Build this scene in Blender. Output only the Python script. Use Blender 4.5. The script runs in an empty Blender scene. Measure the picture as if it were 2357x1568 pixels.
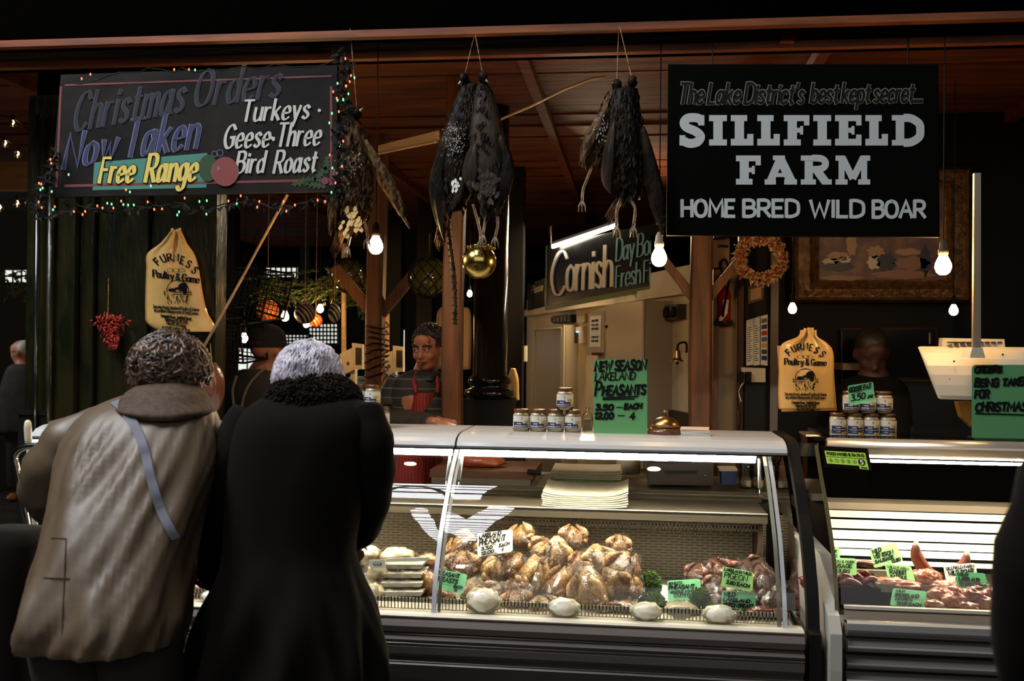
import bpy, math, random
import numpy as np
from mathutils import Vector, Matrix, noise
random.seed(7)
PI = math.pi
C = bpy.context.scene.collection
sc = bpy.context.scene
# ---------------------------------------------------------------- camera (35 mm lens, eye height 1.55 m)
F_PX, CX, CY = 2291.0, 1178.5, 784.0
YAW = math.radians(7.0); PIT = math.radians(0.4); ROL = math.radians(0.6)
CAM = Vector((0.4775, -3.8907, 1.55))
fw = Vector((-math.sin(YAW), math.cos(YAW), 0)); r0 = Vector((math.cos(YAW), math.sin(YAW), 0)); zz = Vector((0, 0, 1))
FWD = (fw*math.cos(PIT) + zz*math.sin(PIT)).normalized(); U0 = (zz*math.cos(PIT) - fw*math.sin(PIT)).normalized()
RGT = r0*math.cos(ROL) + U0*math.sin(ROL); UPV = U0*math.cos(ROL) - r0*math.sin(ROL)
cd = bpy.data.cameras.new('camera'); cam = bpy.data.objects.new('camera', cd); C.objects.link(cam); sc.camera = cam
cd.sensor_width = 36; cd.lens = 36*F_PX/2357; cd.clip_start = .05; cd.clip_end = 100
cam.matrix_world = Matrix(((RGT.x, UPV.x, -FWD.x, CAM.x), (RGT.y, UPV.y, -FWD.y, CAM.y), (RGT.z, UPV.z, -FWD.z, CAM.z), (0, 0, 0, 1)))
cd.dof.use_dof = True; cd.dof.focus_distance = 4.3; cd.dof.aperture_fstop = 4.0
def P(px, py, Y):
    "the point seen at a pixel of the photograph, on the vertical plane at depth Y"
    d = FWD + RGT*((px-CX)/F_PX) - UPV*((py-CY)/F_PX)
    return CAM + d*((Y-CAM.y)/d.y)
# ---------------------------------------------------------------- light and exposure
sc.view_settings.view_transform = 'Standard'; sc.view_settings.look = 'None'; sc.view_settings.gamma = 1
sc.view_settings.use_curve_mapping = False; sc.view_settings.exposure = 0.0
w = bpy.data.worlds.new('world'); sc.world = w; w.use_nodes = True
w.node_tree.nodes['Background'].inputs[0].default_value = (1, .8, .55, 1); w.node_tree.nodes['Background'].inputs[1].default_value = .004
sc.cycles.max_bounces = 8; sc.cycles.diffuse_bounces = 4; sc.cycles.glossy_bounces = 3; sc.cycles.transparent_max_bounces = 12
sc.cycles.transmission_bounces = 3; sc.cycles.sample_clamp_indirect = 2.5; sc.cycles.use_adaptive_sampling = True
sc.cycles.adaptive_threshold = .02; sc.cycles.caustics_reflective = False; sc.cycles.caustics_refractive = False
def area(name, loc, target, sx, sy, power, col):
    l = bpy.data.lights.new(name, 'AREA'); l.shape = 'RECTANGLE'; l.size = sx; l.size_y = sy; l.energy = power; l.color = col
    o = bpy.data.objects.new(name, l); C.objects.link(o); o.location = loc
    o.rotation_euler = (Vector(target)-Vector(loc)).to_track_quat('-Z', 'Y').to_euler(); return o
# unseen daylight fill, added behind the camera to light signs and case fronts
area('daylight_fill_behind_camera', (.8, -8.0, 5.0), (.1, -.2, 1.2), 10.0, 5.0, 150, (1, .98, .95))

# ---------------------------------------------------------------- materials
def mat(name, c1, c2=None, sc_=6, rough=.5, metal=0, bump=0, bscale=30, coat=0, em=None, es=0, stretch=(1, 1, 1), lo=.35, hi=.65, spec=.5, sheen=0, detail=4, c3=None):
    m = bpy.data.materials.new(name); m.use_nodes = True; nt = m.node_tree; b = nt.nodes['Principled BSDF']
    b.inputs['Base Color'].default_value = (*c1, 1); b.inputs['Roughness'].default_value = rough; b.inputs['Metallic'].default_value = metal
    b.inputs['Coat Weight'].default_value = coat; b.inputs['Coat Roughness'].default_value = .08; b.inputs['Specular IOR Level'].default_value = spec
    b.inputs['Sheen Weight'].default_value = sheen
    if em: b.inputs['Emission Color'].default_value = (*em, 1); b.inputs['Emission Strength'].default_value = es
    if c2 or bump:
        tc = nt.nodes.new('ShaderNodeTexCoord'); mp = nt.nodes.new('ShaderNodeMapping'); mp.inputs['Scale'].default_value = stretch
        nt.links.new(tc.outputs['Object'], mp.inputs[0])
    if c2:
        n = nt.nodes.new('ShaderNodeTexNoise'); n.inputs['Scale'].default_value = sc_; n.inputs['Detail'].default_value = detail
        r = nt.nodes.new('ShaderNodeValToRGB'); e = r.color_ramp.elements
        e[0].position = lo; e[0].color = (*c1, 1); e[1].position = hi; e[1].color = (*c2, 1)
        if c3: x = e.new((lo+hi)/2); x.color = (*c3, 1)
        nt.links.new(mp.outputs[0], n.inputs['Vector']); nt.links.new(n.outputs['Fac'], r.inputs[0]); nt.links.new(r.outputs[0], b.inputs['Base Color'])
    if bump:
        n2 = nt.nodes.new('ShaderNodeTexNoise'); n2.inputs['Scale'].default_value = bscale; n2.inputs['Detail'].default_value = 3
        bp = nt.nodes.new('ShaderNodeBump'); bp.inputs['Strength'].default_value = bump; bp.inputs['Distance'].default_value = .01
        nt.links.new(mp.outputs[0], n2.inputs['Vector']); nt.links.new(n2.outputs['Fac'], bp.inputs['Height']); nt.links.new(bp.outputs[0], b.inputs['Normal'])
    return m
def glassy(name, tint, ior=1.45, rough=.0, wr=0, base=0.0):
    m = bpy.data.materials.new(name); m.use_nodes = True; nt = m.node_tree; nt.nodes.clear()
    o = nt.nodes.new('ShaderNodeOutputMaterial'); t = nt.nodes.new('ShaderNodeBsdfTransparent'); g = nt.nodes.new('ShaderNodeBsdfGlossy')
    t.inputs[0].default_value = (*tint, 1); g.inputs['Roughness'].default_value = rough; g.inputs['Color'].default_value = (1, 1, 1, 1)
    x = nt.nodes.new('ShaderNodeMixShader'); fr = nt.nodes.new('ShaderNodeFresnel'); fr.inputs[0].default_value = ior
    ad = nt.nodes.new('ShaderNodeMath'); ad.operation = 'ADD'; ad.inputs[1].default_value = base; ad.use_clamp = True
    ml = nt.nodes.new('ShaderNodeMath'); ml.operation = 'MULTIPLY'; ml.inputs[1].default_value = .55 if wr else 1; nt.links.new(fr.outputs[0], ml.inputs[0])
    nt.links.new(ml.outputs[0], ad.inputs[0])
    nt.links.new(ad.outputs[0], x.inputs[0]); nt.links.new(t.outputs[0], x.inputs[1]); nt.links.new(g.outputs[0], x.inputs[2]); nt.links.new(x.outputs[0], o.inputs[0])
    if wr:
        tc = nt.nodes.new('ShaderNodeTexCoord'); n = nt.nodes.new('ShaderNodeTexNoise'); n.inputs['Scale'].default_value = 22; n.inputs['Detail'].default_value = 3; n.inputs['Distortion'].default_value = 1.5
        bp = nt.nodes.new('ShaderNodeBump'); bp.inputs['Strength'].default_value = wr; bp.inputs['Distance'].default_value = .02
        nt.links.new(tc.outputs['Object'], n.inputs['Vector']); nt.links.new(n.outputs['Fac'], bp.inputs['Height'])
        nt.links.new(bp.outputs[0], g.inputs['Normal']); nt.links.new(bp.outputs[0], fr.inputs['Normal'])
    return m
def flat(name, c, rough=.7, **k): return mat(name, c, rough=rough, **k)
def emit(name, c, s, sample=True):
    m = mat(name, c, rough=.4, em=c, es=s)
    if not sample: m.cycles.emission_sampling = 'NONE'
    return m
M_ = {}
def setup():
    D = M_
    D['wood_beam'] = mat('dark stained timber', (.045, .019, .007), (.12, .05, .016), 3, .55, stretch=(.6, 6, 6), bump=.3, bscale=12)
    D['wood_plank'] = mat('reddish brown boards', (.055, .012, .003), (.14, .032, .008), 3, .75, spec=.2, stretch=(.7, 7, 7), bump=.3, bscale=14)
    D['wood_batten'] = mat('orange brown batten', (.28, .07, .011), (.12, .028, .006), 5, .5, stretch=(.7, 6, 6))
    D['wood_post'] = mat('brown timber post', (.07, .025, .008), (.18, .065, .018), 4, .5, stretch=(6, 6, .6), bump=.3, bscale=14)
    D['wood_pale'] = mat('pale timber', (.42, .26, .12), (.55, .36, .18), 4, .5, stretch=(.6, 6, 6))
    D['black'] = flat('black paint', (.004, .0035, .003), .6, spec=.2)
    D['painted_shade'] = flat('shade blackened timber', (.0012, .001, .0008), 1, spec=0)  # near-black colour paints in the shade on beams and panels
    D['black_gloss'] = mat('black gloss iron', (.007, .008, .006), rough=.18, coat=.5)
    D['green_paint'] = mat('dark green gloss boards', (.005, .007, .002), (.018, .015, .004), 5, .28, stretch=(3, 3, .8), bump=.6, bscale=9)
    D['floor'] = mat('dark stone paving', (.02, .018, .015), (.04, .035, .03), 4, .5, bump=.3)
    D['cream_wall'] = mat('cream painted wall', (.50, .42, .29), (.58, .49, .34), 5, .6, bump=.1)
    D['cream_cab'] = mat('cream enamel cabinet', (.40, .34, .235), rough=.35)
    D['cab_side'] = mat('brown grey cabinet side', (.24, .19, .13), rough=.4)
    D['plastic_w'] = mat('off white plastic', (.70, .62, .46), rough=.35)
    D['plastic_s'] = mat('white plastic machine', (.62, .55, .42), rough=.4)
    D['lid'] = mat('white enamel lid', (.55, .57, .58), rough=.3, coat=.3)
    D['inner'] = mat('cream inner lining', (.74, .68, .54), rough=.4)
    D['bumper'] = mat('dark anodised bumper', (.17, .145, .13), rough=.38, metal=.3)
    D['bumper2'] = mat('grey steel bumper', (.33, .32, .31), rough=.3, metal=.6)
    D['chrome'] = mat('polished chrome', (.62, .60, .56), rough=.15, metal=1)
    D['steel'] = mat('brushed stainless steel', (.26, .22, .16), (.20, .17, .12), 8, .35, metal=.7, stretch=(.4, 8, 8))
    D['alu'] = mat('white aluminium trim', (.62, .64, .66), rough=.3, metal=.3)
    D['glass'] = glassy('clear display glass', (.93, .95, .92), 1.42, base=.005)
    D['jar_glass'] = glassy('jar glass', (.95, .93, .88), 1.4, rough=.05, base=.03)
    D['film'] = glassy('cling film', (.985, .975, .95), 1.3, rough=.14, wr=1.2, base=.03)
    D['float_glass'] = mat('old green float glass', (.10, .10, .03), rough=.08, coat=1)
    D['clear_bulb'] = glassy('clear bulb glass', (.9, .8, .65), 1.5, rough=.05, base=.08)
    D['bulb'] = emit('lit frosted bulb', (1, .60, .24), 240)
    D['bulb_s'] = emit('lit distant bulb', (1, .56, .20), 190)
    D['bulb_reflected'] = emit('mirrored bulb glow', (1, .66, .34), 9)  # weak glow standing in for bulb reflections in dark glass
    D['filament'] = emit('glowing filament', (1, .62, .3), 40)
    D['strip'] = emit('display case strip light', (1, .89, .71), 135)
    D['tube'] = emit('fluorescent tube', (1, .92, .72), 22)
    D['led_r'] = emit('red fairy light', (1, .09, .03), 5, False)
    D['led_g'] = emit('green fairy light', (.12, 1, .25), 2.6, False)
    D['sky'] = emit('daylight through glazing', (.93, .96, 1), 22)
    D['sky_far'] = emit('daylight beyond the hall', (.82, .86, .78), 1.0)
    D['board'] = mat('chalk dusted blackboard', (.0035, .0025, .0018), (.022, .0165, .0125), 3.2, .7, spec=.2, lo=.42, hi=.72, bump=.1)
    D['board2'] = flat('black sign board', (.0022, .0019, .0014), .8, spec=.05)
    for k, c in dict(chalk=(.55, .55, .50), silver_paint=(.60, .63, .63), navy=(.028, .030, .10), navy_line=(.16, .18, .27), shaded_blue=(.012, .012, .024), shaded_line=(.045, .045, .062),
                     grey_line=(.34, .31, .26), near_black=(.012, .012, .010), yellow=(.72, .55, .12), teal=(.06, .22, .17), red_paint=(.35, .07, .06), green_leaf=(.02, .06, .018),
                     rose=(.22, .05, .045), cornish=(.80, .72, .50), cornish_b=(.22, .48, .56), blue_sh=(.04, .05, .22), ink=(.008, .008, .008), white=(.78, .76, .70), paper=(.50, .45, .33), label_w=(.72, .70, .62), label_b=(.02, .03, .12),
                     card_w=(.86, .83, .72), card_g=(.20, .62, .28), card_gd=(.028, .27, .085), card_y=(.35, .72, .22), lime=(.33, .62, .06), poster_g=(.12, .36, .14), red_plain=(.45, .02, .015), blue_plain=(.08, .14, .30), gold_t=(.55, .38, .10)).items():
        D[k] = flat(k.replace('_', ' '), c, .65, spec=.1 if k in ('near_black', 'ink', 'silver_paint', 'chalk') else .4)
    D['skin'] = mat('skin', (.42, .17, .09), (.50, .21, .11), 9, .5)
    D['skin_dim'] = mat('ruddy skin', (.40, .15, .08), rough=.5)
    D['lips'] = flat('lips', (.24, .07, .05), .5)
    D['eye'] = flat('eye', (.5, .42, .36), .2)
    D['iris'] = flat('iris', (.015, .01, .008), .2)
    D['hair_dark'] = mat('dark brown hair', (.012, .008, .005), (.03, .02, .012), 40, .5)
    D['hair_curl'] = mat('brown greying hair', (.020, .009, .004), (.15, .085, .048), 30, .38, lo=.42, hi=.7)
    D['hair_silver'] = mat('silver hair', (.62, .58, .66), (.16, .13, .16), 34, .38, lo=.4, hi=.75)
    D['hair_grey'] = mat('cropped grey hair', (.6, .58, .52), rough=.6)
    D['coat_taupe'] = mat('taupe showerproof cloth', (.125, .086, .05), (.10, .066, .038), 5, .45, bump=.35, bscale=9)
    D['corduroy'] = mat('brown corduroy', (.035, .018, .008), (.075, .038, .015), 60, .8)
    D['coat_black'] = mat('black wool', (.0075, .006, .005), rough=1, spec=.1)
    D['fur'] = mat('black fake fur', (.007, .005, .004), (.018, .014, .010), 50, .9, spec=.08)
    D['strap'] = flat('slate blue webbing', (.13, .13, .165), .7)
    D['cloth_dark'] = mat('dark cloth', (.015, .013, .012), (.03, .025, .02), 12, .85)
    D['cap'] = mat('dark knitted wool', (.008, .008, .009), rough=.95)
    D['feather_b'] = mat('brown barred feathers', (.020, .010, .004), (.13, .07, .028), 70, .55, bump=.9, bscale=60, lo=.42, hi=.6, stretch=(1, 1, .45), spec=.1)
    D['feather_d'] = mat('dark glossy feathers', (.006, .0035, .002), (.035, .021, .011), 24, .5, bump=.8, bscale=50, lo=.45, hi=.72, stretch=(1, 1, .4), spec=.1)
    D['feather_g'] = mat('grey feathers', (.06, .043, .030), (.012, .008, .005), 14, .45, bump=.6, bscale=50, stretch=(1, 1, .3), spec=.12)
    D['feather_w'] = mat('pale down', (.42, .40, .38), (.2, .17, .15), 30, .7, bump=.6, bscale=60)
    D['leg'] = mat('scaly legs', (.30, .22, .13), (.12, .08, .05), 50, .5)
    D['netting'] = flat('tarred netting', (.03, .022, .012), .8, spec=.1)
    D['pheasant'] = mat('plucked pheasant skin', (.82, .46, .17), (.16, .05, .025), 21, .3, coat=.9, bump=.7, bscale=26, lo=.47, hi=.70, c3=(.60, .24, .085))
    D['pheasant_b'] = mat('bruised pheasant skin', (.66, .34, .14), (.05, .022, .026), 15, .3, coat=.9, bump=.5, bscale=24, lo=.50, hi=.70, c3=(.26, .11, .07))
    D['pheasant_c'] = mat('golden pheasant skin', (.88, .54, .20), (.36, .12, .04), 18, .3, coat=.9, bump=.5, bscale=28, lo=.45, hi=.75)
    D['pigeon'] = mat('dark red pigeon skin', (.17, .045, .028), (.045, .014, .012), 16, .28, coat=.9, bump=.5, bscale=26, lo=.4, hi=.7, c3=(.25, .09, .055))
    D['pale_bird'] = mat('pale poultry skin', (.78, .66, .42), (.66, .50, .30), 14, .3, coat=.7, bump=.4, bscale=20)
    D['pale_net'] = mat('pale wrapped ball', (.92, .88, .74), (.78, .72, .55), 22, .35, coat=.6, bump=.8, bscale=34)
    D['pale_net'].node_tree.nodes['Principled BSDF'].inputs['Subsurface Weight'].default_value = .8; D['pale_net'].node_tree.nodes['Principled BSDF'].inputs['Subsurface Radius'].default_value = (.08, .06, .03); D['pale_net'].node_tree.nodes['Principled BSDF'].inputs['Subsurface Scale'].default_value = .6
    D['mince'] = mat('fresh red meat', (.45, .07, .035), (.25, .03, .02), 22, .3, coat=.6, bump=.7, bscale=40)
    D['sausage'] = mat('sausage skin', (.24, .035, .014), (.14, .02, .01), 18, .3, coat=.7)
    D['rabbit'] = mat('pink marbled meat', (.55, .17, .085), (.72, .36, .20), 26, .3, coat=.6, bump=.5, bscale=30, lo=.4, hi=.6)
    D['shank'] = mat('dark venison', (.30, .05, .02), (.45, .13, .06), 16, .32, coat=.6, bump=.4)
    D['bone'] = flat('bone', (.72, .52, .36), .4)
    D['kale'] = mat('curly green leaf', (.10, .17, .025), (.03, .07, .012), 40, .5, bump=.5)
    D['fir'] = mat('fir needles', (.05, .09, .025), (.12, .17, .06), 20, .7)
    D['bag'] = mat('amber plastic bag', (.80, .50, .17), (.70, .42, .13), 8, .35, bump=.7, bscale=9, coat=.2)
    D['gold'] = mat('gold glass', (.60, .46, .12), rough=.2, metal=1)
    D['brass'] = mat('aged brass', (.42, .27, .11), rough=.3, metal=1)
    D['lid_b'] = mat('brown jar lid', (.20, .11, .05), rough=.3, metal=.7)
    D['fat'] = flat('goose fat', (.74, .62, .40), .4)
    D['stripe_shirt'] = D['cloth_dark']
    D['apron'] = D['red_plain']
    D['board_wood'] = mat('worn chopping board', (.11, .033, .013), (.17, .06, .022), 8, .5)
    D['frame_gilt'] = mat('dark gilt frame', (.10, .045, .014), (.26, .13, .04), 30, .35, metal=.3, bump=.9, bscale=45)
    D['painting'] = mat('brown oil painting', (.05, .02, .008), (.30, .13, .04), 7, .4, detail=8, lo=.35, hi=.7, c3=(.14, .055, .018))
    D['twig'] = mat('pale twigs', (.70, .42, .18), (.14, .05, .018), 60, .5)
    D['berry'] = flat('dark red berries', (.28, .02, .015), .2)
    D['red_ext'] = flat('red extinguisher enamel', (.35, .015, .01), .25)
    D['chilli'] = mat('dried red chillies', (.42, .03, .012), (.2, .01, .008), 20, .25)
    D['till'] = flat('dark brown till', (.022, .014, .008), .4)
    D['ham'] = mat('wrapped ham', (.17, .06, .035), (.11, .035, .02), 10, .3, coat=.8, bump=.4)
setup()
# striped / slotted procedural materials
def stripes(name, c1, c2, axis, freq, duty, rough=.7, wob=0):
    m = bpy.data.materials.new(name); m.use_nodes = True; nt = m.node_tree; b = nt.nodes['Principled BSDF']; b.inputs['Roughness'].default_value = rough
    tc = nt.nodes.new('ShaderNodeTexCoord'); sp = nt.nodes.new('ShaderNodeSeparateXYZ'); nt.links.new(tc.outputs['Object'], sp.inputs[0])
    mu = nt.nodes.new('ShaderNodeMath'); mu.operation = 'MULTIPLY'; mu.inputs[1].default_value = freq; nt.links.new(sp.outputs[axis], mu.inputs[0])
    fr = nt.nodes.new('ShaderNodeMath'); fr.operation = 'FRACT'; nt.links.new(mu.outputs[0], fr.inputs[0])
    lt = nt.nodes.new('ShaderNodeMath'); lt.operation = 'LESS_THAN'; lt.inputs[1].default_value = duty; nt.links.new(fr.outputs[0], lt.inputs[0])
    mx = nt.nodes.new('ShaderNodeMix'); mx.data_type = 'RGBA'; mx.inputs[6].default_value = (*c1, 1); mx.inputs[7].default_value = (*c2, 1)
    nt.links.new(lt.outputs[0], mx.inputs[0]); nt.links.new(mx.outputs[2], b.inputs['Base Color']); return m
M_['stripe_shirt'] = stripes('striped jersey', (.018, .018, .015), (.12, .115, .09), 2, 21, .12)
M_['apron'] = stripes('red striped cotton', (.36, .025, .02), (.15, .012, .01), 0, 62, .35)
def slots(name):
    m = bpy.data.materials.new(name); m.use_nodes = True; nt = m.node_tree; b = nt.nodes['Principled BSDF']; b.inputs['Roughness'].default_value = .45
    tc = nt.nodes.new('ShaderNodeTexCoord'); mp = nt.nodes.new('ShaderNodeMapping'); mp.inputs['Rotation'].default_value = (PI/2, 0, 0)
    nt.links.new(tc.outputs['Object'], mp.inputs[0])
    outs = []
    for wd, rh, ms in ((.042, .0115, .0042), (.0165, .0145, .0048)):
        br = nt.nodes.new('ShaderNodeTexBrick'); br.inputs['Scale'].default_value = 1; br.inputs['Brick Width'].default_value = wd; br.inputs['Row Height'].default_value = rh
        br.inputs['Mortar Size'].default_value = ms; br.inputs['Mortar Smooth'].default_value = 0; br.inputs['Color1'].default_value = (0, 0, 0, 1); br.inputs['Color2'].default_value = (0, 0, 0, 1); br.inputs['Mortar'].default_value = (1, 1, 1, 1)
        nt.links.new(mp.outputs[0], br.inputs['Vector']); outs.append(br.outputs['Color'])
    sp = nt.nodes.new('ShaderNodeSeparateXYZ'); nt.links.new(tc.outputs['Object'], sp.inputs[0])
    gt = nt.nodes.new('ShaderNodeMath'); gt.operation = 'GREATER_THAN'; gt.inputs[1].default_value = .132; nt.links.new(sp.outputs[2], gt.inputs[0])
    g2 = nt.nodes.new('ShaderNodeMath'); g2.operation = 'LESS_THAN'; g2.inputs[1].default_value = .035; nt.links.new(sp.outputs[2], g2.inputs[0])
    a = nt.nodes.new('ShaderNodeMix'); a.data_type = 'RGBA'; nt.links.new(gt.outputs[0], a.inputs[0]); nt.links.new(outs[1], a.inputs[6]); nt.links.new(outs[0], a.inputs[7])
    mxm = nt.nodes.new('ShaderNodeMath'); mxm.operation = 'MAXIMUM'; nt.links.new(a.outputs[2], mxm.inputs[0]); nt.links.new(g2.outputs[0], mxm.inputs[1])
    c = nt.nodes.new('ShaderNodeMix'); c.data_type = 'RGBA'; c.inputs[6].default_value = (.10, .06, .035, 1); c.inputs[7].default_value = (.66, .56, .40, 1)
    nt.links.new(mxm.outputs[0], c.inputs[0]); nt.links.new(c.outputs[2], b.inputs['Base Color']); return m
M_['slots'] = slots('slotted cream back panel')
def swirl(name, c1, c2):
    m = bpy.data.materials.new(name); m.use_nodes = True; nt = m.node_tree; b = nt.nodes['Principled BSDF']; b.inputs['Roughness'].default_value = .3
    tc = nt.nodes.new('ShaderNodeTexCoord'); wv = nt.nodes.new('ShaderNodeTexWave'); wv.bands_direction = 'DIAGONAL'; wv.inputs['Scale'].default_value = 17; wv.inputs['Distortion'].default_value = 1
    r = nt.nodes.new('ShaderNodeValToRGB'); r.color_ramp.interpolation = 'CONSTANT'; e = r.color_ramp.elements; e[0].color = (*c1, 1); e[1].position = .5; e[1].color = (*c2, 1)
    nt.links.new(tc.outputs['Object'], wv.inputs['Vector']); nt.links.new(wv.outputs['Fac'], r.inputs[0]); nt.links.new(r.outputs[0], b.inputs['Base Color']); return m
M_['swirl_b'] = swirl('black and white spiral', (.02, .016, .012), (.6, .5, .38)); M_['swirl_r'] = swirl('red and gold stripes', (.4, .03, .02), (.45, .25, .06))

# ---------------------------------------------------------------- mesh builder
def catmull(pts, k=4):
    pts = [np.array(p, float) for p in pts]; n = len(pts); out = []
    for i in range(n-1):
        p0 = pts[max(i-1, 0)]; p1 = pts[i]; p2 = pts[i+1]; p3 = pts[min(i+2, n-1)]
        for j in range(k):
            t = j/k; out.append(.5*((2*p1)+(-p0+p2)*t+(2*p0-5*p1+4*p2-p3)*t*t+(-p0+3*p1-3*p2+p3)*t**3))
    out.append(pts[-1]); return out
class M:
    def __init__(s): s.v = []; s.f = []
    def add(s, vs, fs):
        n = len(s.v); s.v += [Vector(a) for a in vs]; s.f += [tuple(i+n for i in f) for f in fs]; return s
    def box(s, x0, x1, y0, y1, z0, z1):
        return s.add([(x, y, z) for x in (x0, x1) for y in (y0, y1) for z in (z0, z1)], [(0, 1, 3, 2), (4, 6, 7, 5), (0, 4, 5, 1), (2, 3, 7, 6), (0, 2, 6, 4), (1, 5, 7, 3)])
    def cbox(s, c, sx, sy, sz, R=None):
        vs = [Vector((x, y, z)) for x in (-sx/2, sx/2) for y in (-sy/2, sy/2) for z in (-sz/2, sz/2)]
        if R: vs = [R @ a for a in vs]
        return s.add([a+Vector(c) for a in vs], [(0, 1, 3, 2), (4, 6, 7, 5), (0, 4, 5, 1), (2, 3, 7, 6), (0, 2, 6, 4), (1, 5, 7, 3)])
    def slab(s, q, off):
        "quad q (TL,TR,BR,BL) with thickness vector off"
        q = [Vector(a) for a in q]; n = len(q); off = Vector(off); vs = q + [a+off for a in q]
        return s.add(vs, [tuple(range(n))[::-1], tuple(range(n, 2*n))] + [(i, (i+1) % n, (i+1) % n+n, i+n) for i in range(n)])
    def rings(s, rs, cap=True, closed=True):
        n = len(rs[0]); vs = [p for r in rs for p in r]; fs = []
        for i in range(len(rs)-1):
            for j in range(n if closed else n-1):
                a = i*n+j; b = i*n+(j+1) % n; fs.append((a, b, b+n, a+n))
        if cap and closed: fs += [tuple(range(n))[::-1], tuple(range((len(rs)-1)*n, len(rs)*n))]
        return s.add(vs, fs)
    def tube(s, pts, r, n=8, cap=True):
        pts = [Vector(p) for p in pts]; rs = r if isinstance(r, (list, tuple)) else [r]*len(pts); out = []
        up = Vector((0, 0, 1)); prev = None
        for i, p in enumerate(pts):
            t = (pts[min(i+1, len(pts)-1)]-pts[max(i-1, 0)]).normalized()
            if t.length == 0: t = Vector((0, 0, 1))
            if prev is None: a = t.cross(up if abs(t.z) < .9 else Vector((1, 0, 0))).normalized()
            else: a = (prev - t*prev.dot(t)).normalized()
            prev = a; b = t.cross(a)
            out.append([p+(a*math.cos(2*PI*k/n)+b*math.sin(2*PI*k/n))*rs[i] for k in range(n)])
        return s.rings(out, cap)
    def ell(s, c, r, n=16, m=10, R=None, nz=0, seed=0, fs=3):
        c = Vector(c); r = (r, r, r) if not hasattr(r, '__len__') else r; vs = []
        for i in range(m+1):
            th = PI*i/m
            for j in range(n):
                a = 2*PI*j/n; d = Vector((math.sin(th)*math.cos(a), math.sin(th)*math.sin(a), math.cos(th)))
                k = 1 + (nz*noise.noise(d*fs+Vector((seed*7.3, seed*3.1, seed))) if nz else 0)
                p = Vector((d.x*r[0]*k, d.y*r[1]*k, d.z*r[2]*k)); vs.append((R @ p if R else p)+c)
        f = [(i*n+j, (i+1)*n+j, (i+1)*n+(j+1) % n, i*n+(j+1) % n) for i in range(m) for j in range(n)]
        return s.add(vs, f)
    def lathe(s, prof, c, n=20, axis=None):
        c = Vector(c); R = axis.to_track_quat('Z', 'Y').to_matrix() if axis else Matrix.Identity(3)
        return s.rings([[c+R @ Vector((r*math.cos(2*PI*k/n), r*math.sin(2*PI*k/n), z)) for k in range(n)] for r, z in prof])
    def extr(s, prof, x0, x1, closed=True):
        n = len(prof); vs = [(x0, y, z) for y, z in prof]+[(x1, y, z) for y, z in prof]
        fs = [(i, (i+1) % n, (i+1) % n+n, i+n) for i in range(n if closed else n-1)]
        if closed: fs += [tuple(range(n))[::-1], tuple(range(n, 2*n))]
        return s.add(vs, fs)
    def build(s, name, m, parent=None, base=None, smooth=False):
        me = bpy.data.meshes.new(name); b = Vector(base) if base is not None else (Vector(parent.matrix_basis.translation) if parent and parent.get('rooted') else Vector((0, 0, 0)))
        if parent is not None and base is None:
            b = Vector((0, 0, 0)); q = parent
            while q is not None: b = b + Vector(q.location); q = q.parent
        me.from_pydata([tuple(a-b) for a in s.v], [], s.f); me.update()
        if smooth: me.polygons.foreach_set('use_smooth', [True]*len(me.polygons))
        me.materials.append(M_[m] if isinstance(m, str) else m)
        o = bpy.data.objects.new(name, me); C.objects.link(o)
        if parent is not None: o.parent = parent
        else: o.location = b
        return o
def tag(o, label=None, cat=None, group=None, kind=None):
    for k, v in (('label', label), ('category', cat), ('group', group), ('kind', kind)):
        if v: o[k] = v
    return o
def thing(name, label, cat, loc, group=None):
    o = bpy.data.objects.new(name, None); C.objects.link(o); o.location = Vector(loc); o.empty_display_size = .05
    return tag(o, label, cat, group)
def struct(name, m, mt, parent=None, base=None, smooth=False):
    o = m.build(name, mt, parent, base, smooth)
    if parent is None: o['kind'] = 'structure'
    return o
def dup(root, loc, rz=0, label=None, group=None, scale=1, rot=None):
    r = root.copy(); C.objects.link(r); r.location = Vector(loc); r.rotation_euler = rot or (0, 0, rz); r.scale = (scale,)*3 if not hasattr(scale, '__len__') else scale
    if label: r['label'] = label
    if group: r['group'] = group
    for ch in root.children:
        c = ch.copy(); C.objects.link(c); c.parent = r
        for g in ch.children:
            d = g.copy(); C.objects.link(d); d.parent = c
    return r
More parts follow.
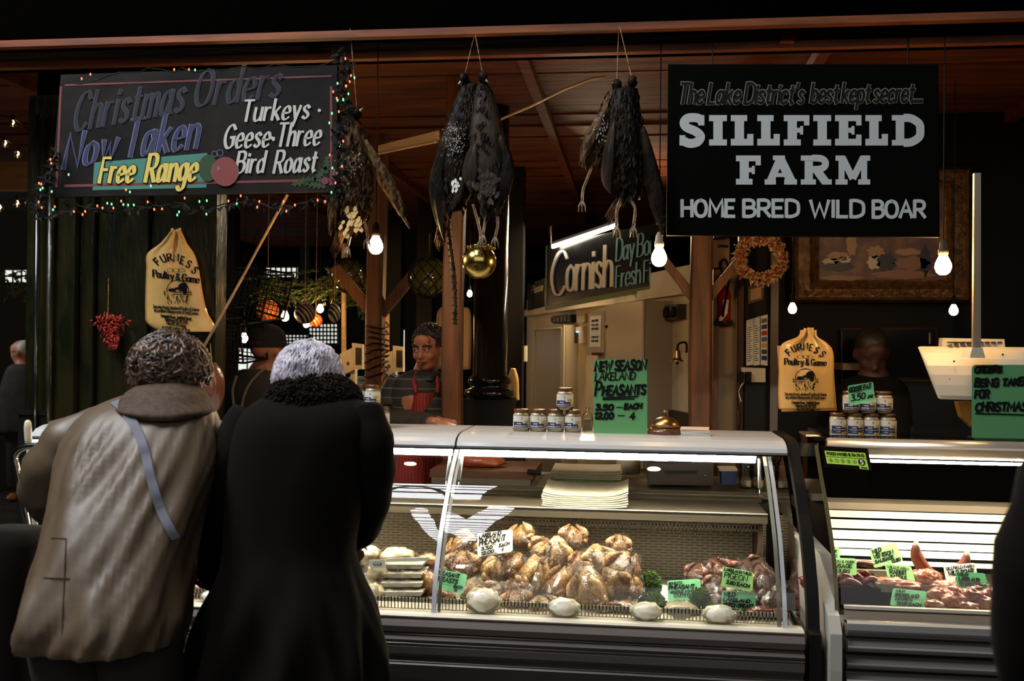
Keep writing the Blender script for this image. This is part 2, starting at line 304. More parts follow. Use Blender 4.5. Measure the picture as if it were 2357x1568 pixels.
# ---------------------------------------------------------------- hand lettering: a stroke alphabet
G_ = {'A': (70, '0,0 35,100 70,0;14,38 56,38'), 'B': (58, '0,0 0,100;~0,100 35,100 52,88 50,64 30,54 0,54;~0,54 38,54 58,40 56,14 36,0 0,0'),
'C': (64, '~63,82 45,100 20,95 2,66 2,34 20,5 45,0 63,16'), 'D': (64, '0,0 0,100;~0,100 30,100 58,84 64,50 58,16 30,0 0,0'), 'E': (50, '50,100 0,100 0,0 50,0;0,52 42,52'),
'F': (48, '48,100 0,100 0,0;0,52 40,52'), 'G': (66, '~64,82 45,100 20,95 2,66 2,34 20,5 45,0 64,14;64,14 64,46 40,46'), 'H': (60, '0,0 0,100;60,0 60,100;0,52 60,52'),
'I': (6, '3,0 3,100'), 'J': (42, '~40,100 40,25 28,0 8,2 0,20'), 'K': (58, '0,0 0,100;56,100 0,42;16,56 60,0'), 'L': (46, '0,100 0,0 46,0'), 'M': (80, '0,0 4,100 40,30 76,100 80,0'),
'N': (62, '0,0 0,100 62,0 62,100'), 'O': (68, '~34,100 10,88 0,50 10,12 34,0 58,12 68,50 58,88 34,100'), 'P': (54, '0,0 0,100;~0,100 36,100 54,88 54,62 36,48 0,48'),
'R': (58, '0,0 0,100;~0,100 36,100 54,88 54,62 36,48 0,48;26,48 60,0'), 'S': (54, '~52,86 36,100 12,96 3,76 14,58 40,46 53,26 44,4 20,0 2,14'), 'T': (58, '0,100 58,100;29,100 29,0'),
'U': (60, '~0,100 0,30 12,4 30,0 48,4 60,30 60,100'), 'V': (62, '0,100 31,0 62,100'), 'W': (90, '0,100 22,0 45,80 68,0 90,100'), 'X': (58, '0,0 58,100;0,100 58,0'), 'Y': (60, '0,100 30,48 60,100;30,48 30,0'),
'a': (52, '~42,46 28,61 8,54 0,30 6,4 20,0 34,10 42,30;47,62 46,10 54,0'), 'b': (46, '0,100 0,0;~0,40 14,60 34,60 46,32 36,4 16,0 0,16'), 'c': (42, '~42,50 26,62 8,54 0,30 8,4 26,0 42,12'),
'd': (46, '46,100 46,0;~46,44 30,62 8,54 0,30 8,4 26,0 46,18'), 'e': (44, '~2,30 42,34 38,56 22,62 6,50 0,28 8,4 26,0 43,10'), 'f': (34, '~36,94 24,100 14,88 12,70 12,0;0,62 30,62'),
'g': (46, '~46,44 30,62 8,54 0,32 8,8 26,4 46,20;~46,62 46,-10 34,-32 14,-32 2,-22'), 'h': (44, '0,100 0,0;~0,40 16,60 34,60 43,44 44,0'), 'i': (6, '3,62 3,0;3,80 3,88'), 'k': (44, '0,100 0,0;40,62 0,22;14,34 44,0'),
'l': (6, '3,100 3,0'), 'm': (72, '0,62 0,0;~0,42 14,60 28,60 35,44 36,0;~36,42 50,60 64,60 71,44 72,0'), 'n': (44, '0,62 0,0;~0,42 16,60 34,60 43,44 44,0'), 'o': (46, '~23,62 5,52 0,31 5,8 23,0 41,8 46,31 41,52 23,62'),
'p': (46, '0,62 0,-35;~0,40 14,60 34,60 46,32 36,4 16,0 0,16'), 'r': (30, '0,62 0,0;~0,38 12,58 30,60'), 's': (38, '~36,52 22,62 6,56 6,42 30,26 36,12 22,0 2,8'), 't': (32, '14,86 14,12 22,0 34,4;0,62 32,62'),
'u': (44, '~0,62 0,18 10,0 28,2 44,22;44,62 44,0'), 'v': (42, '0,62 21,0 42,62'), 'w': (62, '0,62 16,0 31,50 46,0 62,62'), 'y': (44, '0,62 22,4;44,62 14,-34'), 'x': (40, '0,0 40,62;0,62 40,0'),
'0': (52, '~26,100 6,84 0,50 6,16 26,0 46,16 52,50 46,84 26,100'), '1': (24, '2,80 20,100 20,0'), '2': (50, '~2,80 16,100 40,98 48,76 36,48 2,2;2,2 50,2'), '3': (48, '~4,92 26,100 44,86 40,62 20,54;~20,54 44,46 48,22 34,2 4,6'),
'4': (52, '36,0 36,100 0,34 52,34'), '5': (48, '44,100 8,100 4,58;~4,58 26,64 46,48 46,16 26,0 2,8'), '6': (50, '~42,96 14,80 0,34 16,2 40,4 50,30 34,54 4,40'), '7': (48, '0,100 48,100 14,0'), '8': (48, '~24,54 4,70 10,96 24,100 38,96 44,70 24,54;~24,54 0,34 8,4 24,0 40,4 48,34 24,54'), '9': (48, '~46,66 30,46 6,54 4,88 24,100 44,92 46,66;46,66 40,0'),
'&': (62, '~62,4 20,62 16,92 34,98 42,80 6,34 8,6 30,0 56,36'), '.': (8, '0,0 8,0;0,6 8,6'), '-': (34, '2,48 32,48'), "'": (8, '6,100 2,80'), '*': (14, '4,28 10,28;4,36 10,36'), '/': (40, '0,0 40,100'), '£': (46, '~44,84 30,98 14,84 14,30 0,0;0,0 44,0;2,46 32,46'), '=': (70, '2,48 68,48')}
def glyph(ch):
    w_, st = G_[ch]; out = []
    for q in st.split(';'):
        sm = q[0] == '~'; q = q.lstrip('~'); pts = [tuple(float(a) for a in p.split(',')) for p in q.split()]
        out.append(catmull(pts, 4) if sm else pts)
    return w_, out
def lift(m, vs):
    "successive brush strokes lie a hair above each other, so that crossing strokes never share a plane"
    m.k = getattr(m, 'k', 0)+1; e = 6e-5*(m.k % 14)
    return [Vector(v)+(CAM-Vector(v)).normalized()*e for v in vs]
def ribbon(m, pts, hw, mp, nib=None, cap=.6):
    "flat stroke of half width hw in layout units, mapped to 3-D by mp"
    pts = [np.array(p, float) for p in pts]; n = len(pts); vs = []
    d0 = pts[1]-pts[0]; d1 = pts[-1]-pts[-2]
    pts[0] = pts[0]-d0/max(np.linalg.norm(d0), 1e-6)*hw*cap; pts[-1] = pts[-1]+d1/max(np.linalg.norm(d1), 1e-6)*hw*cap
    for i, p in enumerate(pts):
        a = p-pts[i-1] if i else pts[1]-p; b = pts[i+1]-p if i < n-1 else a
        a = a/max(np.linalg.norm(a), 1e-6); b = b/max(np.linalg.norm(b), 1e-6); t = a+b; L = np.linalg.norm(t)
        t = a if L < .2 else t/L; k = 1/max(abs(float(np.dot(t, a))), .62); w_ = hw*k
        if nib is not None: w_ *= .45+.75*abs(math.sin(math.atan2(t[1], t[0])-nib))
        nn = np.array([-t[1], t[0]]); vs += [mp(*(p+nn*w_)), mp(*(p-nn*w_))]
    m.add(lift(m, vs), [(2*i, 2*i+1, 2*i+3, 2*i+2) for i in range(n-1)])
def word(m, st, mp, x0, y0, x1, y1, h, hw, slant=.0, gap=16, nib=None, cap=.6, space=36, jit=0):
    "lettering along the baseline (x0,y0)-(x1,y1) in layout units (y down), cap height h"
    tot = sum((space if c == ' ' else G_[c][0]+gap) for c in st)-gap; k = math.hypot(x1-x0, y1-y0)/tot; ux, uy = (x1-x0)/(tot*k), (y1-y0)/(tot*k)
    X = 0; rr = random.Random(st)
    for c in st:
        if c == ' ': X += space; continue
        w_, ss = glyph(c); jy = rr.uniform(-jit, jit); ks = 1+rr.uniform(-jit, jit)*.02
        for s_ in ss:
            q = []
            for a, b in s_:
                xx = (X+a)*k; yy = (b*ks+jy)/100*h; xx += slant*yy; q.append((x0+ux*xx+uy*yy*0, y0+uy*xx-yy))
            ribbon(m, q, hw, mp, nib, cap)
        X += w_+gap
def onY(Y): return lambda x, y: P(x, y, Y)
def quadmap(q, lift=(0, -.002, 0)):
    a, b, c, d = [Vector(p) for p in q]; lf = Vector(lift)
    return lambda s, t: (a*(1-s)+b*s)*(1-t)+(d*(1-s)+c*s)*t+lf      # s right 0..1, t down 0..1
def disc(m, cx, cy, r, mp, n=24, ry=None, r0=0, a0=0, a1=2*PI):
    ry = ry or r
    if r0: m.add([mp(cx+k*math.cos(a0+(a1-a0)*i/n), cy+k*(ry/r)*math.sin(a0+(a1-a0)*i/n)) for i in range(n+1) for k in (r, r0)], [(2*i, 2*i+1, 2*i+3, 2*i+2) for i in range(n)])
    else: m.add(lift(m, [mp(cx+r*math.cos(2*PI*i/n), cy+ry*math.sin(2*PI*i/n)) for i in range(n)]), [tuple(range(n))])
def rect(m, x0, y0, x1, y1, mp): m.add(lift(m, [mp(x0, y0), mp(x1, y0), mp(x1, y1), mp(x0, y1)]), [(0, 1, 2, 3)])
# ================================================================= STRUCTURE
def setting():
    struct('floor', M().box(-6, 5, -6, 12, -.1, 0), 'floor')
    # stall ceiling of boards, each board a piece
    ce = struct('ceiling', M().box(-6, 5, .3, 12, 2.95, 3.05), 'black')
    y = .35; i = 0
    while y < 9:
        wd = .24+.05*math.sin(i*2.1); dz = .012*math.sin(i*5.3)
        m = M().box(-4.5, 4.2, y, y+wd-.02, 2.88+dz, 2.93+dz)
        struct('plank', m, 'wood_plank', ce); y += wd; i += 1
    for x in (-2.6, -1.35, -.05, 1.25, 2.5, 3.6):          # cross joists
        struct('joist', M().box(x, x+.05, .35, 9, 2.82, 2.885), 'wood_plank', ce)
    # long front beams of the stall, with their lower flanges
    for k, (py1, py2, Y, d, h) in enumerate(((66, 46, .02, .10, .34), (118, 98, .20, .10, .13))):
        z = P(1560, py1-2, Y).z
        b = struct('beam_upper' if k == 0 else 'beam_lower', M().box(-6, 5, Y, Y+d, z+.02, z+h), 'painted_shade' if k == 0 else 'wood_beam')
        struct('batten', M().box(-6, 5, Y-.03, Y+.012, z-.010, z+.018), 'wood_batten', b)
        struct('soffit', M().box(-6, 5, Y+.012, Y+d, z+.004, z+.02), 'painted_shade', b)
    z = P(1560, 118, .34).z
    tag(M().tube([(-6, .34, z), (5, .34, z)], .016, 8).build('electrical_conduit', 'black', smooth=True), 'long thin black conduit running below the two lit ceiling battens', 'pipe')
    # blocks between the beams
    bl = M_['wood_plank']
    for px, a in ((1815, .5), (700, -.3)):
        p = P(px, 80, .15); m = M(); m.slab([P(px-8+a*20, 62, .13), P(px+22+a*20, 62, .13), P(px+14, 94, .13), P(px-18, 94, .13)], (0, .06, 0)); struct('trim_block', m, bl)
    # left dark green boarding of the neighbouring stall
    wl = struct('wall_left', M().box(P(78, 800, .55).x, P(505, 800, .55).x, .55, .62, 0, P(300, 440, .55).z+.7), 'green_paint')
    for a, b, dy in ((78, 190, .07), (190, 222, .03), (222, 298, .0), (298, 350, .05), (350, 420, .02), (420, 505, .04)):
        xa, xb = P(a, 800, .5).x, P(b, 800, .5).x
        struct('board', M().box(xa+.003, xb-.003, .5-dy, .55, 0, 2.7), 'green_paint', wl)
    struct('moulding', M().tube([(P(113, 800, .41).x, .41, 0), (P(113, 800, .41).x, .41, 2.6)], .018, 8), 'green_paint', wl, smooth=True)
    struct('drainpipe', M().tube([(P(82, 800, .38).x, .38, 0), (P(82, 800, .38).x, .38, 2.6)], .012, 8), 'black_gloss', wl, smooth=True)
    m = M(); xa, xb = P(58, 900, .45).x, P(118, 900, .45).x; m.box(xa, xb, .40, .5, 0, P(80, 950, .4).z); m.box(xa-.01, xb+.01, .39, .5, P(80, 955, .4).z, P(80, 946, .4).z)
    struct('plinth', m, 'black', wl)
    # back walls
    struct('wall_back', M().box(-9, 5.5, 11.9, 12, 0, 3.1), 'black')
    struct('wall_right', M().box(P(1712, 800, 1.9).x, 4, 1.9, 2.0, 0, 3), 'black')
    # cold store wall receding into the stall
    A = P(1590, 800, 1.45); B = P(1212, 800, 5.4); A.z = B.z = 0; d = (B-A).normalized(); n = Vector((-d.y, d.x, 0))
    if n.x > 0: n = -n
    global CS; CS = (A, B, d, n)
    def seg(m, t0, t1, z0, z1, o0, o1):
        q = [A+d*t0+n*o1, A+d*t1+n*o1]
        m.slab([q[0]+zz*z1, q[1]+zz*z1, q[1]+zz*z0, q[0]+zz*z0], n*(o0-o1))
    L = (B-A).length
    m = M(); seg(m, 0, L, 0, 2.0, -.06, 0); wc = struct('wall_cold_store', m, 'cream_wall')
    m = M(); z = P(1575, 655, 1.5).z; seg(m, .02, L, z-.055, z, 0, .05); struct('coping', m, 'cream_wall', wc)
    m = M(); seg(m, 0, L+1, 2.0, 2.22, -.06, 0); struct('fascia', m, 'painted_shade', wc)
    # timber posts
    def post(name, pxa, pxb, Y, z1=2.9, mt='wood_post', brace=0):
        xa, xb = P(pxa, 800, Y).x, P(pxb, 800, Y).x; m = M(); r = (xb-xa)/2
        m.rings([[((xa+xb)/2+r*sx+.006*math.sin(z*3), Y+r*sy, z) for sx, sy in ((-1, -.8), (-.8, -1), (.8, -1), (1, -.8), (1, .8), (-1, .8))] for z in [z1*i/8 for i in range(9)]])
        o = struct(name, m, mt)
        return o, (xa+xb)/2, r
    o, x, r = post('pillar_timber_right', 1588, 1638, 1.35)
    for s in (-1, 1):
        m = M(); m.slab([(x+s*(r+.14), 1.33, 2.05), (x+s*(r+.19), 1.33, 2.05), (x+s*r, 1.33, 1.80), (x+s*r, 1.33, 1.88)][::1], (0, .05, 0)); struct('brace', m, 'wood_post', o)
    post('pillar_timber_middle', 1022, 1066, .95)
    o, x, r = post('pillar_timber_left', 846, 884, 2.2)
    for s in (-1, 1):
        m = M(); m.slab([(x+s*.24, 2.19, 2.06), (x+s*.30, 2.19, 2.03), (x+s*r*.8, 2.19, 1.72), (x+s*r*.8, 2.19, 1.82)], (0, .05, 0)); struct('brace', m, 'wood_post', o)
    m = M(); x = P(858, 800, 2.1).x; cable = []
    for i in range(60): a = i*.9; cable.append((x+.075*math.cos(a), 2.2+.085*math.sin(a), 1.35+i*.006+.02*math.sin(i)))
    tag(m.tube(cable, .006, 5).build('cable_coil', 'black', smooth=True), 'black cable wound round the timber post beside the weighing machines', 'cable')
    # cast iron column
    x = P(1128, 800, 1.6).x; r = (P(1168, 700, 1.6).x-P(1090, 700, 1.6).x)/2; zb = P(1128, 905, 1.6).z
    m = M().lathe([(r, 2.9), (r*1.02, zb+.10), (r*1.25, zb+.085), (r*1.3, zb+.06), (r*1.12, zb+.045), (r*1.15, zb+.03), (r*1.42, zb+.02), (r*1.48, zb-.01), (r*1.2, zb-.03), (r*1.2, zb-.05)], (x, 1.6, 0), 28)
    co = struct('column_cast_iron', m, 'black_gloss', smooth=True)
    struct('pedestal', M().box(x-r*1.4, x+r*1.4, 1.6-r*1.4, 1.6+r*1.4, 0, zb-.03), 'black', co)
    for px, Y in ((905, 5.5), (945, 7), (975, 4.8), (1180, 3.4), (700, 9), (520, 5.2)):
        x = P(px, 800, Y).x; struct('pillar_dark', M().box(x-.07, x+.07, Y, Y+.14, 0, 2.9), 'black')
    # right: strip of cream wall with door frame, dark notice wall
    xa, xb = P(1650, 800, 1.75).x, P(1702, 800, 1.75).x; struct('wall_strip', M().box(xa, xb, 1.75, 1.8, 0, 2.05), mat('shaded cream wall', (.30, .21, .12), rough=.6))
    for a, b in ((1640, 1654), (1698, 1716)):
        xa, xb = P(a, 800, 1.72).x, P(b, 800, 1.72).x; struct('trim_door', M().box(xa, xb, 1.70, 1.76, 0, 2.5), 'wood_post')
    xa, xb = P(1716, 800, 1.6).x, P(1776, 800, 1.6).x; wn = struct('wall_notice', M().box(xa, xb, 1.62, 1.7, 0, 2.1), 'black')
    xa, xb = P(1774, 800, 1.55).x, P(1792, 800, 1.55).x; struct('batten', M().box(xa, xb, 1.56, 1.62, 0, 2.3), mat('dark brown batten', (.06, .03, .012), rough=.4), wn)
    # far daylight openings and glazed screens
    def opening(i, x0, y0, x1, y1, Y, mt='sky_far', nx=3, ny=3, fr='black'):
        q = [P(x0, y0, Y), P(x1, y0, Y), P(x1, y1, Y), P(x0, y1, Y)]; w_ = struct('window_%d' % i, M().slab(q, (0, .02, 0)), mt)
        mp = quadmap(q, (0, -.02, 0)); m = M()
        for k in range(nx+1): m.tube([mp(k/nx, 0), mp(k/nx, 1)], .012, 4)
        for k in range(ny+1): m.tube([mp(0, k/ny), mp(1, k/ny)], .012, 4)
        struct('window_frame', m, fr, w_)
    opening(2, 925, 758, 1000, 840, 9.5, nx=2, ny=1)
    opening(3, 640, 770, 716, 792, 9, nx=9, ny=3); opening(4, 712, 745, 778, 792, 9, nx=8, ny=5)
    opening(5, 498, 795, 545, 865, 7.5, nx=3, ny=4); opening(6, 500, 672, 525, 702, 7.6, nx=1, ny=1)
    opening(7, 548, 800, 660, 880, 9.6, 'sky_far', 5, 3); opening(8, 612, 615, 684, 640, 8.4, nx=6, ny=2); opening(9, 12, 620, 72, 652, 7, nx=3, ny=2)
    opening(10, 1185, 715, 1200, 745, 8, nx=1, ny=1); opening(11, 895, 760, 925, 800, 9.5, nx=3, ny=6)
    # market roof with glazing above the aisle, seen as a reflection in the curved display glass
    H = 5.5
    polys = SKY
    wn = struct('window_1', M().box(-2.5, -2.4, -3.3, -.3, H+.05, H+.06), 'black')
    for pl in polys:
        struct('pane', M().add([(x, y, H) for x, y in pl], [tuple(range(len(pl)))]), 'sky', wn)
    m = M()
    for k in range(7): m.box(-4.5, -.3, -.47-.075*k, -.47-.075*k+.022, H-.03, H-.01)
    for k in range(12): m.box(-2.4, -.3, -1.0-.26*k, -1.0-.26*k+.055, H-.03, H-.01)
    struct('glazing_bar', m, 'black', wn)
    m = M(); arch = [(-1.62+.62*k/12, -.66+.19*math.sin(PI*k/12), H-.1) for k in range(13)]; m.tube(arch, .022, 6); m.tube([(-4.5, -.66, H-.1), (-.75, -.66, H-.1)], .014, 6)
    struct('truss', m, 'wood_post', wn, smooth=True)
    struct('wall_roof_aisle', M().box(-7, 6, -7, .02, H+.1, H+.2), 'painted_shade')
SKY = []
setting_later = True

GP = [(0.0, 1.145), (-.11, 1.07), (-.21, .98), (-.30, .89), (-.36, .80), (-.41, .71), (-.435, .612)]
GC = [tuple(p) for p in catmull(GP, 6)]
X0, X1, XM = -2.0, 1.03, -.215
def slotted(m, x0, x1, Y, z0, z1, step=.0125, t=.004):
    h = z1-z0; m.box(x0, x1, Y, Y+t, z1-h*.36, z1); m.box(x0, x1, Y, Y+t, z0, z0+h*.16)
    x = x0
    while x < x1: m.box(x, x+step*.28, Y, Y+t, z0, z1); x += step
def case_one():
    c = thing('display_counter', 'long refrigerated display counter with curved glass front full of wrapped pheasants', 'display case', ((X0+X1)/2, 0, 0))
    M().box(X0, X1+.02, -.36, .44, 0, .575).build('body', 'bumper', c)
    pr = [(-.452, .600), (-.478, .590), (-.486, .575), (-.480, .553), (-.462, .549), (-.458, .543), (-.474, .538), (-.490, .530), (-.484, .520), (-.478, .514), (-.486, .505), (-.482, .480), (-.462, .458), (-.458, .450), (-.474, .447), (-.480, .440), (-.470, .425), (-.44, .38), (-.40, .33), (-.38, .12), (-.36, .12), (-.36, .60)]
    M().extr(pr, X0, X1+.02).build('bumper_panel', 'bumper', c, smooth=False)
    for z, y in ((.5435, -.470), (.5155, -.486), (.449, -.474)):
        M().tube([(X0, y, z), (X1+.02, y, z)], .0035, 8).build('trim_strip', mat('satin strip', (.30, .29, .28), rough=.3, metal=.8), c, smooth=True)
    M().extr([(-.466, .600), (-.470, .606), (-.462, .613), (-.40, .613), (-.40, .600)], X0, X1+.02).build('ledge', 'inner', c)
    M().box(X0, X1, -.40, .35, .585, .598).build('deck', 'inner', c)
    m = M(); slotted(m, X0, X1-.01, -.362, .598, .643); m.build('slotted_rail', 'inner', c)
    M().box(X0, .965, .28, .295, .60, .875).build('back_panel', 'slots', c)
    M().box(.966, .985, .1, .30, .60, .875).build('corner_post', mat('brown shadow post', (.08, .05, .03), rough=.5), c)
    M().box(.985, 1.02, .28, .295, .60, .875).build('back_panel', 'slots', c)
    m = M(); slotted(m, X0, .975, .12, .836, .872, .014); m.build('slotted_rail', 'inner', c)
    M().box(X0, 1.0, .095, .42, .874, .909).build('work_shelf', 'steel', c)
    M().box(X0, 1.0, .084, .096, .872, .912).build('shelf_edge', 'steel', c)
    M().box(X0, 1.0, .08, .085, .9085, .9125).build('edge_strip', 'alu', c)
    M().box(X0, 1.02, .425, .44, .905, .945).build('rear_rail', 'steel', c)
    M().box(X0, 1.02, .40, .41, .93, .937).build('door_track', 'cab_side', c)
    # lid in two lengths
    top = [(-.012, 1.150), (-.030, 1.153), (-.034, 1.162), (-.026, 1.176), (-.004, 1.190), (.04, 1.201), (.10, 1.206), (.43, 1.206), (.43, 1.186), (.06, 1.184), (.0, 1.172)]
    for a, b in ((X0, XM+.0-.004), (XM+.004, 1.055)):
        M().extr(top, a, b).build('lid', 'lid', c, smooth=False)
    M().extr([(y-.001, z-.001) for y, z in top], XM-.004, XM+.004).build('lid_seam', 'black', c)
    M().extr([(-.032, 1.147), (-.034, 1.152), (-.01, 1.152), (-.01, 1.147)], X0, 1.055).build('gasket', 'black', c)
    for a, b in ((X0, XM-.02), (XM+.02, .94)):
        M().extr([(-.026, 1.136), (-.028, 1.147), (.01, 1.147), (.006, 1.136)], a, b).build('strip_light', 'strip', c)
        M().box(a, b, .012, .018, 1.118, 1.150).build('added_light_shield', 'alu', c)  # added shield, keeps the strip light off the rear worktop
    # curved glass panes
    for a, b in ((X0, XM-.002), (XM+.002, X1)):
        M().extr(GC, a, b, closed=False).build('glass_pane', 'glass', c, smooth=True)
    # mullions follow the glass
    def mull(x, w_, mt, off, nm):
        m = M(); m.rings([[(x-w_/2, y-off, z-off*.6), (x+w_/2, y-off, z-off*.6), (x+w_/2, y+.006, z+.004), (x-w_/2, y+.006, z+.004)] for y, z in GC]); return m.build(nm, mt, c)
    mull(XM, .016, 'alu', .006, 'mullion'); mull(XM+.018, .012, 'inner', -.004, 'mullion_flange')
    mull(.992, .014, 'alu', .006, 'mullion'); mull(.974, .014, 'inner', -.004, 'mullion_flange')
    for x in (XM-.024, XM+.024, .955):
        g = M().tube([(x, -.005, 1.135), (x-.004, -.06, 1.03)], .0065, 10).build('gas_strut', 'alu', c, smooth=True)
        M().tube([(x-.004, -.06, 1.03), (x-.006, -.075, 1.005), (x*.5+XM*.5 if x < .5 else .985, -.078, 1.0)], .0035, 6).build('rod', 'chrome', g, smooth=True)
    # glass end and black end edge
    e = [(.42, 1.18)]+[(y+.012, z) for y, z in GC]+[(-.42, .60), (.42, .60)]
    M().add([(X1+.015, y, z) for y, z in e], [tuple(range(len(e)))]).build('end_glass', 'glass', c)
    outer = [(.44, 1.205), (.10, 1.203), (.02, 1.185)]+[(y-.004, z) for y, z in GC[2:]]+[(-.47, .60), (-.475, .45), (-.40, .30), (-.38, 0)]
    m = M(); m.rings([[(X1+.035, y-.006, z+.004), (X1+.075, y-.006, z+.004), (X1+.075, y+.03, z-.02), (X1+.035, y+.03, z-.02)] for y, z in outer]); m.build('end_edge', 'black', c)
    M().box(X1+.04, X1+.07, -.40, .44, 0, .60).build('end_panel', 'bumper', c)
    return c
def case_two():
    c = thing('display_counter', 'second display counter with bright white slats and trays of game meat', 'display case', (1.75, 0, 0))
    xa, xb = 1.155, 2.7
    M().box(xa+.02, xb, -.40, .50, 0, .60).build('body', 'bumper2', c)
    zb = P(2100, 1452, -.5).z
    pf = [(-.43, P(2100, 1410, -.44).z), (-.445, P(2100, 1412, -.44).z), (-.455, zb+.022), (-.44, zb+.02)]
    M().extr(pf, xa+.03, xb).build('front_band', 'cab_side', c)
    for k, (y0, y1, bul) in enumerate(((1440, 1484, .035), (1486, 1520, .035), (1528, 1560, .03), (1566, 1620, .03))):
        za, zc = P(2100, y0, -.52).z, P(2100, y1, -.52).z; pr = [(-.46, za)]+[(-.46-bul*math.sin(PI*t/8)**.6, za+(zc-za)*t/8) for t in range(1, 8)]+[(-.46, zc), (-.42, zc), (-.42, za)]
        M().extr(pr, xa+.03, xb).build('bumper_roll', 'bumper2', c)
    M().extr([(-.48, P(2100, 1436, -.48).z), (-.485, P(2100, 1441, -.48).z), (-.44, P(2100, 1441, -.46).z), (-.44, P(2100, 1436, -.46).z)], xa+.03, xb).build('ledge_strip', 'inner', c)
    zt = P(2100, 1403, -.44).z
    M().box(xa+.03, xb, -.445, -.425, zt-.006, zt+.004).build('ledge', 'inner', c)
    M().box(xa+.03, xb, -.44, .10, .60, .628).build('deck', 'bumper', c)
    # cheek panel
    cheek = [P(x, y, -.45) for x, y in ((1868, 1330), (1880, 1360), (1916, 1412), (1926, 1470), (1934, 1568), (1934, 1700), (1880, 1700), (1880, 1480), (1866, 1380))]
    pts = [(-.10, .80), (-.30, .73), (-.47, .67), (-.515, .62), (-.52, .50), (-.50, 0), (.5, 0), (.5, .80)]
    M().slab([(xa-.03, y, z) for y, z in pts], (.038, 0, 0)).build('cheek_panel', mat('cream grey cheek', (.50, .48, .43), rough=.4), c)
    for yz in ((.40), (.36)):
        M().ell((xa+.012, -.525, yz+.03), .006, 8, 6).build('bolt', 'chrome', c, smooth=True)
    # slats
    for k, (ya, yb) in enumerate(((1180, 1193), (1201, 1218), (1226, 1243), (1250, 1263), (1269, 1281), (1293, 1300))):
        Y = .30-.055*k; z0 = P(2050, ya, Y).z; z1 = P(2050, yb, Y).z
        s_ = M(); s_.slab([(xa+.03, Y+.012, z0), (xb, Y+.012, z0), (xb, Y-.012, z1), (xa+.03, Y-.012, z1)], (0, .008, 0)); s_.build('slat', 'plastic_w', c)
    M().box(xa, xb, .33, .36, P(2050, 1300, .33).z-.1, P(2050, 1176, .33).z).build('slat_backing', 'black', c)
    M().box(xa, xb, .33, .52, P(2050, 1176, .33).z-.01, P(2050, 1160, .33).z).build('work_shelf', 'cab_side', c)
    M().box(xa+.02, xb, .02, .03, .60, P(2050, 1314, .02).z).build('riser', 'cab_side', c)
    # top tube with strip light
    zt = P(2200, 1038, -.03).z
    M().tube([(xa+.05, .0, zt), (xb, .0, zt)], .036, 20).build('canopy_tube', mat('brushed canopy', (.55, .46, .35), rough=.28, metal=.5), c, smooth=True)
    M().box(xa+.05, xb, .02, .42, zt+.03, zt+.045).build('top_shelf', 'glass', c)
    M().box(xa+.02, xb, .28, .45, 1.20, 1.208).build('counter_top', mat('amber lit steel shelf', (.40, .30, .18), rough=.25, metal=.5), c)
    M().box(xa+.1, xb-.2, -.01, .014, zt-.052, zt-.044).build('strip_light', 'strip', c)
    gp = [(-.03, zt+.01), (-.12, zt-.08), (-.24, 1.0), (-.35, .88), (-.41, .78), (-.44, .675)]
    gc = [tuple(p) for p in catmull(gp, 5)]
    M().extr(gc, xa+.02, xb, closed=False).build('glass_pane', 'glass', c, smooth=True)
    e = gc+[(.10, .675), (.35, 1.20), (.0, 1.21)]
    M().add([(xa+.01, y, z) for y, z in e], [tuple(range(len(e)))]).build('end_glass', 'glass', c)
    m = M(); m.rings([[(xa-.001, y-.004, z), (xa+.012, y-.004, z), (xa+.012, y+.004, z), (xa-.001, y+.004, z)] for y, z in gc]); m.build('glass_edge', mat('dark glass edge', (.10, .09, .04), rough=.2), c)
    M().cbox((xa+.03, .02, 1.215), .05, .05, .012).build('bracket', 'chrome', c); M().cbox((xa-.0, .1, 1.165), .07, .03, .05).build('bracket', 'chrome', c)
    # interior dark back
    M().box(xa, xb, .46, .48, .93, 1.12).build('rear_panel', 'painted_shade', c)
    return c
SKY = [[(-4.4, -.40), (-.63, -.40), (-.78, -.66), (-.80, -.68), (-4.4, -.74)], [(-1.37, -.87), (-1.29, -.75), (-1.22, -.81), (-1.18, -1.48), (-1.23, -2.95), (-1.34, -3.84), (-1.36, -3.25), (-1.33, -1.74)],
       [(-1.07, -.88), (-1.0, -.9), (-.9, -1.23), (-.8, -.87), (-.69, -.68), (-.49, -.72), (-.66, -1.33), (-.81, -2.51), (-.96, -3.54), (-1.08, -3.71), (-1.1, -2.99), (-1.17, -2.67)],
       [(-4.4, -1.2), (-2.6, -1.2), (-2.6, -3.6), (-4.4, -3.6)]]
setting()
area('cold_store_fill', (.1, 3.4, 2.72), (.9, 3.2, 1.2), .5, .3, 150, (1, .76, .46))  # unseen lamp, added to brighten the cold store wall
area('far_left_fill', (P(48, 800, 5).x-1.3, 4.4, 2.3), (P(48, 800, 5).x, 5.2, 1.5), .8, .8, 16, (.95, .97, 1))  # unseen area light, added to brighten the bald man at far left
area('left_stall_fill', (-2.4, 4.2, 2.74), (-2.4, 4.2, 0), .4, .4, 14, (1, .6, .28))  # unseen lamp, added to light ceiling, fir and baubles at back left
CASE1 = case_one(); CASE2 = case_two()
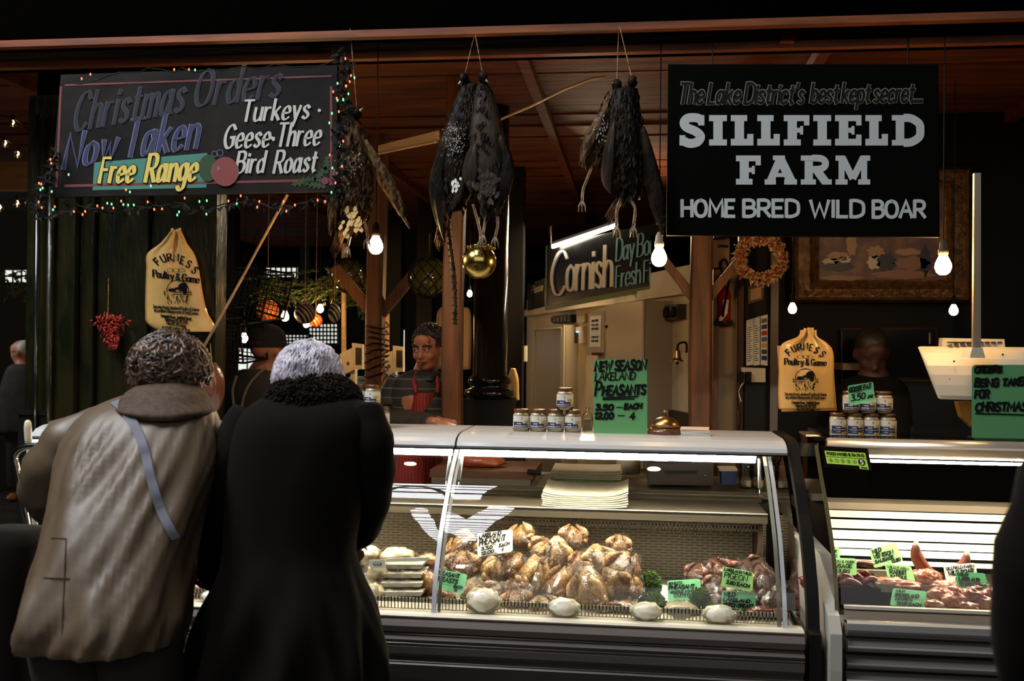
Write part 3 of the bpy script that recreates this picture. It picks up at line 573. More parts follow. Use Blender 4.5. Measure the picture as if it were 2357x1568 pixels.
# ================================================================= SIGNS
def board_sign(name, label, q, Y, mt, th=.025):
    pts = [P(x, y, Y) for x, y in q]; base = (pts[2]+pts[3])/2
    t = thing(name, label, 'sign', base); M().slab(pts, (0, th, 0)).build('board', mt, t); return t
def christmas_sign():
    Y = -.06; t = board_sign('chalk_sign', 'wide dusty blackboard with blue and white painted Christmas orders lettering', [(140, 172), (776, 150), (776, 440), (116, 454)], Y, 'board')
    L = [Y-.001*k for k in range(1, 8)]; mp = [onY(y) for y in L]
    m = M(); ribbon(m, [(150, 428), (770, 414)], 3, mp[0]); ribbon(m, [(762, 200), (762, 418)], 2.5, mp[0]); ribbon(m, [(140, 200), (130, 430)], 2.5, mp[0]); ribbon(m, [(150, 196), (762, 175)], 2, mp[0]); m.build('painted_line', mat('faded red line', (.16, .035, .035), rough=.7), t)
    m = M(); m.add([mp[0](*p) for p in ((217, 374), (477, 352), (475, 432), (213, 438))], [(0, 1, 2, 3)]); m.build('painted_panel', 'teal', t)
    for st, a, b, h, f_, l_, hw in (('Christmas', (168, 303), (418, 256), 84, 'shaded_blue', 'shaded_line', 4.6), ('Orders', (446, 246), (640, 222), 80, 'shaded_blue', 'shaded_line', 4.6), ('Now', (146, 388), (262, 368), 76, 'navy', 'navy_line', 6.5), ('Taken', (286, 362), (450, 340), 84, 'navy', 'navy_line', 6)):  # upper words use darker copies of the blues, shade put into the colour
        m = M(); word(m, st, mp[1], *a, *b, h, hw*.62+1.8, .22, 26, nib=-.4); m.build('lettering', l_, t)
        m = M(); word(m, st, mp[2], *a, *b, h, hw*.62, .22, 26, nib=-.4); m.build('lettering', f_, t)
    for st, a, b, h in (('Free', (228, 420), (304, 418), 56), ('Range', (334, 418), (448, 415), 62)):
        m = M(); word(m, st, mp[3], *a, *b, h, 6.2, .2, 26, nib=-.5); m.build('lettering', 'near_black', t)
        m = M(); word(m, st, mp[4], *a, *b, h, 4.4, .2, 26, nib=-.5); m.build('lettering', 'yellow', t)
    for st, a, b, h in (('Turkeys', (556, 279), (708, 272), 47), ('Geese*Three', (514, 341), (734, 333), 52), ('Bird', (542, 398), (604, 396), 48), ('Roast', (630, 398), (724, 394), 50)):
        m = M(); word(m, st, mp[4], *a, *b, h, 3.2, .2, 24, nib=-.5)
        if st == 'Turkeys': disc(m, 735, 254, 4, mp[4], 10)
        if st == 'Geese*Three': disc(m, 627, 318, 4, mp[4], 10)
        m.build('lettering', 'chalk', t)
    m = M(); disc(m, 479, 387, 22, mp[4], ry=31); m.build('painted_bauble', 'green_leaf', t)
    m = M(); disc(m, 518, 395, 31, mp[5], ry=34); m.build('painted_bauble', 'rose', t)
    m = M(); disc(m, 506, 352, 8, mp[5], r0=6.6); disc(m, 494, 354, 7, mp[5], r0=5.7); disc(m, 518, 395, 32, mp[5], r0=30.6); disc(m, 503, 388, 3, mp[6], 8, 6); m.build('painted_outline', 'navy_line', t)
    m = M()
    for x, y, a, l in ((700, 418, -.25, 34), (738, 400, -.9, 26), (752, 380, -1.5, 24), (725, 425, .2, 30)):
        u_ = np.array([math.cos(a), math.sin(a)]); v_ = np.array([-u_[1], u_[0]]); ps = []
        for k in range(13): s_ = k/12; ps.append((x-u_[0]*l+u_[0]*2*l*s_, y-u_[1]*l+u_[1]*2*l*s_, (7+4*math.cos(k*PI))*math.sin(PI*s_)**.7))
        up = [mp[1](px+v_[0]*w_, py+v_[1]*w_) for px, py, w_ in ps]; dn = [mp[1](px-v_[0]*w_, py-v_[1]*w_) for px, py, w_ in ps]; m.add(up+dn, [(k, k+1, k+14, k+13) for k in range(12)])
    m.build('painted_holly', 'green_leaf', t)
    m = M(); [disc(m, x, y, 9, mp[2], 14) for x, y in ((748, 416), (768, 403), (766, 424))]; m.build('painted_berry', mat('holly berry paint', (.16, .03, .05), rough=.6), t)
def slab_word(m, st, mp, x0, x1, yb, h, wd):
    S = {'I': 46, 'L': 58, 'F': 66, 'E': 68, 'D': 84, 'A': 86, 'R': 82, 'M': 92, 'S': 66}; g = 10; tot = sum(S[c] for c in st)+g*(len(st)-1); k = (x1-x0)/tot; X = 0
    def bx(a, b, c, d): rect(m, x0+(X+a)*k, yb-b/100*h, x0+(X+c)*k, yb-d/100*h, mp)
    def rb(pts, hw): ribbon(m, [(x0+(X+a)*k, yb-b/100*h) for a, b in pts], hw*k, mp, cap=0)
    for c in st:
        W = S[c]
        if c == 'I': bx(0, 100, W, 80); bx(0, 20, W, 0); bx(11, 100, 35, 0)
        if c == 'L': bx(0, 100, 42, 80); bx(10, 100, 34, 0); bx(0, 22, W, 0); bx(42, 38, W, 0)
        if c == 'F': bx(0, 100, W, 80); bx(10, 100, 34, 0); bx(0, 20, 44, 0); bx(52, 100, W, 66); bx(34, 58, 48, 42); bx(42, 64, 50, 36)
        if c == 'E': bx(0, 100, W, 80); bx(10, 100, 34, 0); bx(0, 22, W, 0); bx(54, 100, W, 66); bx(34, 58, 48, 42); bx(42, 64, 50, 36); bx(54, 36, W, 0)
        if c == 'D': bx(0, 100, 40, 82); bx(0, 18, 40, 0); bx(10, 100, 32, 0); rb(catmull([(30, 91), (50, 89), (70, 72), (73, 50), (70, 28), (50, 11), (30, 9)], 5), 10.5)
        if c == 'A': rb([(14, 8), (42, 92)], 10); rb([(40, 92), (72, 8)], 12); bx(24, 40, 60, 26); bx(22, 100, 54, 84); bx(0, 18, 30, 0); bx(52, 18, 86, 0)
        if c == 'R': bx(0, 100, 40, 82); bx(0, 18, 40, 0); bx(10, 100, 32, 0); rb(catmull([(30, 91), (52, 90), (64, 80), (64, 64), (52, 54), (30, 52)], 5), 9); rb([(42, 50), (66, 8)], 11); bx(56, 18, 82, 0)
        if c == 'M': bx(0, 100, 24, 82); bx(68, 100, 92, 82); bx(8, 100, 24, 0); bx(68, 100, 84, 0); rb([(18, 94), (46, 20)], 9); rb([(74, 94), (46, 20)], 9); bx(0, 18, 32, 0); bx(60, 18, 92, 0)
        if c == 'S': rb(catmull([(56, 84), (44, 91), (22, 90), (12, 76), (18, 60), (42, 46), (54, 30), (46, 12), (26, 7), (8, 16)], 5), 11.5); bx(48, 100, 64, 66); bx(0, 34, 15, 0)
        X += W+g
def farm_sign():
    Y = -.04; t = board_sign('shop_sign', 'large square black sign with silver slab lettering above wild boar line', [(1538, 148), (2160, 148), (2163, 546), (1534, 542)], Y, 'board2')
    a, b, c = onY(Y-.001), onY(Y-.0025), onY(Y-.004)
    m = M(); word(m, "The Lake District's", a, 1562, 238, 1848, 238, 46, 4.6, .16, 15, space=24); word(m, "best kept secret...", a, 1866, 236, 2122, 234, 44, 4.6, .14, 15, space=20); m.build('lettering', 'grey_line', t)
    m = M(); word(m, "The Lake District's", b, 1562, 238, 1848, 238, 46, 3.1, .16, 15, space=24); word(m, "best kept secret...", b, 1866, 236, 2122, 234, 44, 3.1, .14, 15, space=20); m.build('lettering', 'near_black', t)
    m = M(); slab_word(m, 'SILLFIELD', b, 1564, 2128, 335, 70, 0); m.build('lettering', 'silver_paint', t)
    m = M(); slab_word(m, 'FARM', b, 1694, 2003, 425, 67, 0); m.build('lettering', 'silver_paint', t)
    m = M(); word(m, 'HOME', b, 1570, 498, 1690, 498, 37, 4, 0, 20); word(m, 'BRED', b, 1712, 498, 1838, 498, 37, 4, 0, 20); word(m, 'WILD', b, 1866, 499, 1988, 499, 37, 4, 0, 20); word(m, 'BOAR', b, 2010, 500, 2128, 500, 37, 4, 0, 16); m.build('lettering', 'silver_paint', t)
    for i, px in enumerate((1640, 2090)):
        m = M().tube([P(px, 150, Y+.01), P(px, 66, .1)], .003, 5); m.build('hanging_wire', 'black', t)
def cornish_sign():
    q = [P(1257, 566, 2.7), P(1533, 508, 2.0), P(1533, 662, 2.0), P(1255, 714, 2.7)]
    t = thing('fish_sign', 'black sign with green edge and cream Cornish lettering tilted over cold store', 'sign', (q[2]+q[3])/2)
    n = (q[1]-q[0]).cross(q[3]-q[0]).normalized()
    if n.y > 0: n = -n
    M().slab(q, -n*.03).build('board', mat('gloss black sign', (.008, .008, .008), rough=.25), t)
    mp0 = quadmap(q, n*.003); mpA = quadmap(q, n*.005); mpB = quadmap(q, n*.007)
    K = 100.; W = 200.
    g = lambda f: (lambda x, y: f(x/W, y/K))
    m = M()
    for a, b in (((0, 97), (200, 97)),): ribbon(m, [a, b], 4, g(mp0), cap=0)
    ribbon(m, [(1.5, 0), (1.5, 100)], 1.6, g(mp0), cap=0); m.build('edging', mat('green sign edge', (.06, .11, .02), rough=.4), t)
    for f, dx, dy, mt in ((mpA, 2.2, 1.5, 'blue_sh'), (mpB, 0, 0, 'cornish')):
        m = M(); word(m, 'C', g(f), 10+dx, 80+dy, 36+dx, 80+dy, 66, 2.3, .08, 10, nib=.3); word(m, 'ornish', g(f), 40+dx, 77+dy, 117+dx, 82+dy, 62, 2.5, .02, 12, nib=.3); m.build('lettering', mt, t)
    m = M(); word(m, 'Day Boat', g(mpB), 124, 46, 192, 46, 34, 1.25, .05, 14, nib=0, space=24); word(m, 'Fresh Fish', g(mpB), 124, 86, 194, 86, 32, 1.25, .03, 14, nib=0, space=24); m.build('lettering', 'cornish_b', t)
    # a second board further back
    q = [P(1214, 655, 3.6), P(1254, 640, 3.3), P(1254, 706, 3.3), P(1214, 716, 3.6)]
    t = thing('small_notice_board', 'small black board with faint chalk words beyond the tilted fish sign', 'sign', (q[2]+q[3])/2); M().slab(q, (0, .02, 0)).build('board', mat('gloss black', (.02, .02, .018), rough=.2), t)
    m = M(); word(m, 'Please', g(quadmap(q, (0, -.004, 0))), 50, 40, 180, 40, 26, 2, .1, 12); m.build('lettering', 'chalk', t)
    q = [P(1272, 568, 2.6), P(1418, 519, 2.25)]
    t = thing('fluorescent_light', 'glowing fluorescent tube slanting above the Cornish sign', 'lamp', q[0]); M().tube(q, .013, 10).build('tube', 'tube', t, smooth=True); M().tube([q[0]+Vector((0, .01, .028)), q[1]+Vector((0, .01, .028))], .02, 6).build('fitting', 'black', t)
    p = P(1268, 520, 2.5); tag(M().tube([p, P(1268, 572, 2.5)], .006, 6).build('hanging_rod', 'chrome'), 'short shiny metal rod holding up the left end of the Cornish sign', 'rod')
christmas_sign(); farm_sign(); cornish_sign()
# ================================================================= CARDS WITH MARKER WRITING
def card(label, q, Y, mt, lines, grp=None, pin=True, cat='price card', th=.0012, name='price_card', under=()):
    if pin: Y += .03 if q[0][0] < 1800 else .03
    tl = .055 if pin else 0
    pts = [P(q[0][0], q[0][1], Y+tl), P(q[1][0], q[1][1], Y+tl), P(q[2][0], q[2][1], Y), P(q[3][0], q[3][1], Y)]; t = thing(name, label, cat, (pts[2]+pts[3])/2, grp)
    # rounded corners
    c = quadmap(pts, (0, 0, 0)); rr = .07; out = []
    A = (pts[1]-pts[0]).length/(pts[3]-pts[0]).length
    for (cx_, cy_, a0) in ((1-rr, rr*A, -PI/2), (1-rr, 1-rr*A, 0), (rr, 1-rr*A, PI/2), (rr, rr*A, PI)):
        for k in range(4): a = a0+k*PI/6; out.append(c(cx_+rr*math.cos(a), cy_+rr*A*math.sin(a)))
    M().slab(out, (0, th, 0)).build('card', mt, t)
    mp = quadmap(pts, (0, -.002, 0)); H = 100.; W = 100*A; g = lambda x, y: mp(x/W, y/H); m = M()
    for st, s0, t0, s1, t1, h, hw in lines: word(m, st, g, s0*A, t0, s1*A, t1, h, hw, .14, 18, jit=4)
    for s0, t0, s1, t1 in under: ribbon(m, [(s0*A, t0), (s1*A, t1)], 1., g)
    m.build('lettering', 'ink', t)
    if pin:
        b = (pts[2]+pts[3])/2; M().tube([b+Vector((0, .002, .01)), b+Vector((0, .004, -.05))], .0012, 5).build('pin', 'plastic_w', t)
    return t
card('large green poster for new season pheasants standing on counter lid', [(1366, 828), (1489, 828), (1490, 1001), (1366, 1001)], .16, 'poster_g',
     [('NEW SEASON', 3, 15, 97, 13, 12, 1.7), ('LAKELAND', 3, 28, 77, 26, 10, .9), ('P', 3, 48, 12, 48, 17, 1.5), ('HEASANTS', 17, 48, 96, 46, 12, 1.7), ('3.50', 4, 67, 36, 67, 7, 1.5), ('-', 42, 67, 54, 67, 7, .7), ('EACH', 58, 66, 89, 65, 6, 1.4), ('12.00', 2, 79, 36, 79, 8, 1.5), ('-', 44, 78, 58, 78, 7, .7), ('4', 68, 79, 76, 79, 9, 1.5)], pin=False, cat='poster', name='green_poster', under=((18, 51, 82, 49), (18, 53, 76, 52)))
card('large green poster about Christmas orders in front of the weighing machine', [(2237, 840), (2372, 840), (2372, 1015), (2237, 1012)], .05, 'poster_g',
     [('ORDERS', 5, 11, 50, 10, 8, 1.6), ('BEING', 5, 29, 44, 29, 10, 1.7), ('TAKEN', 52, 28, 96, 26, 9, 1.7), ('FOR', 5, 44, 28, 44, 10, 1.5), ('CHRISTMAS.', 6, 62, 96, 60, 11, 1.6)], pin=False, cat='poster', name='green_poster', under=((6, 65, 88, 66),))
card('green goose fat price card propped on stacked jars', [(1951, 888), (2010, 879), (2014, 923), (1955, 934)], .15, 'card_g', [('GOOSE FAT', 3, 36, 88, 30, 24, 3), ('3.50', 8, 80, 62, 78, 30, 3.2), ('JAR', 72, 80, 92, 80, 14, 2.4)], pin=False, under=((22, 43, 50, 41),))
card('white Lakeland pheasant price card on top of the pheasant heap', [(1099, 1228), (1180, 1219), (1180, 1270), (1099, 1283)], -.11, 'card_w', [('LAKELAND', 5, 22, 66, 16, 17, 2.3), ('PHEASANT', 5, 54, 78, 44, 26, 2.5), ('3.50', 10, 74, 42, 72, 12, 2), ('EACH', 62, 70, 90, 66, 11, 2), ('12.00', 10, 94, 46, 90, 12, 2), ('4', 68, 88, 74, 87, 13, 2)], under=((8, 62, 52, 56),))
card('green pheasant breast price card beside the centre glazing bar', [(1003, 1309), (1076, 1323), (1066, 1368), (996, 1353)], -.30, 'card_g', [('PHEASANT', 6, 26, 76, 26, 20, 3), ('BREASTS', 6, 56, 74, 56, 20, 3), ('EACH', 66, 76, 92, 76, 12, 2.4), ('6', 70, 94, 78, 94, 14, 2.4)], under=((30, 70, 60, 72),))
card('green boneless pheasant price card above pale wrapped packet', [(1536, 1337), (1612, 1333), (1614, 1383), (1537, 1385)], -.2, 'card_g', [('BONELESS', 4, 20, 44, 18, 12, 1.4), ('PHEASANT', 4, 44, 80, 40, 18, 2.8), ('WITH FRUIT AND ONION', 6, 62, 92, 58, 12, 1.7), ('STUFFING', 18, 78, 66, 76, 13, 1.6), ('5.50', 70, 92, 94, 92, 15, 2.4)], under=((18, 82, 64, 81),))
card('light green wild pigeon price card, upper of two on the dark birds', [(1664, 1304), (1734, 1318), (1732, 1362), (1661, 1351)], -.26, 'card_y', [('LAKELAND WILD', 5, 18, 92, 18, 14, 2.2), ('PIGEON', 6, 52, 80, 52, 26, 2.2), ('2.80 EACH', 14, 80, 88, 82, 15, 2.8)], under=((16, 60, 72, 60),))
card('green wild pigeon breast price card, lower of two on the dark birds', [(1662, 1360), (1740, 1366), (1739, 1417), (1659, 1410)], -.30, 'card_g', [('WILD', 5, 24, 38, 22, 18, 3), ('LAKELAND', 6, 46, 82, 44, 14, 2.8), ('PIGEON BREAST', 6, 72, 92, 68, 17, 2.6), ('1.50 EACH', 24, 92, 74, 92, 12, 2.2)], under=((58, 76, 94, 74),))
card('green wild venison sausage card leaning high against the white slats', [(2000, 1266), (2061, 1249), (2079, 1292), (2012, 1308)], -.10, 'card_y', [('WILD', 8, 26, 40, 24, 20, 3), ('VENISON', 8, 54, 78, 50, 20, 2.8), ('SAUSAGE', 8, 78, 74, 74, 16, 2.6), ('12.80', 62, 96, 92, 92, 14, 2.4)])
card('pale green sausage price card above the dark sausage tray', [(1897, 1283), (1971, 1286), (1972, 1325), (1899, 1322)], -.22, 'card_y', [('VENISON & PORK', 4, 26, 94, 28, 14, 1.4), ('SAUSAGE', 10, 56, 84, 56, 20, 2.4), ('13.80', 34, 86, 76, 86, 18, 2.6)])
card('pale green card partly hidden behind the sausage price card', [(1866, 1266), (1932, 1260), (1935, 1306), (1868, 1308)], -.12, 'card_y', [('DUCK', 56, 28, 90, 26, 16, 1.6), ('LEGS', 60, 52, 90, 50, 12, 1.4)])
card('light green rabbit saddle price card below the leaning venison card', [(2036, 1297), (2097, 1304), (2109, 1345), (2046, 1341)], -.22, 'card_y', [('WILD FARM', 6, 22, 86, 24, 14, 1.6), ('RABBIT', 12, 52, 74, 52, 22, 2.6), ('SADDLE', 10, 74, 70, 74, 15, 2.4), ('3.50', 62, 92, 82, 93, 12, 2.2)])
card('mint green hare price card at front edge of game tray', [(2056, 1354), (2134, 1362), (2129, 1402), (2048, 1394)], -.36, 'card_g', [('WILD', 8, 18, 34, 16, 12, 2), ('SHORELAND', 8, 44, 76, 40, 17, 2.8), ('HARES', 12, 66, 60, 64, 16, 2.2), ('12.00 EACH', 18, 90, 86, 88, 16, 2.8)])
card('white wild boar price card half covered by dark green one', [(2171, 1302), (2246, 1296), (2252, 1350), (2180, 1350)], -.20, 'card_w', [('SILLFIELD FARM', 6, 22, 92, 18, 12, 1.6), ('WILD BOAR', 10, 48, 88, 42, 18, 2.8), ('SHANK', 30, 74, 70, 70, 14, 2)])
card('dark green venison price card overlapping the white card', [(2199, 1316), (2267, 1320), (2279, 1365), (2205, 1362)], -.24, 'card_gd', [('WILD', 6, 18, 40, 16, 14, 2.8), ('LAKELAND', 8, 44, 74, 44, 17, 3.2), ('VENISON SHANK', 6, 68, 94, 66, 17, 2.6), ('9.50', 60, 92, 92, 94, 17, 2.6)])
def hygiene():
    q = [P(1888, 1026, -.09), P(1996, 1032, -.09), P(2008, 1083, -.17), P(1898, 1075, -.17)]
    t = thing('hygiene_sticker', 'black and lime food hygiene rating sticker on the right case glass', 'sticker', (q[2]+q[3])/2); M().slab([a+Vector((0, -.006, 0)) for a in q], (0, .001, 0)).build('sticker', 'board2', t)
    mp = quadmap(q, (0, -.009, 0)); m2 = quadmap(q, (0, -.011, 0)); m3 = quadmap(q, (0, -.012, 0)); g = lambda f: (lambda x, y: f(x/200, y/100))
    m = M(); rect(m, 12, 22, 184, 82, g(mp)); rect(m, 146, 82, 184, 97, g(mp)); m.build('panel', 'lime', t)
    m = M(); word(m, 'FOOD HYGIENE RATING', g(m2), 20, 40, 176, 40, 12, 1.7, 0, 16); ribbon(m, [(12, 48), (184, 48)], .9, g(m2)); disc(m, 160, 65, 15, g(m2))
    for k in range(5): disc(m, 30+k*25, 65, 9, g(m2), r0=7.8); word(m, str(k), g(m2), 27.5+k*25, 69, 32.5+k*25, 69, 8, 1)
    word(m, 'VERY GOOD', g(m2), 152, 92, 178, 92, 5, .8); m.build('lettering', 'ink', t)
    m = M(); word(m, '5', g(m3), 155, 74, 165, 74, 18, 1.9); m.build('lettering', 'white', t)
hygiene()
# ================================================================= PEOPLE (helpers)
def Rz(a): return Matrix.Rotation(a, 3, 'Z')
def head(m, c, s=1., R=Matrix.Identity(3), nose=True):
    "adds a head whose face looks along R @ -Y; c is the centre"
    c = Vector(c); q = lambda x, y, z: c+R @ (Vector((x, y, z))*s)
    def e(p, r, rot=None): m.ell(q(*p), [a*s for a in r], 20, 14, R=R @ rot if rot else R)
    e((0, .012, .03), (.076, .096, .088)); e((0, -.018, -.02), (.064, .074, .078)); e((0, -.045, -.082), (.036, .036, .028)); e((0, -.02, -.07), (.052, .058, .04))
    for sx in (-1, 1): e((sx*.035, -.062, -.028), (.024, .022, .026)); e((sx*.078, .012, -.008), (.012, .02, .032)); e((sx*.028, -.078, .022), (.026, .016, .010)); e((sx*.010, -.093, -.036), (.010, .010, .008))
    e((0, -.092, -.012), (.011, .014, .034)); e((0, -.103, -.032), (.013, .015, .012)); e((0, -.085, -.058), (.026, .014, .010)); e((0, -.078, .05), (.045, .02, .03))
    return q
def limb(m, pts, rs, n=12):
    m.tube(catmull(pts, 3), list(np.interp(np.linspace(0, 1, (len(pts)-1)*3+1), np.linspace(0, 1, len(pts)), rs)), n)
    for p, r in ((pts[0], rs[0]), (pts[-1], rs[-1])): m.ell(p, r, n, 8)
def hand(m, wrist, d, up, s=1., curl=.5, side=1):
    "palm and five fingers from the wrist along d"
    wrist = Vector(wrist); d = Vector(d).normalized(); up = Vector(up); up = (up-d*up.dot(d)).normalized(); sd = d.cross(up)*side
    R = Matrix((d, sd, up)).transposed()
    m.ell(wrist+d*.045*s, (.052*s, .040*s, .016*s), 12, 8, R=R)
    for k, L in enumerate((.070, .080, .074, .058)):
        b = wrist+d*.082*s+sd*(.030-.020*k)*s; p = [b-d*.03*s, b]
        dd = d.copy()
        for j in range(3): dd = (dd-up*curl*.5).normalized(); b = b+dd*L*s/3; p.append(b)
        m.tube(p, [.009*s, .0088*s, .008*s, .0075*s, .006*s], 8); m.ell(p[-1], .006*s, 8, 6)
    b = wrist+d*.02*s+sd*.03*s; m.tube([b, b+(d*.6+sd*.6)*.035*s, b+(d*.9+sd*.5-up*.2)*.065*s], [.012*s, .010*s, .007*s], 8)
def remesh(o, v=.007, sm=4):
    r = o.modifiers.new('r', 'REMESH'); r.mode = 'VOXEL'; r.voxel_size = v; r.use_smooth_shade = True
    if sm: s_ = o.modifiers.new('s', 'SMOOTH'); s_.iterations = sm; s_.factor = .5
    return o
def cloth_loft(rows, k=5, n=72, folds=(), cap=True, sq=2.3, tw=0):
    "rows: (py, px left, px right, Y centre, half depth); gives rings of a garment"
    rows = catmull(rows, k); out = []
    for i, (py, xl, xr, Y, dp) in enumerate(rows):
        a = P(xl, py, Y); b = P(xr, py, Y); c = (a+b)/2; rx = (b-a).length/2; ring = []
        for j in range(n):
            th = 2*PI*j/n; ct, s_ = math.cos(th), math.sin(th); kx = abs(ct)**(2/sq)*(1 if ct > 0 else -1); ky = abs(s_)**(2/sq)*(1 if s_ > 0 else -1)
            f = 1
            for fo in folds:
                if fo == 'ridge':
                    kk = th*2.2+(py-950)*.0042; rn = 1-abs(noise.noise(Vector((kk*1.6, (py-950)*.0025, 3))))*2.6; f += .13*(.15+.85*abs(noise.noise(Vector((ct*1.5, s_*1.5, py*.006)))))*2.0*max(-.6, rn-.55)*min(1, max(0, (py-930)/90)); continue
                (amp, fr, sh, y0, y1) = fo
                wt = min(max((py-y0)/(y1-y0), 0), 1); f += amp*wt*(math.sin(th*fr+sh+.012*(py-900))+.5*math.sin(th*fr*1.7+sh*2-.02*(py-900)))
            f += .02*noise.noise(Vector((ct*2, s_*2, c.z*6)))
            ring.append((c.x+kx*rx*(1+(f-1)*.5), Y+ky*dp*f, c.z))
        out.append(ring)
    m = M(); m.rings(out, cap); return m
def sleeve(pts, rs, amp=.06, n=24, k=5, seed=0):
    pc = catmull(pts, k); rr = list(np.interp(np.linspace(0, 1, len(pc)), np.linspace(0, 1, len(rs)), rs)); m = M(); m.tube(pc, rr, n)
    for i, v_ in enumerate(m.v):
        rg = i//n; c = Vector(pc[min(rg, len(pc)-1)]); d = v_-c; m.v[i] = c+d*(1+amp*(math.sin(rg*1.7+seed+2*math.sin(i % n*2*PI/n))+noise.noise(v_*22)))
    return m
def hair(c, r, R, n, L, curl, wd, seed=0, face_gap=.35, zmin=-.55, off=1.03, fall=1., fluff=.02):
    "a mesh of tapering locks on an ellipsoid scalp; face towards R @ -Y stays clear"
    rg = random.Random(seed); m = M(); c = Vector(c)
    for _ in range(n):
        while True:
            z = rg.uniform(zmin, 1); a = rg.uniform(0, 2*PI); s_ = math.sqrt(max(0, 1-z*z)); d = Vector((s_*math.cos(a), s_*math.sin(a), z))
            if not (d.y < -face_gap and d.z < .45): break
        dirv = Vector((d.x*.4+rg.uniform(-.5, .5), d.y*.4+rg.uniform(-.5, .5), -fall)); ph = rg.uniform(0, 6); pts = []; x = d.copy(); K = 7
        for i in range(K):
            t = i/(K-1); pts.append(c+R @ Vector([x[j]*r[j]*(off+.06*math.sin(t*PI)+rg.uniform(0, fluff)) for j in range(3)]))
            tg = (dirv-x*dirv.dot(x)).normalized(); sd = x.cross(tg); an = curl*math.sin(ph+t*curl*3.2)
            x = (x+(tg*math.cos(an)+sd*math.sin(an))*L/K).normalized()
        m.tube(pts, [wd*(.6+.8*math.sin(PI*min(i/(K-1)+.15, 1))) for i in range(K)], 4, cap=False)
    return m
from mathutils.bvhtree import BVHTree
def caster(m):
    t = BVHTree.FromPolygons([tuple(v) for v in m.v], m.f)
    def f(px, py, lift=.006):
        d = (P(px, py, CAM.y+1)-CAM).normalized(); h = t.ray_cast(CAM, d)
        return (h[0]-d*lift) if h[0] is not None else None
    return f
def facing(v):
    y = -Vector(v).normalized(); x = y.cross(zz).normalized(); z = x.cross(y)   # face looks along -Y of the frame
    return Matrix((x, y, z)).transposed()
def base_of(px, Y): p = P(px, 800, Y); return (p.x, Y, 0)
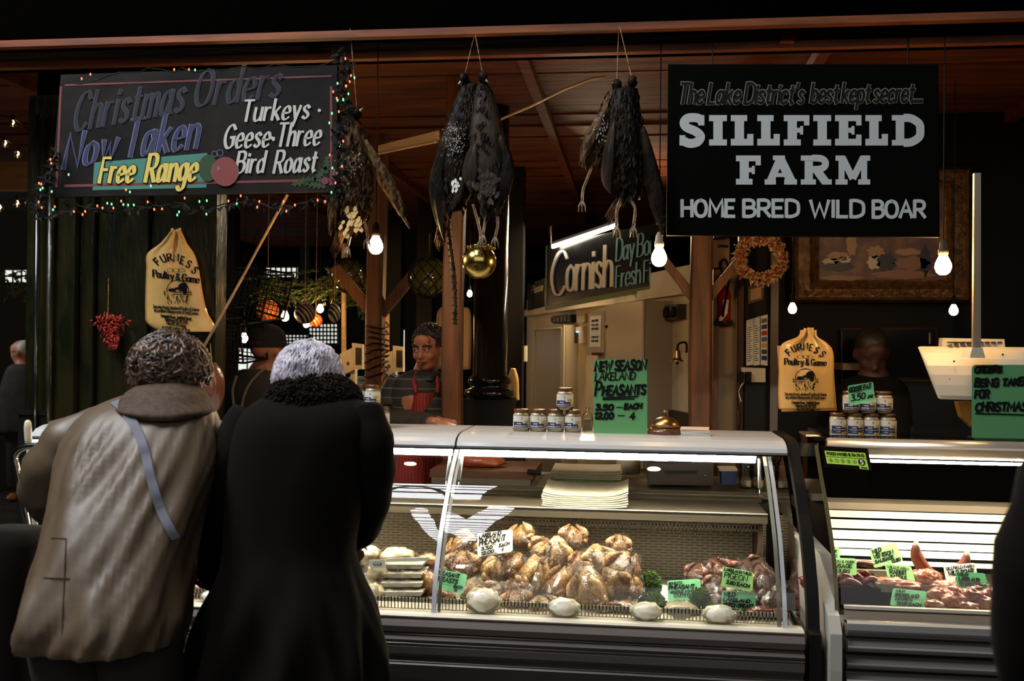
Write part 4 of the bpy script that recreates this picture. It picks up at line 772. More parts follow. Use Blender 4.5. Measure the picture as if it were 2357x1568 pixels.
# ---- the customer in the taupe coat
def woman_taupe():
    t = thing('person', 'curly brown haired person in taupe jacket with blue strap bending towards the case', 'person', base_of(260, -1.4))
    hc = P(402, 858, -1.06); R = facing((.55, .75, -.35)); m = M()
    head(m, hc, 1.0, R); nk = P(372, 935, -1.15); limb(m, [hc+Vector((0, -.02, -.03)), nk], [.052, .058])
    ch = P(330, 1020, -1.2); hip = P(245, 1400, -1.44); m.tube(catmull([nk, ch, P(290, 1200, -1.33), hip], 4), list(np.interp(range(13), [0, 4, 8, 12], [.05, .095, .10, .12])), 16)
    for sx, pts in ((-1, [(230, 975, -1.16), (150, 1090, -1.2), (130, 1170, -1.08), (200, 1235, -.85)]), (1, [(440, 990, -1.16), (478, 1110, -1.13), (455, 1240, -.98), (430, 1270, -.78)])):
        p = [P(*a) for a in pts]; limb(m, p, [.055, .045, .038, .026]); hand(m, p[-1], (.2, .9, -.2), zz, 1, .5, sx)
    for px in (170, 320): limb(m, [P(px, 1430, -1.45), P(px+4, 1640, -1.40), (P(px, 1700, -1.42).x, -1.42, .06)], [.095, .07, .045]); m.ell((P(px, 1700, -1.42).x, -1.36, .04), (.04, .11, .04), 12, 8)
    remesh(m.build('body', 'skin', t), .010)
    folds = ((.05, 5, .4, 960, 1400), (.035, 9, 2.1, 1000, 1450), 'ridge')
    cm = cloth_loft([(898, 325, 455, -1.10, .06), (925, 252, 478, -1.14, .105), (955, 202, 492, -1.17, .135), (1000, 172, 500, -1.2, .155), (1060, 152, 495, -1.24, .165), (1130, 142, 475, -1.29, .17), (1200, 128, 455, -1.34, .175), (1300, 100, 432, -1.40, .185), (1400, 78, 418, -1.45, .195), (1450, 68, 412, -1.46, .20), (1468, 71, 410, -1.46, .198)], folds=folds, n=96)
    coat = cm.build('jacket', 'coat_taupe', t, smooth=True); cast = caster(cm)
    sl = sleeve([P(262, 952, -1.14), P(170, 1020, -1.2), P(112, 1100, -1.2), P(112, 1150, -1.1), P(175, 1200, -.9)], [.03, .085, .078, .066, .05], seed=1); sl.build('sleeve', 'coat_taupe', t, smooth=True)
    sl = sleeve([P(430, 965, -1.12), P(466, 1040, -1.15), P(465, 1140, -1.12), P(448, 1215, -1.02), P(430, 1250, -.82)], [.075, .082, .075, .066, .05], seed=4); sl.build('sleeve', 'coat_taupe', t, smooth=True)
    m = M()
    for (a, b) in (((118, 1238), (152, 1240)), ((100, 1330), (160, 1332)), ((152, 1240), (142, 1460))):
        q = [cast(a[0]+(b[0]-a[0])*k/8, a[1]+(b[1]-a[1])*k/8, .002) for k in range(9)]; q = [x for x in q if x is not None]
        if len(q) > 2: m.tube(q, .0016, 5)
    m.build('seam', 'corduroy', coat)
    cl = cloth_loft([(880, 340, 440, -1.12, .072), (900, 306, 462, -1.14, .105), (925, 288, 474, -1.16, .125), (946, 286, 484, -1.18, .142), (962, 330, 478, -1.18, .14)], n=48); cl.build('collar', 'corduroy', t, smooth=True)
    # strap laid over the back
    pts = catmull([(262, 922), (286, 945), (312, 985), (332, 1040), (346, 1100), (372, 1180), (404, 1240)], 5); up, dn = [], []
    for x, y in pts:
        a = cast(x-9, y+5, .012); b = cast(x+11, y-3, .012)
        if a is not None and b is not None: up.append(a); dn.append(b)
    n = len(up); M().add(up+dn, [(k, k+1, n+k+1, n+k) for k in range(n-1)]).build('strap', 'strap', t, smooth=True)
    m = M(); m.ell(hc+Vector((-.005, -.03, .012)), (.092, .10, .098), 20, 14, nz=.15, seed=3, fs=5); m.build('hair_base', 'hair_curl', t, smooth=True)
    hair(hc+Vector((-.004, -.02, .005)), (.094, .108, .102), R, 1000, .95, 1.35, .0052, 5, .30, -.85, 1.0, .9, .14).build('hair', 'hair_curl', t, smooth=True)
    for px, o in ((170, 0), (320, 1)):
        sleeve([P(px, 1425, -1.45), P(px+5, 1560, -1.42), P(px+5, 1700, -1.41), (P(px+5, 1700, -1.41).x, -1.41, .10)], [.12, .105, .09, .08], .03, seed=o).build('trouser_leg', 'cloth_dark', t, smooth=True)
    for px in (170, 320): x = P(px, 1700, -1.42).x; M().ell((x, -1.34, .045), (.046, .125, .045), 14, 8).build('shoe', 'cloth_dark', t, smooth=True)
def woman_black():
    t = thing('person', 'silver haired person in long black coat with furry collar and cuffs', 'person', base_of(690, -1.2))
    hc = P(712, 880, -1.06); R = facing((.05, .9, -.45)); m = M(); head(m, hc, 1.0, R); nk = P(715, 930, -1.12); limb(m, [hc, nk], [.052, .06])
    m.tube(catmull([nk, P(705, 1020, -1.15), P(690, 1200, -1.17), P(680, 1330, -1.2)], 4), list(np.interp(range(13), [0, 4, 8, 12], [.07, .13, .11, .14])), 16)
    for sx, pts in ((-1, [(575, 980, -1.14), (510, 1110, -1.15), (492, 1230, -1.1), (500, 1340, -1.0)]), (1, [(832, 975, -1.14), (856, 1080, -1.14), (838, 1200, -1.0), (790, 1240, -.8)])):
        p = [P(*a) for a in pts]; limb(m, p, [.05, .042, .036, .026]); hand(m, p[-1], (.1, .7, -.4) if sx > 0 else (.1, .3, -.9), zz if sx > 0 else Vector((0, -1, 0)), .95, .5, sx)
    for px in (630, 730): limb(m, [P(px, 1330, -1.2), P(px, 1600, -1.17), (P(px, 1600, -1.2).x, -1.2, .07)], [.09, .065, .04]); m.ell((P(px, 1600, -1.2).x, -1.15, .04), (.04, .10, .04), 12, 8)
    remesh(m.build('body', 'skin', t), .010)
    folds = ((.10, 9, .4, 1260, 1500), (.06, 14, 2.1, 1260, 1600))
    cm = cloth_loft([(900, 645, 800, -1.11, .07), (922, 600, 832, -1.13, .11), (955, 562, 850, -1.15, .13), (1000, 545, 856, -1.16, .14), (1080, 532, 848, -1.17, .14), (1180, 525, 828, -1.18, .135), (1260, 520, 815, -1.19, .135), (1320, 510, 828, -1.2, .15), (1400, 480, 858, -1.2, .19), (1500, 455, 880, -1.2, .22), (1650, 420, 895, -1.2, .26), (1880, 380, 915, -1.2, .29)], folds=folds, n=110)
    coat = cm.build('long_coat', 'coat_black', t, smooth=True)
    s1 = sleeve([P(830, 950, -1.13), P(851, 1030, -1.16), P(852, 1120, -1.12), P(832, 1205, -1.0), P(795, 1240, -.85)], [.065, .07, .065, .06, .055], .04, seed=2).build('sleeve', 'coat_black', t, smooth=True)
    s2 = sleeve([P(585, 955, -1.13), P(530, 1060, -1.17), P(510, 1170, -1.15), P(500, 1260, -1.1), P(502, 1310, -1.03)], [.068, .07, .066, .062, .062], .04, seed=7).build('sleeve', 'coat_black', t, smooth=True)
    c = P(500, 1322, -1.02); hair(c, (.066, .066, .04), Matrix.Identity(3), 320, .3, .4, .003, 9, 9, -1).build('fur_cuff', 'fur', s2)
    c = P(722, 925, -1.11); m = M().ell(c, (.118, .118, .078), 20, 12, nz=.1); m.build('collar_base', 'fur', t, smooth=True)
    hair(c, (.125, .126, .082), Matrix.Identity(3), 2000, .25, .5, .0026, 11, 9, -1, 1.0, .4, .10).build('fur_collar', 'fur', t)
    c2 = P(722, 895, -1.09); hair(c2, (.098, .11, .05), Matrix.Identity(3), 800, .25, .5, .0026, 12, 9, -1, 1.0, .4).build('fur_collar', 'fur', t)
    m = M(); m.ell(hc+Vector((0, -.012, .014)), (.086, .098, .094), 20, 14); m.build('hair_base', 'hair_silver', t, smooth=True)
    hair(hc+Vector((0, -.01, .012)), (.088, .10, .096), R, 1500, 1.05, .35, .0030, 21, .45, -.25, 1.0, 1.0, .13).build('hair', 'hair_silver', t, smooth=True)
def butcher():
    Y = 1.15; t = thing('person', 'dark haired butcher in striped polo shirt and red striped apron behind the counter', 'person', base_of(960, Y))
    hc = P(986, 803, Y); R = Rz(-.22) @ Matrix.Rotation(.10, 3, 'X'); m = M(); q = head(m, hc, 1.0, R); nk = P(975, 868, Y+.03); limb(m, [hc+Vector((0, .02, -.05)), nk], [.055, .065])
    m.tube(catmull([nk, P(960, 920, Y), P(950, 1010, Y), P(945, 1130, Y)], 4), list(np.interp(range(13), [0, 4, 8, 12], [.07, .135, .13, .14])), 18)
    ar = [P(918, 895, Y), P(905, 968, Y-.05), P(965, 972, Y-.35), P(1000, 973, .62)]; limb(m, ar, [.042, .036, .032, .027]); hand(m, ar[-1], (.85, -.25, -.12), zz, 1.05, .35, -1)
    ar2 = [P(1004, 890, Y), P(998, 960, Y-.15), P(1010, 974, .76), P(1042, 979, .66)]; limb(m, ar2, [.045, .036, .032, .026]); hand(m, ar2[-1], (-.5, -.3, -.1), zz, 1, .4, 1)
    zf = .30
    for px in (925, 975): x = P(px, 1100, Y).x; limb(m, [(x, Y, P(px, 1130, Y).z), (x, Y, .5), (x, Y, .08)], [.09, .065, .045]); m.ell((x, Y-.05, .04), (.045, .11, .04), 12, 8)
    remesh(m.build('body', 'skin_dim', t), .006, 3)
    # face
    for sx in (-1, 1):
        e = M().ell(q(sx*.029, -.084, .002), .0125, 12, 8).build('eye', 'eye', t, smooth=True); M().ell(q(sx*.029-.003, -.0945, .002), .0055, 10, 6).build('iris', 'iris', e, smooth=True)
        M().tube([q(sx*.029-.015, -.094, .008), q(sx*.029, -.100, .012), q(sx*.029+.015, -.094, .008)], .0035, 6).build('eyelid', 'skin_dim', t, smooth=True)
        M().tube([q(sx*.012, -.099, .020), q(sx*.03, -.100, .028), q(sx*.052, -.086, .022)], [.004, .0052, .003], 6).build('eyebrow', 'hair_dark', t, smooth=True)
    M().tube([q(-.024, -.096, -.059), q(-.008, -.104, -.056), q(.008, -.104, -.056), q(.024, -.096, -.059)], [.002, .005, .005, .002], 8).build('lips', 'lips', t, smooth=True)
    M().tube([q(-.016, -.098, -.066), q(0, -.104, -.068), q(.016, -.098, -.066)], [.003, .0058, .003], 8).build('lips', 'lips', t, smooth=True)
    m = M(); m.ell(q(0, .022, .052), (.080, .096, .078), 20, 14, R=R); m.build('hair_base', 'hair_dark', t, smooth=True)
    hair(q(0, .02, .04), (.080, .100, .086), R, 700, .3, .4, .003, 31, .62, -.15, 1.0, .3).build('hair', 'hair_dark', t)
    cm = cloth_loft([(852, 950, 1008, Y+.02, .075), (866, 918, 1020, Y, .10), (890, 900, 1026, Y, .12), (930, 893, 1022, Y, .13), (1000, 892, 1015, Y, .14), (1080, 888, 1010, Y, .15), (1160, 885, 1010, Y, .15)], folds=((.03, 7, 1, 880, 1000),), n=60)
    cm.build('polo_shirt', 'stripe_shirt', t, smooth=True)
    M().tube([P(955, 858, Y-.03), P(968, 872, Y-.09), P(990, 873, Y-.10), P(1005, 858, Y-.04)], [.02, .017, .017, .02], 10).build('collar', 'stripe_shirt', t, smooth=True)
    sleeve([P(925, 878, Y), P(908, 905, Y-.01), P(903, 940, Y-.03)], [.07, .076, .078], .03).build('sleeve', 'stripe_shirt', t, smooth=True)
    sleeve([P(906, 915, Y-.02), P(903, 962, Y-.08), P(950, 970, Y-.3), P(993, 972, .66)], [.056, .06, .052, .04], .04).build('undersleeve', 'cloth_dark', t, smooth=True)
    sleeve([P(1004, 885, Y), P(1000, 930, Y-.08), P(998, 962, Y-.17), P(1008, 972, .80)], [.055, .055, .048, .036], .03).build('sleeve', 'stripe_shirt', t, smooth=True)
    am = cloth_loft([(903, 953, 1012, Y-.03, .125), (930, 948, 1016, Y-.025, .135), (965, 930, 1018, Y-.02, .14), (1000, 900, 1018, Y-.02, .15), (1070, 884, 1012, Y-.02, .165), (1150, 880, 1010, Y-.02, .17)], n=60); am.build('apron', 'apron', t, smooth=True)
    M().tube([P(958, 905, Y-.15), P(953, 880, Y-.12), P(958, 858, Y-.06)], .012, 6).build('apron_strap', 'apron', t, smooth=True); M().tube([P(1006, 905, Y-.14), P(1008, 885, Y-.11), P(1003, 860, Y-.04)], .010, 6).build('apron_strap', 'apron', t, smooth=True)
def simple_person(label, hpx, hpy, Y, face, rows, coat, hairm, kind='short', s=1., arms=(), skin='skin_dim', extra=None):
    t = thing('person', label, 'person', base_of(hpx, Y)); hc = P(hpx, hpy, Y); R = facing(face); m = M(); q = head(m, hc, s, R)
    x0 = (rows[0][1]+rows[0][2])/2; nk = P(x0, rows[0][0]+6, rows[0][3]); limb(m, [hc+Vector((0, .0, -.04)), nk], [.055*s, .06*s])
    cxs = [P((r[1]+r[2])/2, r[0], r[3]) for r in rows]; m.tube(catmull([nk]+cxs[1:], 3), .08*s, 14)
    hipx = cxs[-1].x; hz = max(cxs[-1].z, .75)
    for sx in (-1, 1): limb(m, [(hipx+sx*.09, Y, hz), (hipx+sx*.09, Y-.02, .5), (hipx+sx*.09, Y, .08)], [.085, .062, .045]); m.ell((hipx+sx*.09, Y-.04, .04), (.042, .11, .04), 10, 8)
    for a in arms: p = [P(*k) for k in a]; limb(m, p, [.04, .035, .03, .026][:len(p)]); hand(m, p[-1], p[-1]-p[-2], zz, .95, .5, 1)
    remesh(m.build('body', skin, t), .012 if hpx > 100 else .02)
    cloth_loft(rows, n=60, folds=((.03, 7, 1, rows[0][0], rows[-1][0]),)).build('coat', coat, t, smooth=True)
    for a in arms: p = [P(*k) for k in a]; sleeve(p, [.068, .07, .06, .045][:len(p)], .04).build('sleeve', coat, t, smooth=True)
    for sx in (-1, 1): sleeve([(hipx+sx*.09, Y, hz+.05), (hipx+sx*.09, Y, .5), (hipx+sx*.09, Y, .1)], [.11, .09, .075], .03).build('trouser_leg', 'cloth_dark', t, smooth=True)
    if kind == 'short': M().ell(q(0, .022, .052), (.080*s, .096*s, .078*s), 20, 14, R=R).build('hair', hairm, t, smooth=True)
    if kind == 'crop': M().ell(q(0, .035, .030), (.080*s, .080*s, .082*s), 20, 14, R=R).build('hair', hairm, t, smooth=True)
    if extra: extra(t, q, R)
    return t
woman_taupe(); woman_black(); butcher()
def capx(t, q, R):
    M().ell(q(0, .008, .055), (.090, .104, .080), 20, 14, R=R).build('knitted_cap', 'cap', t, smooth=True)
    m = M(); m.rings([[tuple(q(.092*math.cos(a), .012+.104*math.sin(a), z)) for a in [2*PI*k/24 for k in range(24)]] for z in (.015, .045)]); m.build('cap_band', 'cap', t, smooth=True)
simple_person('person in dark knitted cap seen from behind carrying a striped backpack', 618, 806, 1.1, (.4, .9, 0), [(850, 575, 650, 1.12, .07), (868, 545, 665, 1.1, .11), (900, 525, 680, 1.1, .13), (960, 515, 690, 1.1, .14), (1060, 515, 690, 1.1, .15)], 'cloth_dark', 'hair_dark', 'none', 1.05, arms=[[(668, 880, 1.1), (690, 940, 1.1), (700, 990, 1.0), (705, 1000, .8)]], extra=capx)
def backpack():
    Y = .92; t = thing('backpack', 'dark backpack with grey reinforced edges on the back of the capped person', 'bag', P(570, 965, Y))
    m = M(); rows = [(850, 560, 610), (866, 540, 628), (900, 528, 636), (940, 524, 640), (965, 530, 636)]; c = cloth_loft([(a, b, d, Y, .06) for a, b, d in rows], n=40); c.build('body', 'cloth_dark', t, smooth=True)
    for pts in ([(612, 846), (580, 876), (560, 915), (556, 950)], [(545, 865), (535, 900), (540, 948)]):
        q = catmull([P(x, y, Y-.065) for x, y in pts], 4); M().tube(q, .008, 6).build('webbing', mat('grey edging', (.16, .14, .11), rough=.8), t, smooth=True)
backpack()
def specs(t, q, R):
    m = M()
    for sx in (-1, 1):
        m.tube([q(sx*.03+.018*math.cos(a), -.10, .005+.014*math.sin(a)) for a in [k*PI/4 for k in range(9)]], .003, 4); m.tube([q(sx*.048, -.10, .008), q(sx*.085, .0, .008)], .003, 4)
    m.build('glasses', 'black', t)
simple_person('bald man with glasses in profile far left beyond the dark green post', 48, 810, 5.2, (-1, -.1, -.1), [(838, 34, 66, 5.2, .08), (850, 20, 90, 5.2, .12), (900, 5, 110, 5.2, .14), (1000, 0, 115, 5.2, .15)], 'cloth_dark', 'hair_grey', 'crop', 1., extra=specs, skin='skin')
M_['skin_shade'] = flat('shade darkened skin', (.07, .028, .016), .6)  # skin colour darkened in place of shade on the figure
simple_person('dim mirror reflection of a dark haired man, built as a figure behind the right counter', 2006, 815, 1.45, (.0, -1, -.45), [(862, 1975, 2045, 1.47, .07), (880, 1940, 2080, 1.45, .11), (920, 1925, 2095, 1.45, .13), (1000, 1922, 2100, 1.45, .14)], 'coat_black', 'hair_dark', 'short', 1.05, skin='skin_shade')  # reflection in the dark mirror, built as a solid figure
simple_person('dark coated figure cut off by right edge beside the slatted case', 2700, 690, -2.45, (.1, .95, -.25), [(790, 2640, 2770, -2.46, .075), (830, 2600, 2800, -2.46, .11), (900, 2520, 2860, -2.46, .14), (1060, 2480, 2890, -2.46, .165), (1250, 2440, 2880, -2.46, .17), (1500, 2400, 2870, -2.46, .18), (1900, 2380, 2870, -2.46, .18)], 'coat_black', 'hair_dark', 'short', 1., arms=[[(2555, 950, -2.45), (2475, 1130, -2.5), (2395, 1330, -2.5), (2375, 1560, -2.45)]])
# ---- trolley at the left
def trolley():
    Y = -.9; b = P(35, 1600, Y); t = thing('shopping_trolley', 'black wheeled shopping trolley with bent chrome handle at lower left', 'trolley', (b.x, Y, 0))
    z = lambda y: P(40, y, Y).z
    m = M(); xs = P(-60, 1300, Y).x, P(102, 1300, Y).x; rr = []
    for zc, k in ((.12, .85), (.3, .95), (z(1330), 1.0), (z(1250), 1.0), (z(1222), .9), (z(1214), .5)): rr.append([((xs[0]+xs[1])/2+(xs[1]-xs[0])/2*k*math.copysign(abs(math.cos(a))**.6, math.cos(a)), Y+.12*k*math.copysign(abs(math.sin(a))**.6, math.sin(a)), zc) for a in [2*PI*j/32 for j in range(32)]])
    m.rings(rr).build('bag', 'coat_black', t, smooth=True)
    h = catmull([P(75, 1290, Y+.1), P(66, 1222, Y+.1), P(38, 1080, Y+.1), P(34, 1050, Y+.1), P(50, 1032, Y+.1), P(85, 1026, Y+.1), P(160, 1022, Y+.1), P(175, 1040, Y+.1), P(180, 1200, Y+.1)], 5)
    M().tube(h, .011, 12).build('handle', 'chrome', t, smooth=True)
    for sx in xs: M().tube([(sx, Y, .07), (sx+.03, Y, .07)], .07, 20).build('wheel', 'black', t, smooth=True)
    t = thing('walking_stick', 'white pole with rounded grip standing behind the chrome trolley handle', 'stick', (P(72, 1225, Y+.2).x, Y+.2, 0))
    M().tube([(P(80, 1240, Y+.2).x, Y+.2, 0), P(82, 1240, Y+.2), P(76, 1120, Y+.2), P(66, 1020, Y+.2)], .010, 10).build('shaft', 'plastic_s', t, smooth=True)
    M().tube([P(67, 1035, Y+.2), P(65, 1010, Y+.2), P(64, 985, Y+.2), P(64, 972, Y+.2), P(64, 967, Y+.2)], [.011, .012, .013, .011, .005], 12).build('grip', 'plastic_w', t, smooth=True)
trolley()
# ================================================================= HANGING GAME BIRDS
def feathers(m, rows, n, L, wd, seed, Y0=0, droop=.2):
    rg = random.Random(seed); R = catmull(rows, 3)
    for _ in range(n):
        i = rg.randrange(len(R)-1); py, xl, xr, Y, dp = R[i]; a = rg.uniform(PI, 2*PI); c = P((xl+xr)/2, py+rg.uniform(-6, 6), Y); rx = (xr-xl)/2/F_PX*(Y-CAM.y)
        b = c+Vector((math.cos(a)*rx*1.0, math.sin(a)*dp*1.0, 0)); nrm = Vector((math.cos(a), math.sin(a), 0)); sd = Vector((-nrm.y, nrm.x, 0))
        l = L*rg.uniform(.7, 1.3); w_ = wd*rg.uniform(.7, 1.2); e = b+Vector((rg.uniform(-.2, .2)*l, 0, -l))+nrm*l*droop; mid = (b+e)/2+nrm*.004
        m.add([b-sd*w_*.4, b+sd*w_*.4, mid+sd*w_, e, mid-sd*w_], [(0, 1, 2, 3, 4)])
def bird(label, rows, mt, Y, hd, string, wings=(), legs=(), tail=None, seed=0, breast=None, fn=260, fl=.036):
    rows = [(a, b, c, Y, d) for a, b, c, d in rows]; p0 = P((rows[0][1]+rows[0][2])/2, rows[0][0], Y)
    t = thing('hanging_bird', label, 'game bird', p0, 'feathered game birds hung from the front beam')
    m = cloth_loft(rows, n=28, k=4); m.build('body', mt, t, smooth=True)
    f = M(); feathers(f, rows, fn, fl, .009, seed); f.build('plumage', breast or mt, t)['kind'] = 'stuff'
    hx, hy, dx, dy = hd; hp = P(hx, hy, Y-.02); h = M().ell(hp, (.020, .026, .024), 14, 10); h.build('head', 'feather_d', t, smooth=True)
    M().tube([hp, P(hx+dx*.5, hy+dy*.5, Y-.03), P(hx+dx, hy+dy, Y-.035)], [.009, .006, .001], 8).build('beak', 'bone', t, smooth=True)
    M().tube([hp, P((hx+(rows[0][1]+rows[0][2])/2)/2, (hy+rows[0][0])/2+4, Y), P((rows[1][1]+rows[1][2])/2, rows[1][0], Y)], [.015, .02, .026], 10).build('neck', mt, t, smooth=True)
    M().tube([P(string[0], string[1], Y), P(hx, hy-2, Y-.01)], .0018, 4).build('string', 'twig', t)
    for k, (pts, w_, wm) in enumerate(wings):
        c = catmull([P(x, y, Y-.04) for x, y in pts], 5); n = len(c); wm_ = M()
        for s_ in range(11):
            a = s_/10; off = (a-.5)*w_; st = int(a*n*.25); cc = [Vector(q)+Vector((off*min(1, (i+2)/n*1.6), -.006*math.sin(a*PI)-.002*s_, .02*abs(a-.5))) for i, q in enumerate(c[:max(4, int(n*(1-.35*abs(a-.4))))])]
            wm_.tube(cc, [.003+.010*math.sin(PI*min(1, (i+.6)/len(cc))) for i in range(len(cc))], 5)
        wm_.build('wing', wm, t, smooth=True)
    for pts in legs:
        q = [P(x, y, Y-.03) for x, y in pts]; l = M().tube(catmull(q, 3), .006, 7); e = q[-1]; l.build('leg', 'leg', t, smooth=True)
        fo = M()
        for a in (-.6, 0, .6): fo.tube([e, e+Vector((math.sin(a)*.02, -.01, -.022)), e+Vector((math.sin(a)*.024, -.004, -.045))], [.0045, .004, .0015], 6)
        fo.build('foot', 'leg', t, smooth=True)
    if tail:
        (xa, ya), (xb, yb), w_, tm = tail; m = M()
        for k in range(7):
            o = (k-3)/3; a = P(xa+o*4, ya, Y); b = P(xb+o*w_, yb-abs(o)*20, Y+.01*k-.03); m.tube([a, (a+b)/2+Vector((0, -.005, 0)), b], [.004, .009, .002], 5)
        m.build('tail', tm, t, smooth=True)
B1 = .0
bird('brown netted pheasant hanging beside the Christmas sign, wing spread right', [(262, 785, 815, .03), (300, 776, 840, .05), (350, 772, 856, .065), (410, 768, 862, .07), (460, 776, 858, .065), (500, 786, 846, .045), (525, 798, 828, .02)], 'feather_b', .02, (822, 262, 14, -14), (806, 66), wings=[([(842, 330), (872, 390), (905, 450), (948, 528)], .05, 'feather_b'), ([(778, 380), (772, 450), (764, 545)], .04, 'feather_b')], legs=[[(812, 500), (806, 540), (800, 568)], [(836, 490), (842, 520), (846, 548)]], tail=((800, 500), (770, 600), 10, 'feather_b'), seed=1, fn=360)
bird('dark speckled guinea fowl, left half of the middle hanging pair', [(196, 1062, 1100, .03), (235, 1046, 1106, .05), (290, 1026, 1108, .065), (350, 1006, 1104, .07), (410, 1000, 1098, .07), (455, 1008, 1080, .055), (485, 1022, 1060, .02)], 'feather_d', .02, (1068, 182, -14, 12), (1092, 80), wings=[([(1030, 330), (1008, 400), (1012, 480), (1028, 560)], .05, 'feather_d'), ([(1070, 380), (1052, 440), (1045, 488)], .05, 'feather_g')], legs=[[(1088, 470), (1102, 520), (1108, 550)]], tail=((1030, 470), (1010, 580), 10, 'feather_b'), seed=2, fn=300)
bird('grey breasted mallard, right half of the middle hanging pair', [(200, 1098, 1128, .03), (250, 1088, 1146, .05), (310, 1082, 1160, .065), (370, 1084, 1168, .07), (430, 1092, 1168, .065), (470, 1104, 1160, .045), (498, 1120, 1148, .02)], 'feather_g', -.03, (1112, 178, 12, 12), (1094, 80), wings=[([(1150, 320), (1166, 380), (1160, 440), (1148, 500)], .05, 'feather_d'), ([(1092, 340), (1084, 400), (1090, 450)], .045, 'feather_g')], legs=[[(1122, 470), (1116, 510), (1112, 540)], [(1140, 480), (1146, 512), (1140, 545)]], seed=3, breast='feather_d', fn=150)
bird('small barred partridge at left of the right hanging bundle', [(212, 1400, 1436, .025), (250, 1382, 1436, .045), (300, 1362, 1424, .05), (345, 1346, 1404, .045), (376, 1336, 1380, .02)], 'feather_b', .02, (1420, 196, -10, -6), (1424, 60), wings=[([(1392, 260), (1362, 320), (1336, 384)], .035, 'feather_b')], legs=[[(1366, 372), (1352, 410), (1342, 436), (1340, 462)]], seed=4, fn=240)
bird('dark pheasant at centre of the right hanging bundle', [(206, 1412, 1468, .03), (250, 1402, 1474, .055), (310, 1396, 1482, .065), (370, 1400, 1488, .065), (420, 1412, 1484, .05), (460, 1428, 1474, .02)], 'feather_d', -.02, (1456, 188, 12, -4), (1426, 60), wings=[([(1412, 290), (1404, 350), (1398, 420), (1410, 450)], .03, 'feather_g'), ([(1478, 300), (1496, 390), (1512, 470), (1528, 545)], .045, 'feather_d')], legs=[[(1430, 455), (1420, 480), (1419, 520)], [(1452, 462), (1462, 480), (1458, 520)]], tail=((1440, 440), (1400, 520), 8, 'feather_b'), seed=5, fn=200)
def tuft(bird_i, px, py, n, w_, L, mt, Y, seed):
    t = [o for o in bpy.data.objects if o.name.startswith('hanging_bird')][bird_i]; rg = random.Random(seed); m = M()
    for _ in range(n):
        a = P(px+rg.gauss(0, w_), py+rg.gauss(0, w_*1.4), Y); d = Vector((rg.uniform(-.4, .4), -.2, -1)).normalized()*L*rg.uniform(.6, 1.3); s_ = Vector((.3*L, 0, 0)); m.add([a-s_*.5, a+s_*.5, a+d*.6+s_, a+d, a+d*.6-s_], [(0, 1, 2, 3, 4)])
    m.build('pale_feathers', mt, t)['kind'] = 'stuff'
tuft(1, 1042, 320, 150, 14, .006, 'feather_w', -.075, 1); tuft(2, 1122, 420, 60, 12, .03, 'feather_g', -.13, 2); tuft(1, 1050, 425, 14, 5, .018, 'white', -.10, 3); tuft(0, 800, 380, 90, 14, .010, 'leg', -.07, 4); tuft(3, 1385, 290, 60, 10, .008, 'feather_w', -.05, 5)
tuft(0, 812, 505, 26, 12, .03, 'bag', -.06, 6)
def tail_feather():
    Y = .04; t = thing('tail_feather', 'very long barred pheasant tail feather hanging in front of middle timber post', 'feather', P(1040, 470, Y))
    q = catmull([P(1030, 470, Y), P(1036, 560, Y), P(1046, 650, Y), P(1048, 745, Y)], 6); m = M(); m.tube(q, [.006+.004*math.sin(PI*i/len(q)) for i in range(len(q))], 6); m.build('vane', 'feather_b', t, smooth=True)
    m = M(); [m.tube([Vector(a)+Vector((-.011, -.004, 0)), Vector(a)+Vector((.011, -.004, -.003))], .003, 5) for a in q]; m.build('barring', 'near_black', t)['kind'] = 'stuff'
tail_feather()
# ================================================================= LAMPS
def pendant(label, px, py, Y, r=.03, big=True, grp='lit bare bulbs hanging over the stalls', top=60, mt='bulb', socket='plastic_s'):
    c = P(px, py, Y); t = thing('pendant_bulb', label, 'lamp', c+Vector((0, 0, r*3)), grp)
    M().lathe([(.0005, -r*1.05), (r*.45, -r*.98), (r*.8, -r*.68), (r, -r*.1), (r*.95, r*.35), (r*.72, r*.9), (r*.45, r*1.4), (r*.42, r*1.7)], c, 20).build('bulb', mt, t, smooth=True)
    M().lathe([(r*.44, r*1.45), (r*.60, r*1.5), (r*.62, r*2.1), (r*.5, r*2.2), (r*.46, r*2.9), (r*.2, r*3.4)], c, 16).build('socket', socket, t, smooth=True)
    M().tube([c+Vector((0, 0, r*3.3)), Vector((c.x, c.y, 2.9 if Y > .35 else P(px, 70, Y).z))], .0025, 5).build('cord', 'black', t)
pendant('bright bulb glowing under the left netted pheasant', 865, 568, .12, .030, socket='black', top=118)
pendant('bright bulb in grey socket in front of the Cornish sign', 1517, 595, .12, .031, top=540)
pendant('bright bulb in front of the gilt framed painting', 2171, 614, .12, .031, top=548, socket='cab_side')
for lb, px, py, Y, r, tp in (('small blurred bulb reflection built as a bulb below left corner of painting frame', 1824, 712, 1.2, .022, 690), ('small blurred bulb reflection built as a bulb below right corner of painting frame', 2195, 716, 1.2, .022, 690),
    ('bulb on a thin cord left of the large striped bauble', 656, 730, 2.0, .024, 560), ('low bulb half hidden under the large striped bauble', 705, 747, 2.6, .020, 600), ('bulb on a cord between the two striped baubles', 737, 712, 2.6, .022, 560),
    ('bulb inside the dark wire basket', 562, 780, 2.0, .024, 560), ('small bulb beside the cast iron column', 1081, 677, 3.0, .018, 640), ('tiny bulb left of the butcher against daylight', 881, 784, 4.5, .019, 650)):
    pendant(lb, px, py, Y, r, mt='bulb_reflected' if px > 1700 else 'bulb_s', top=tp, socket='black')
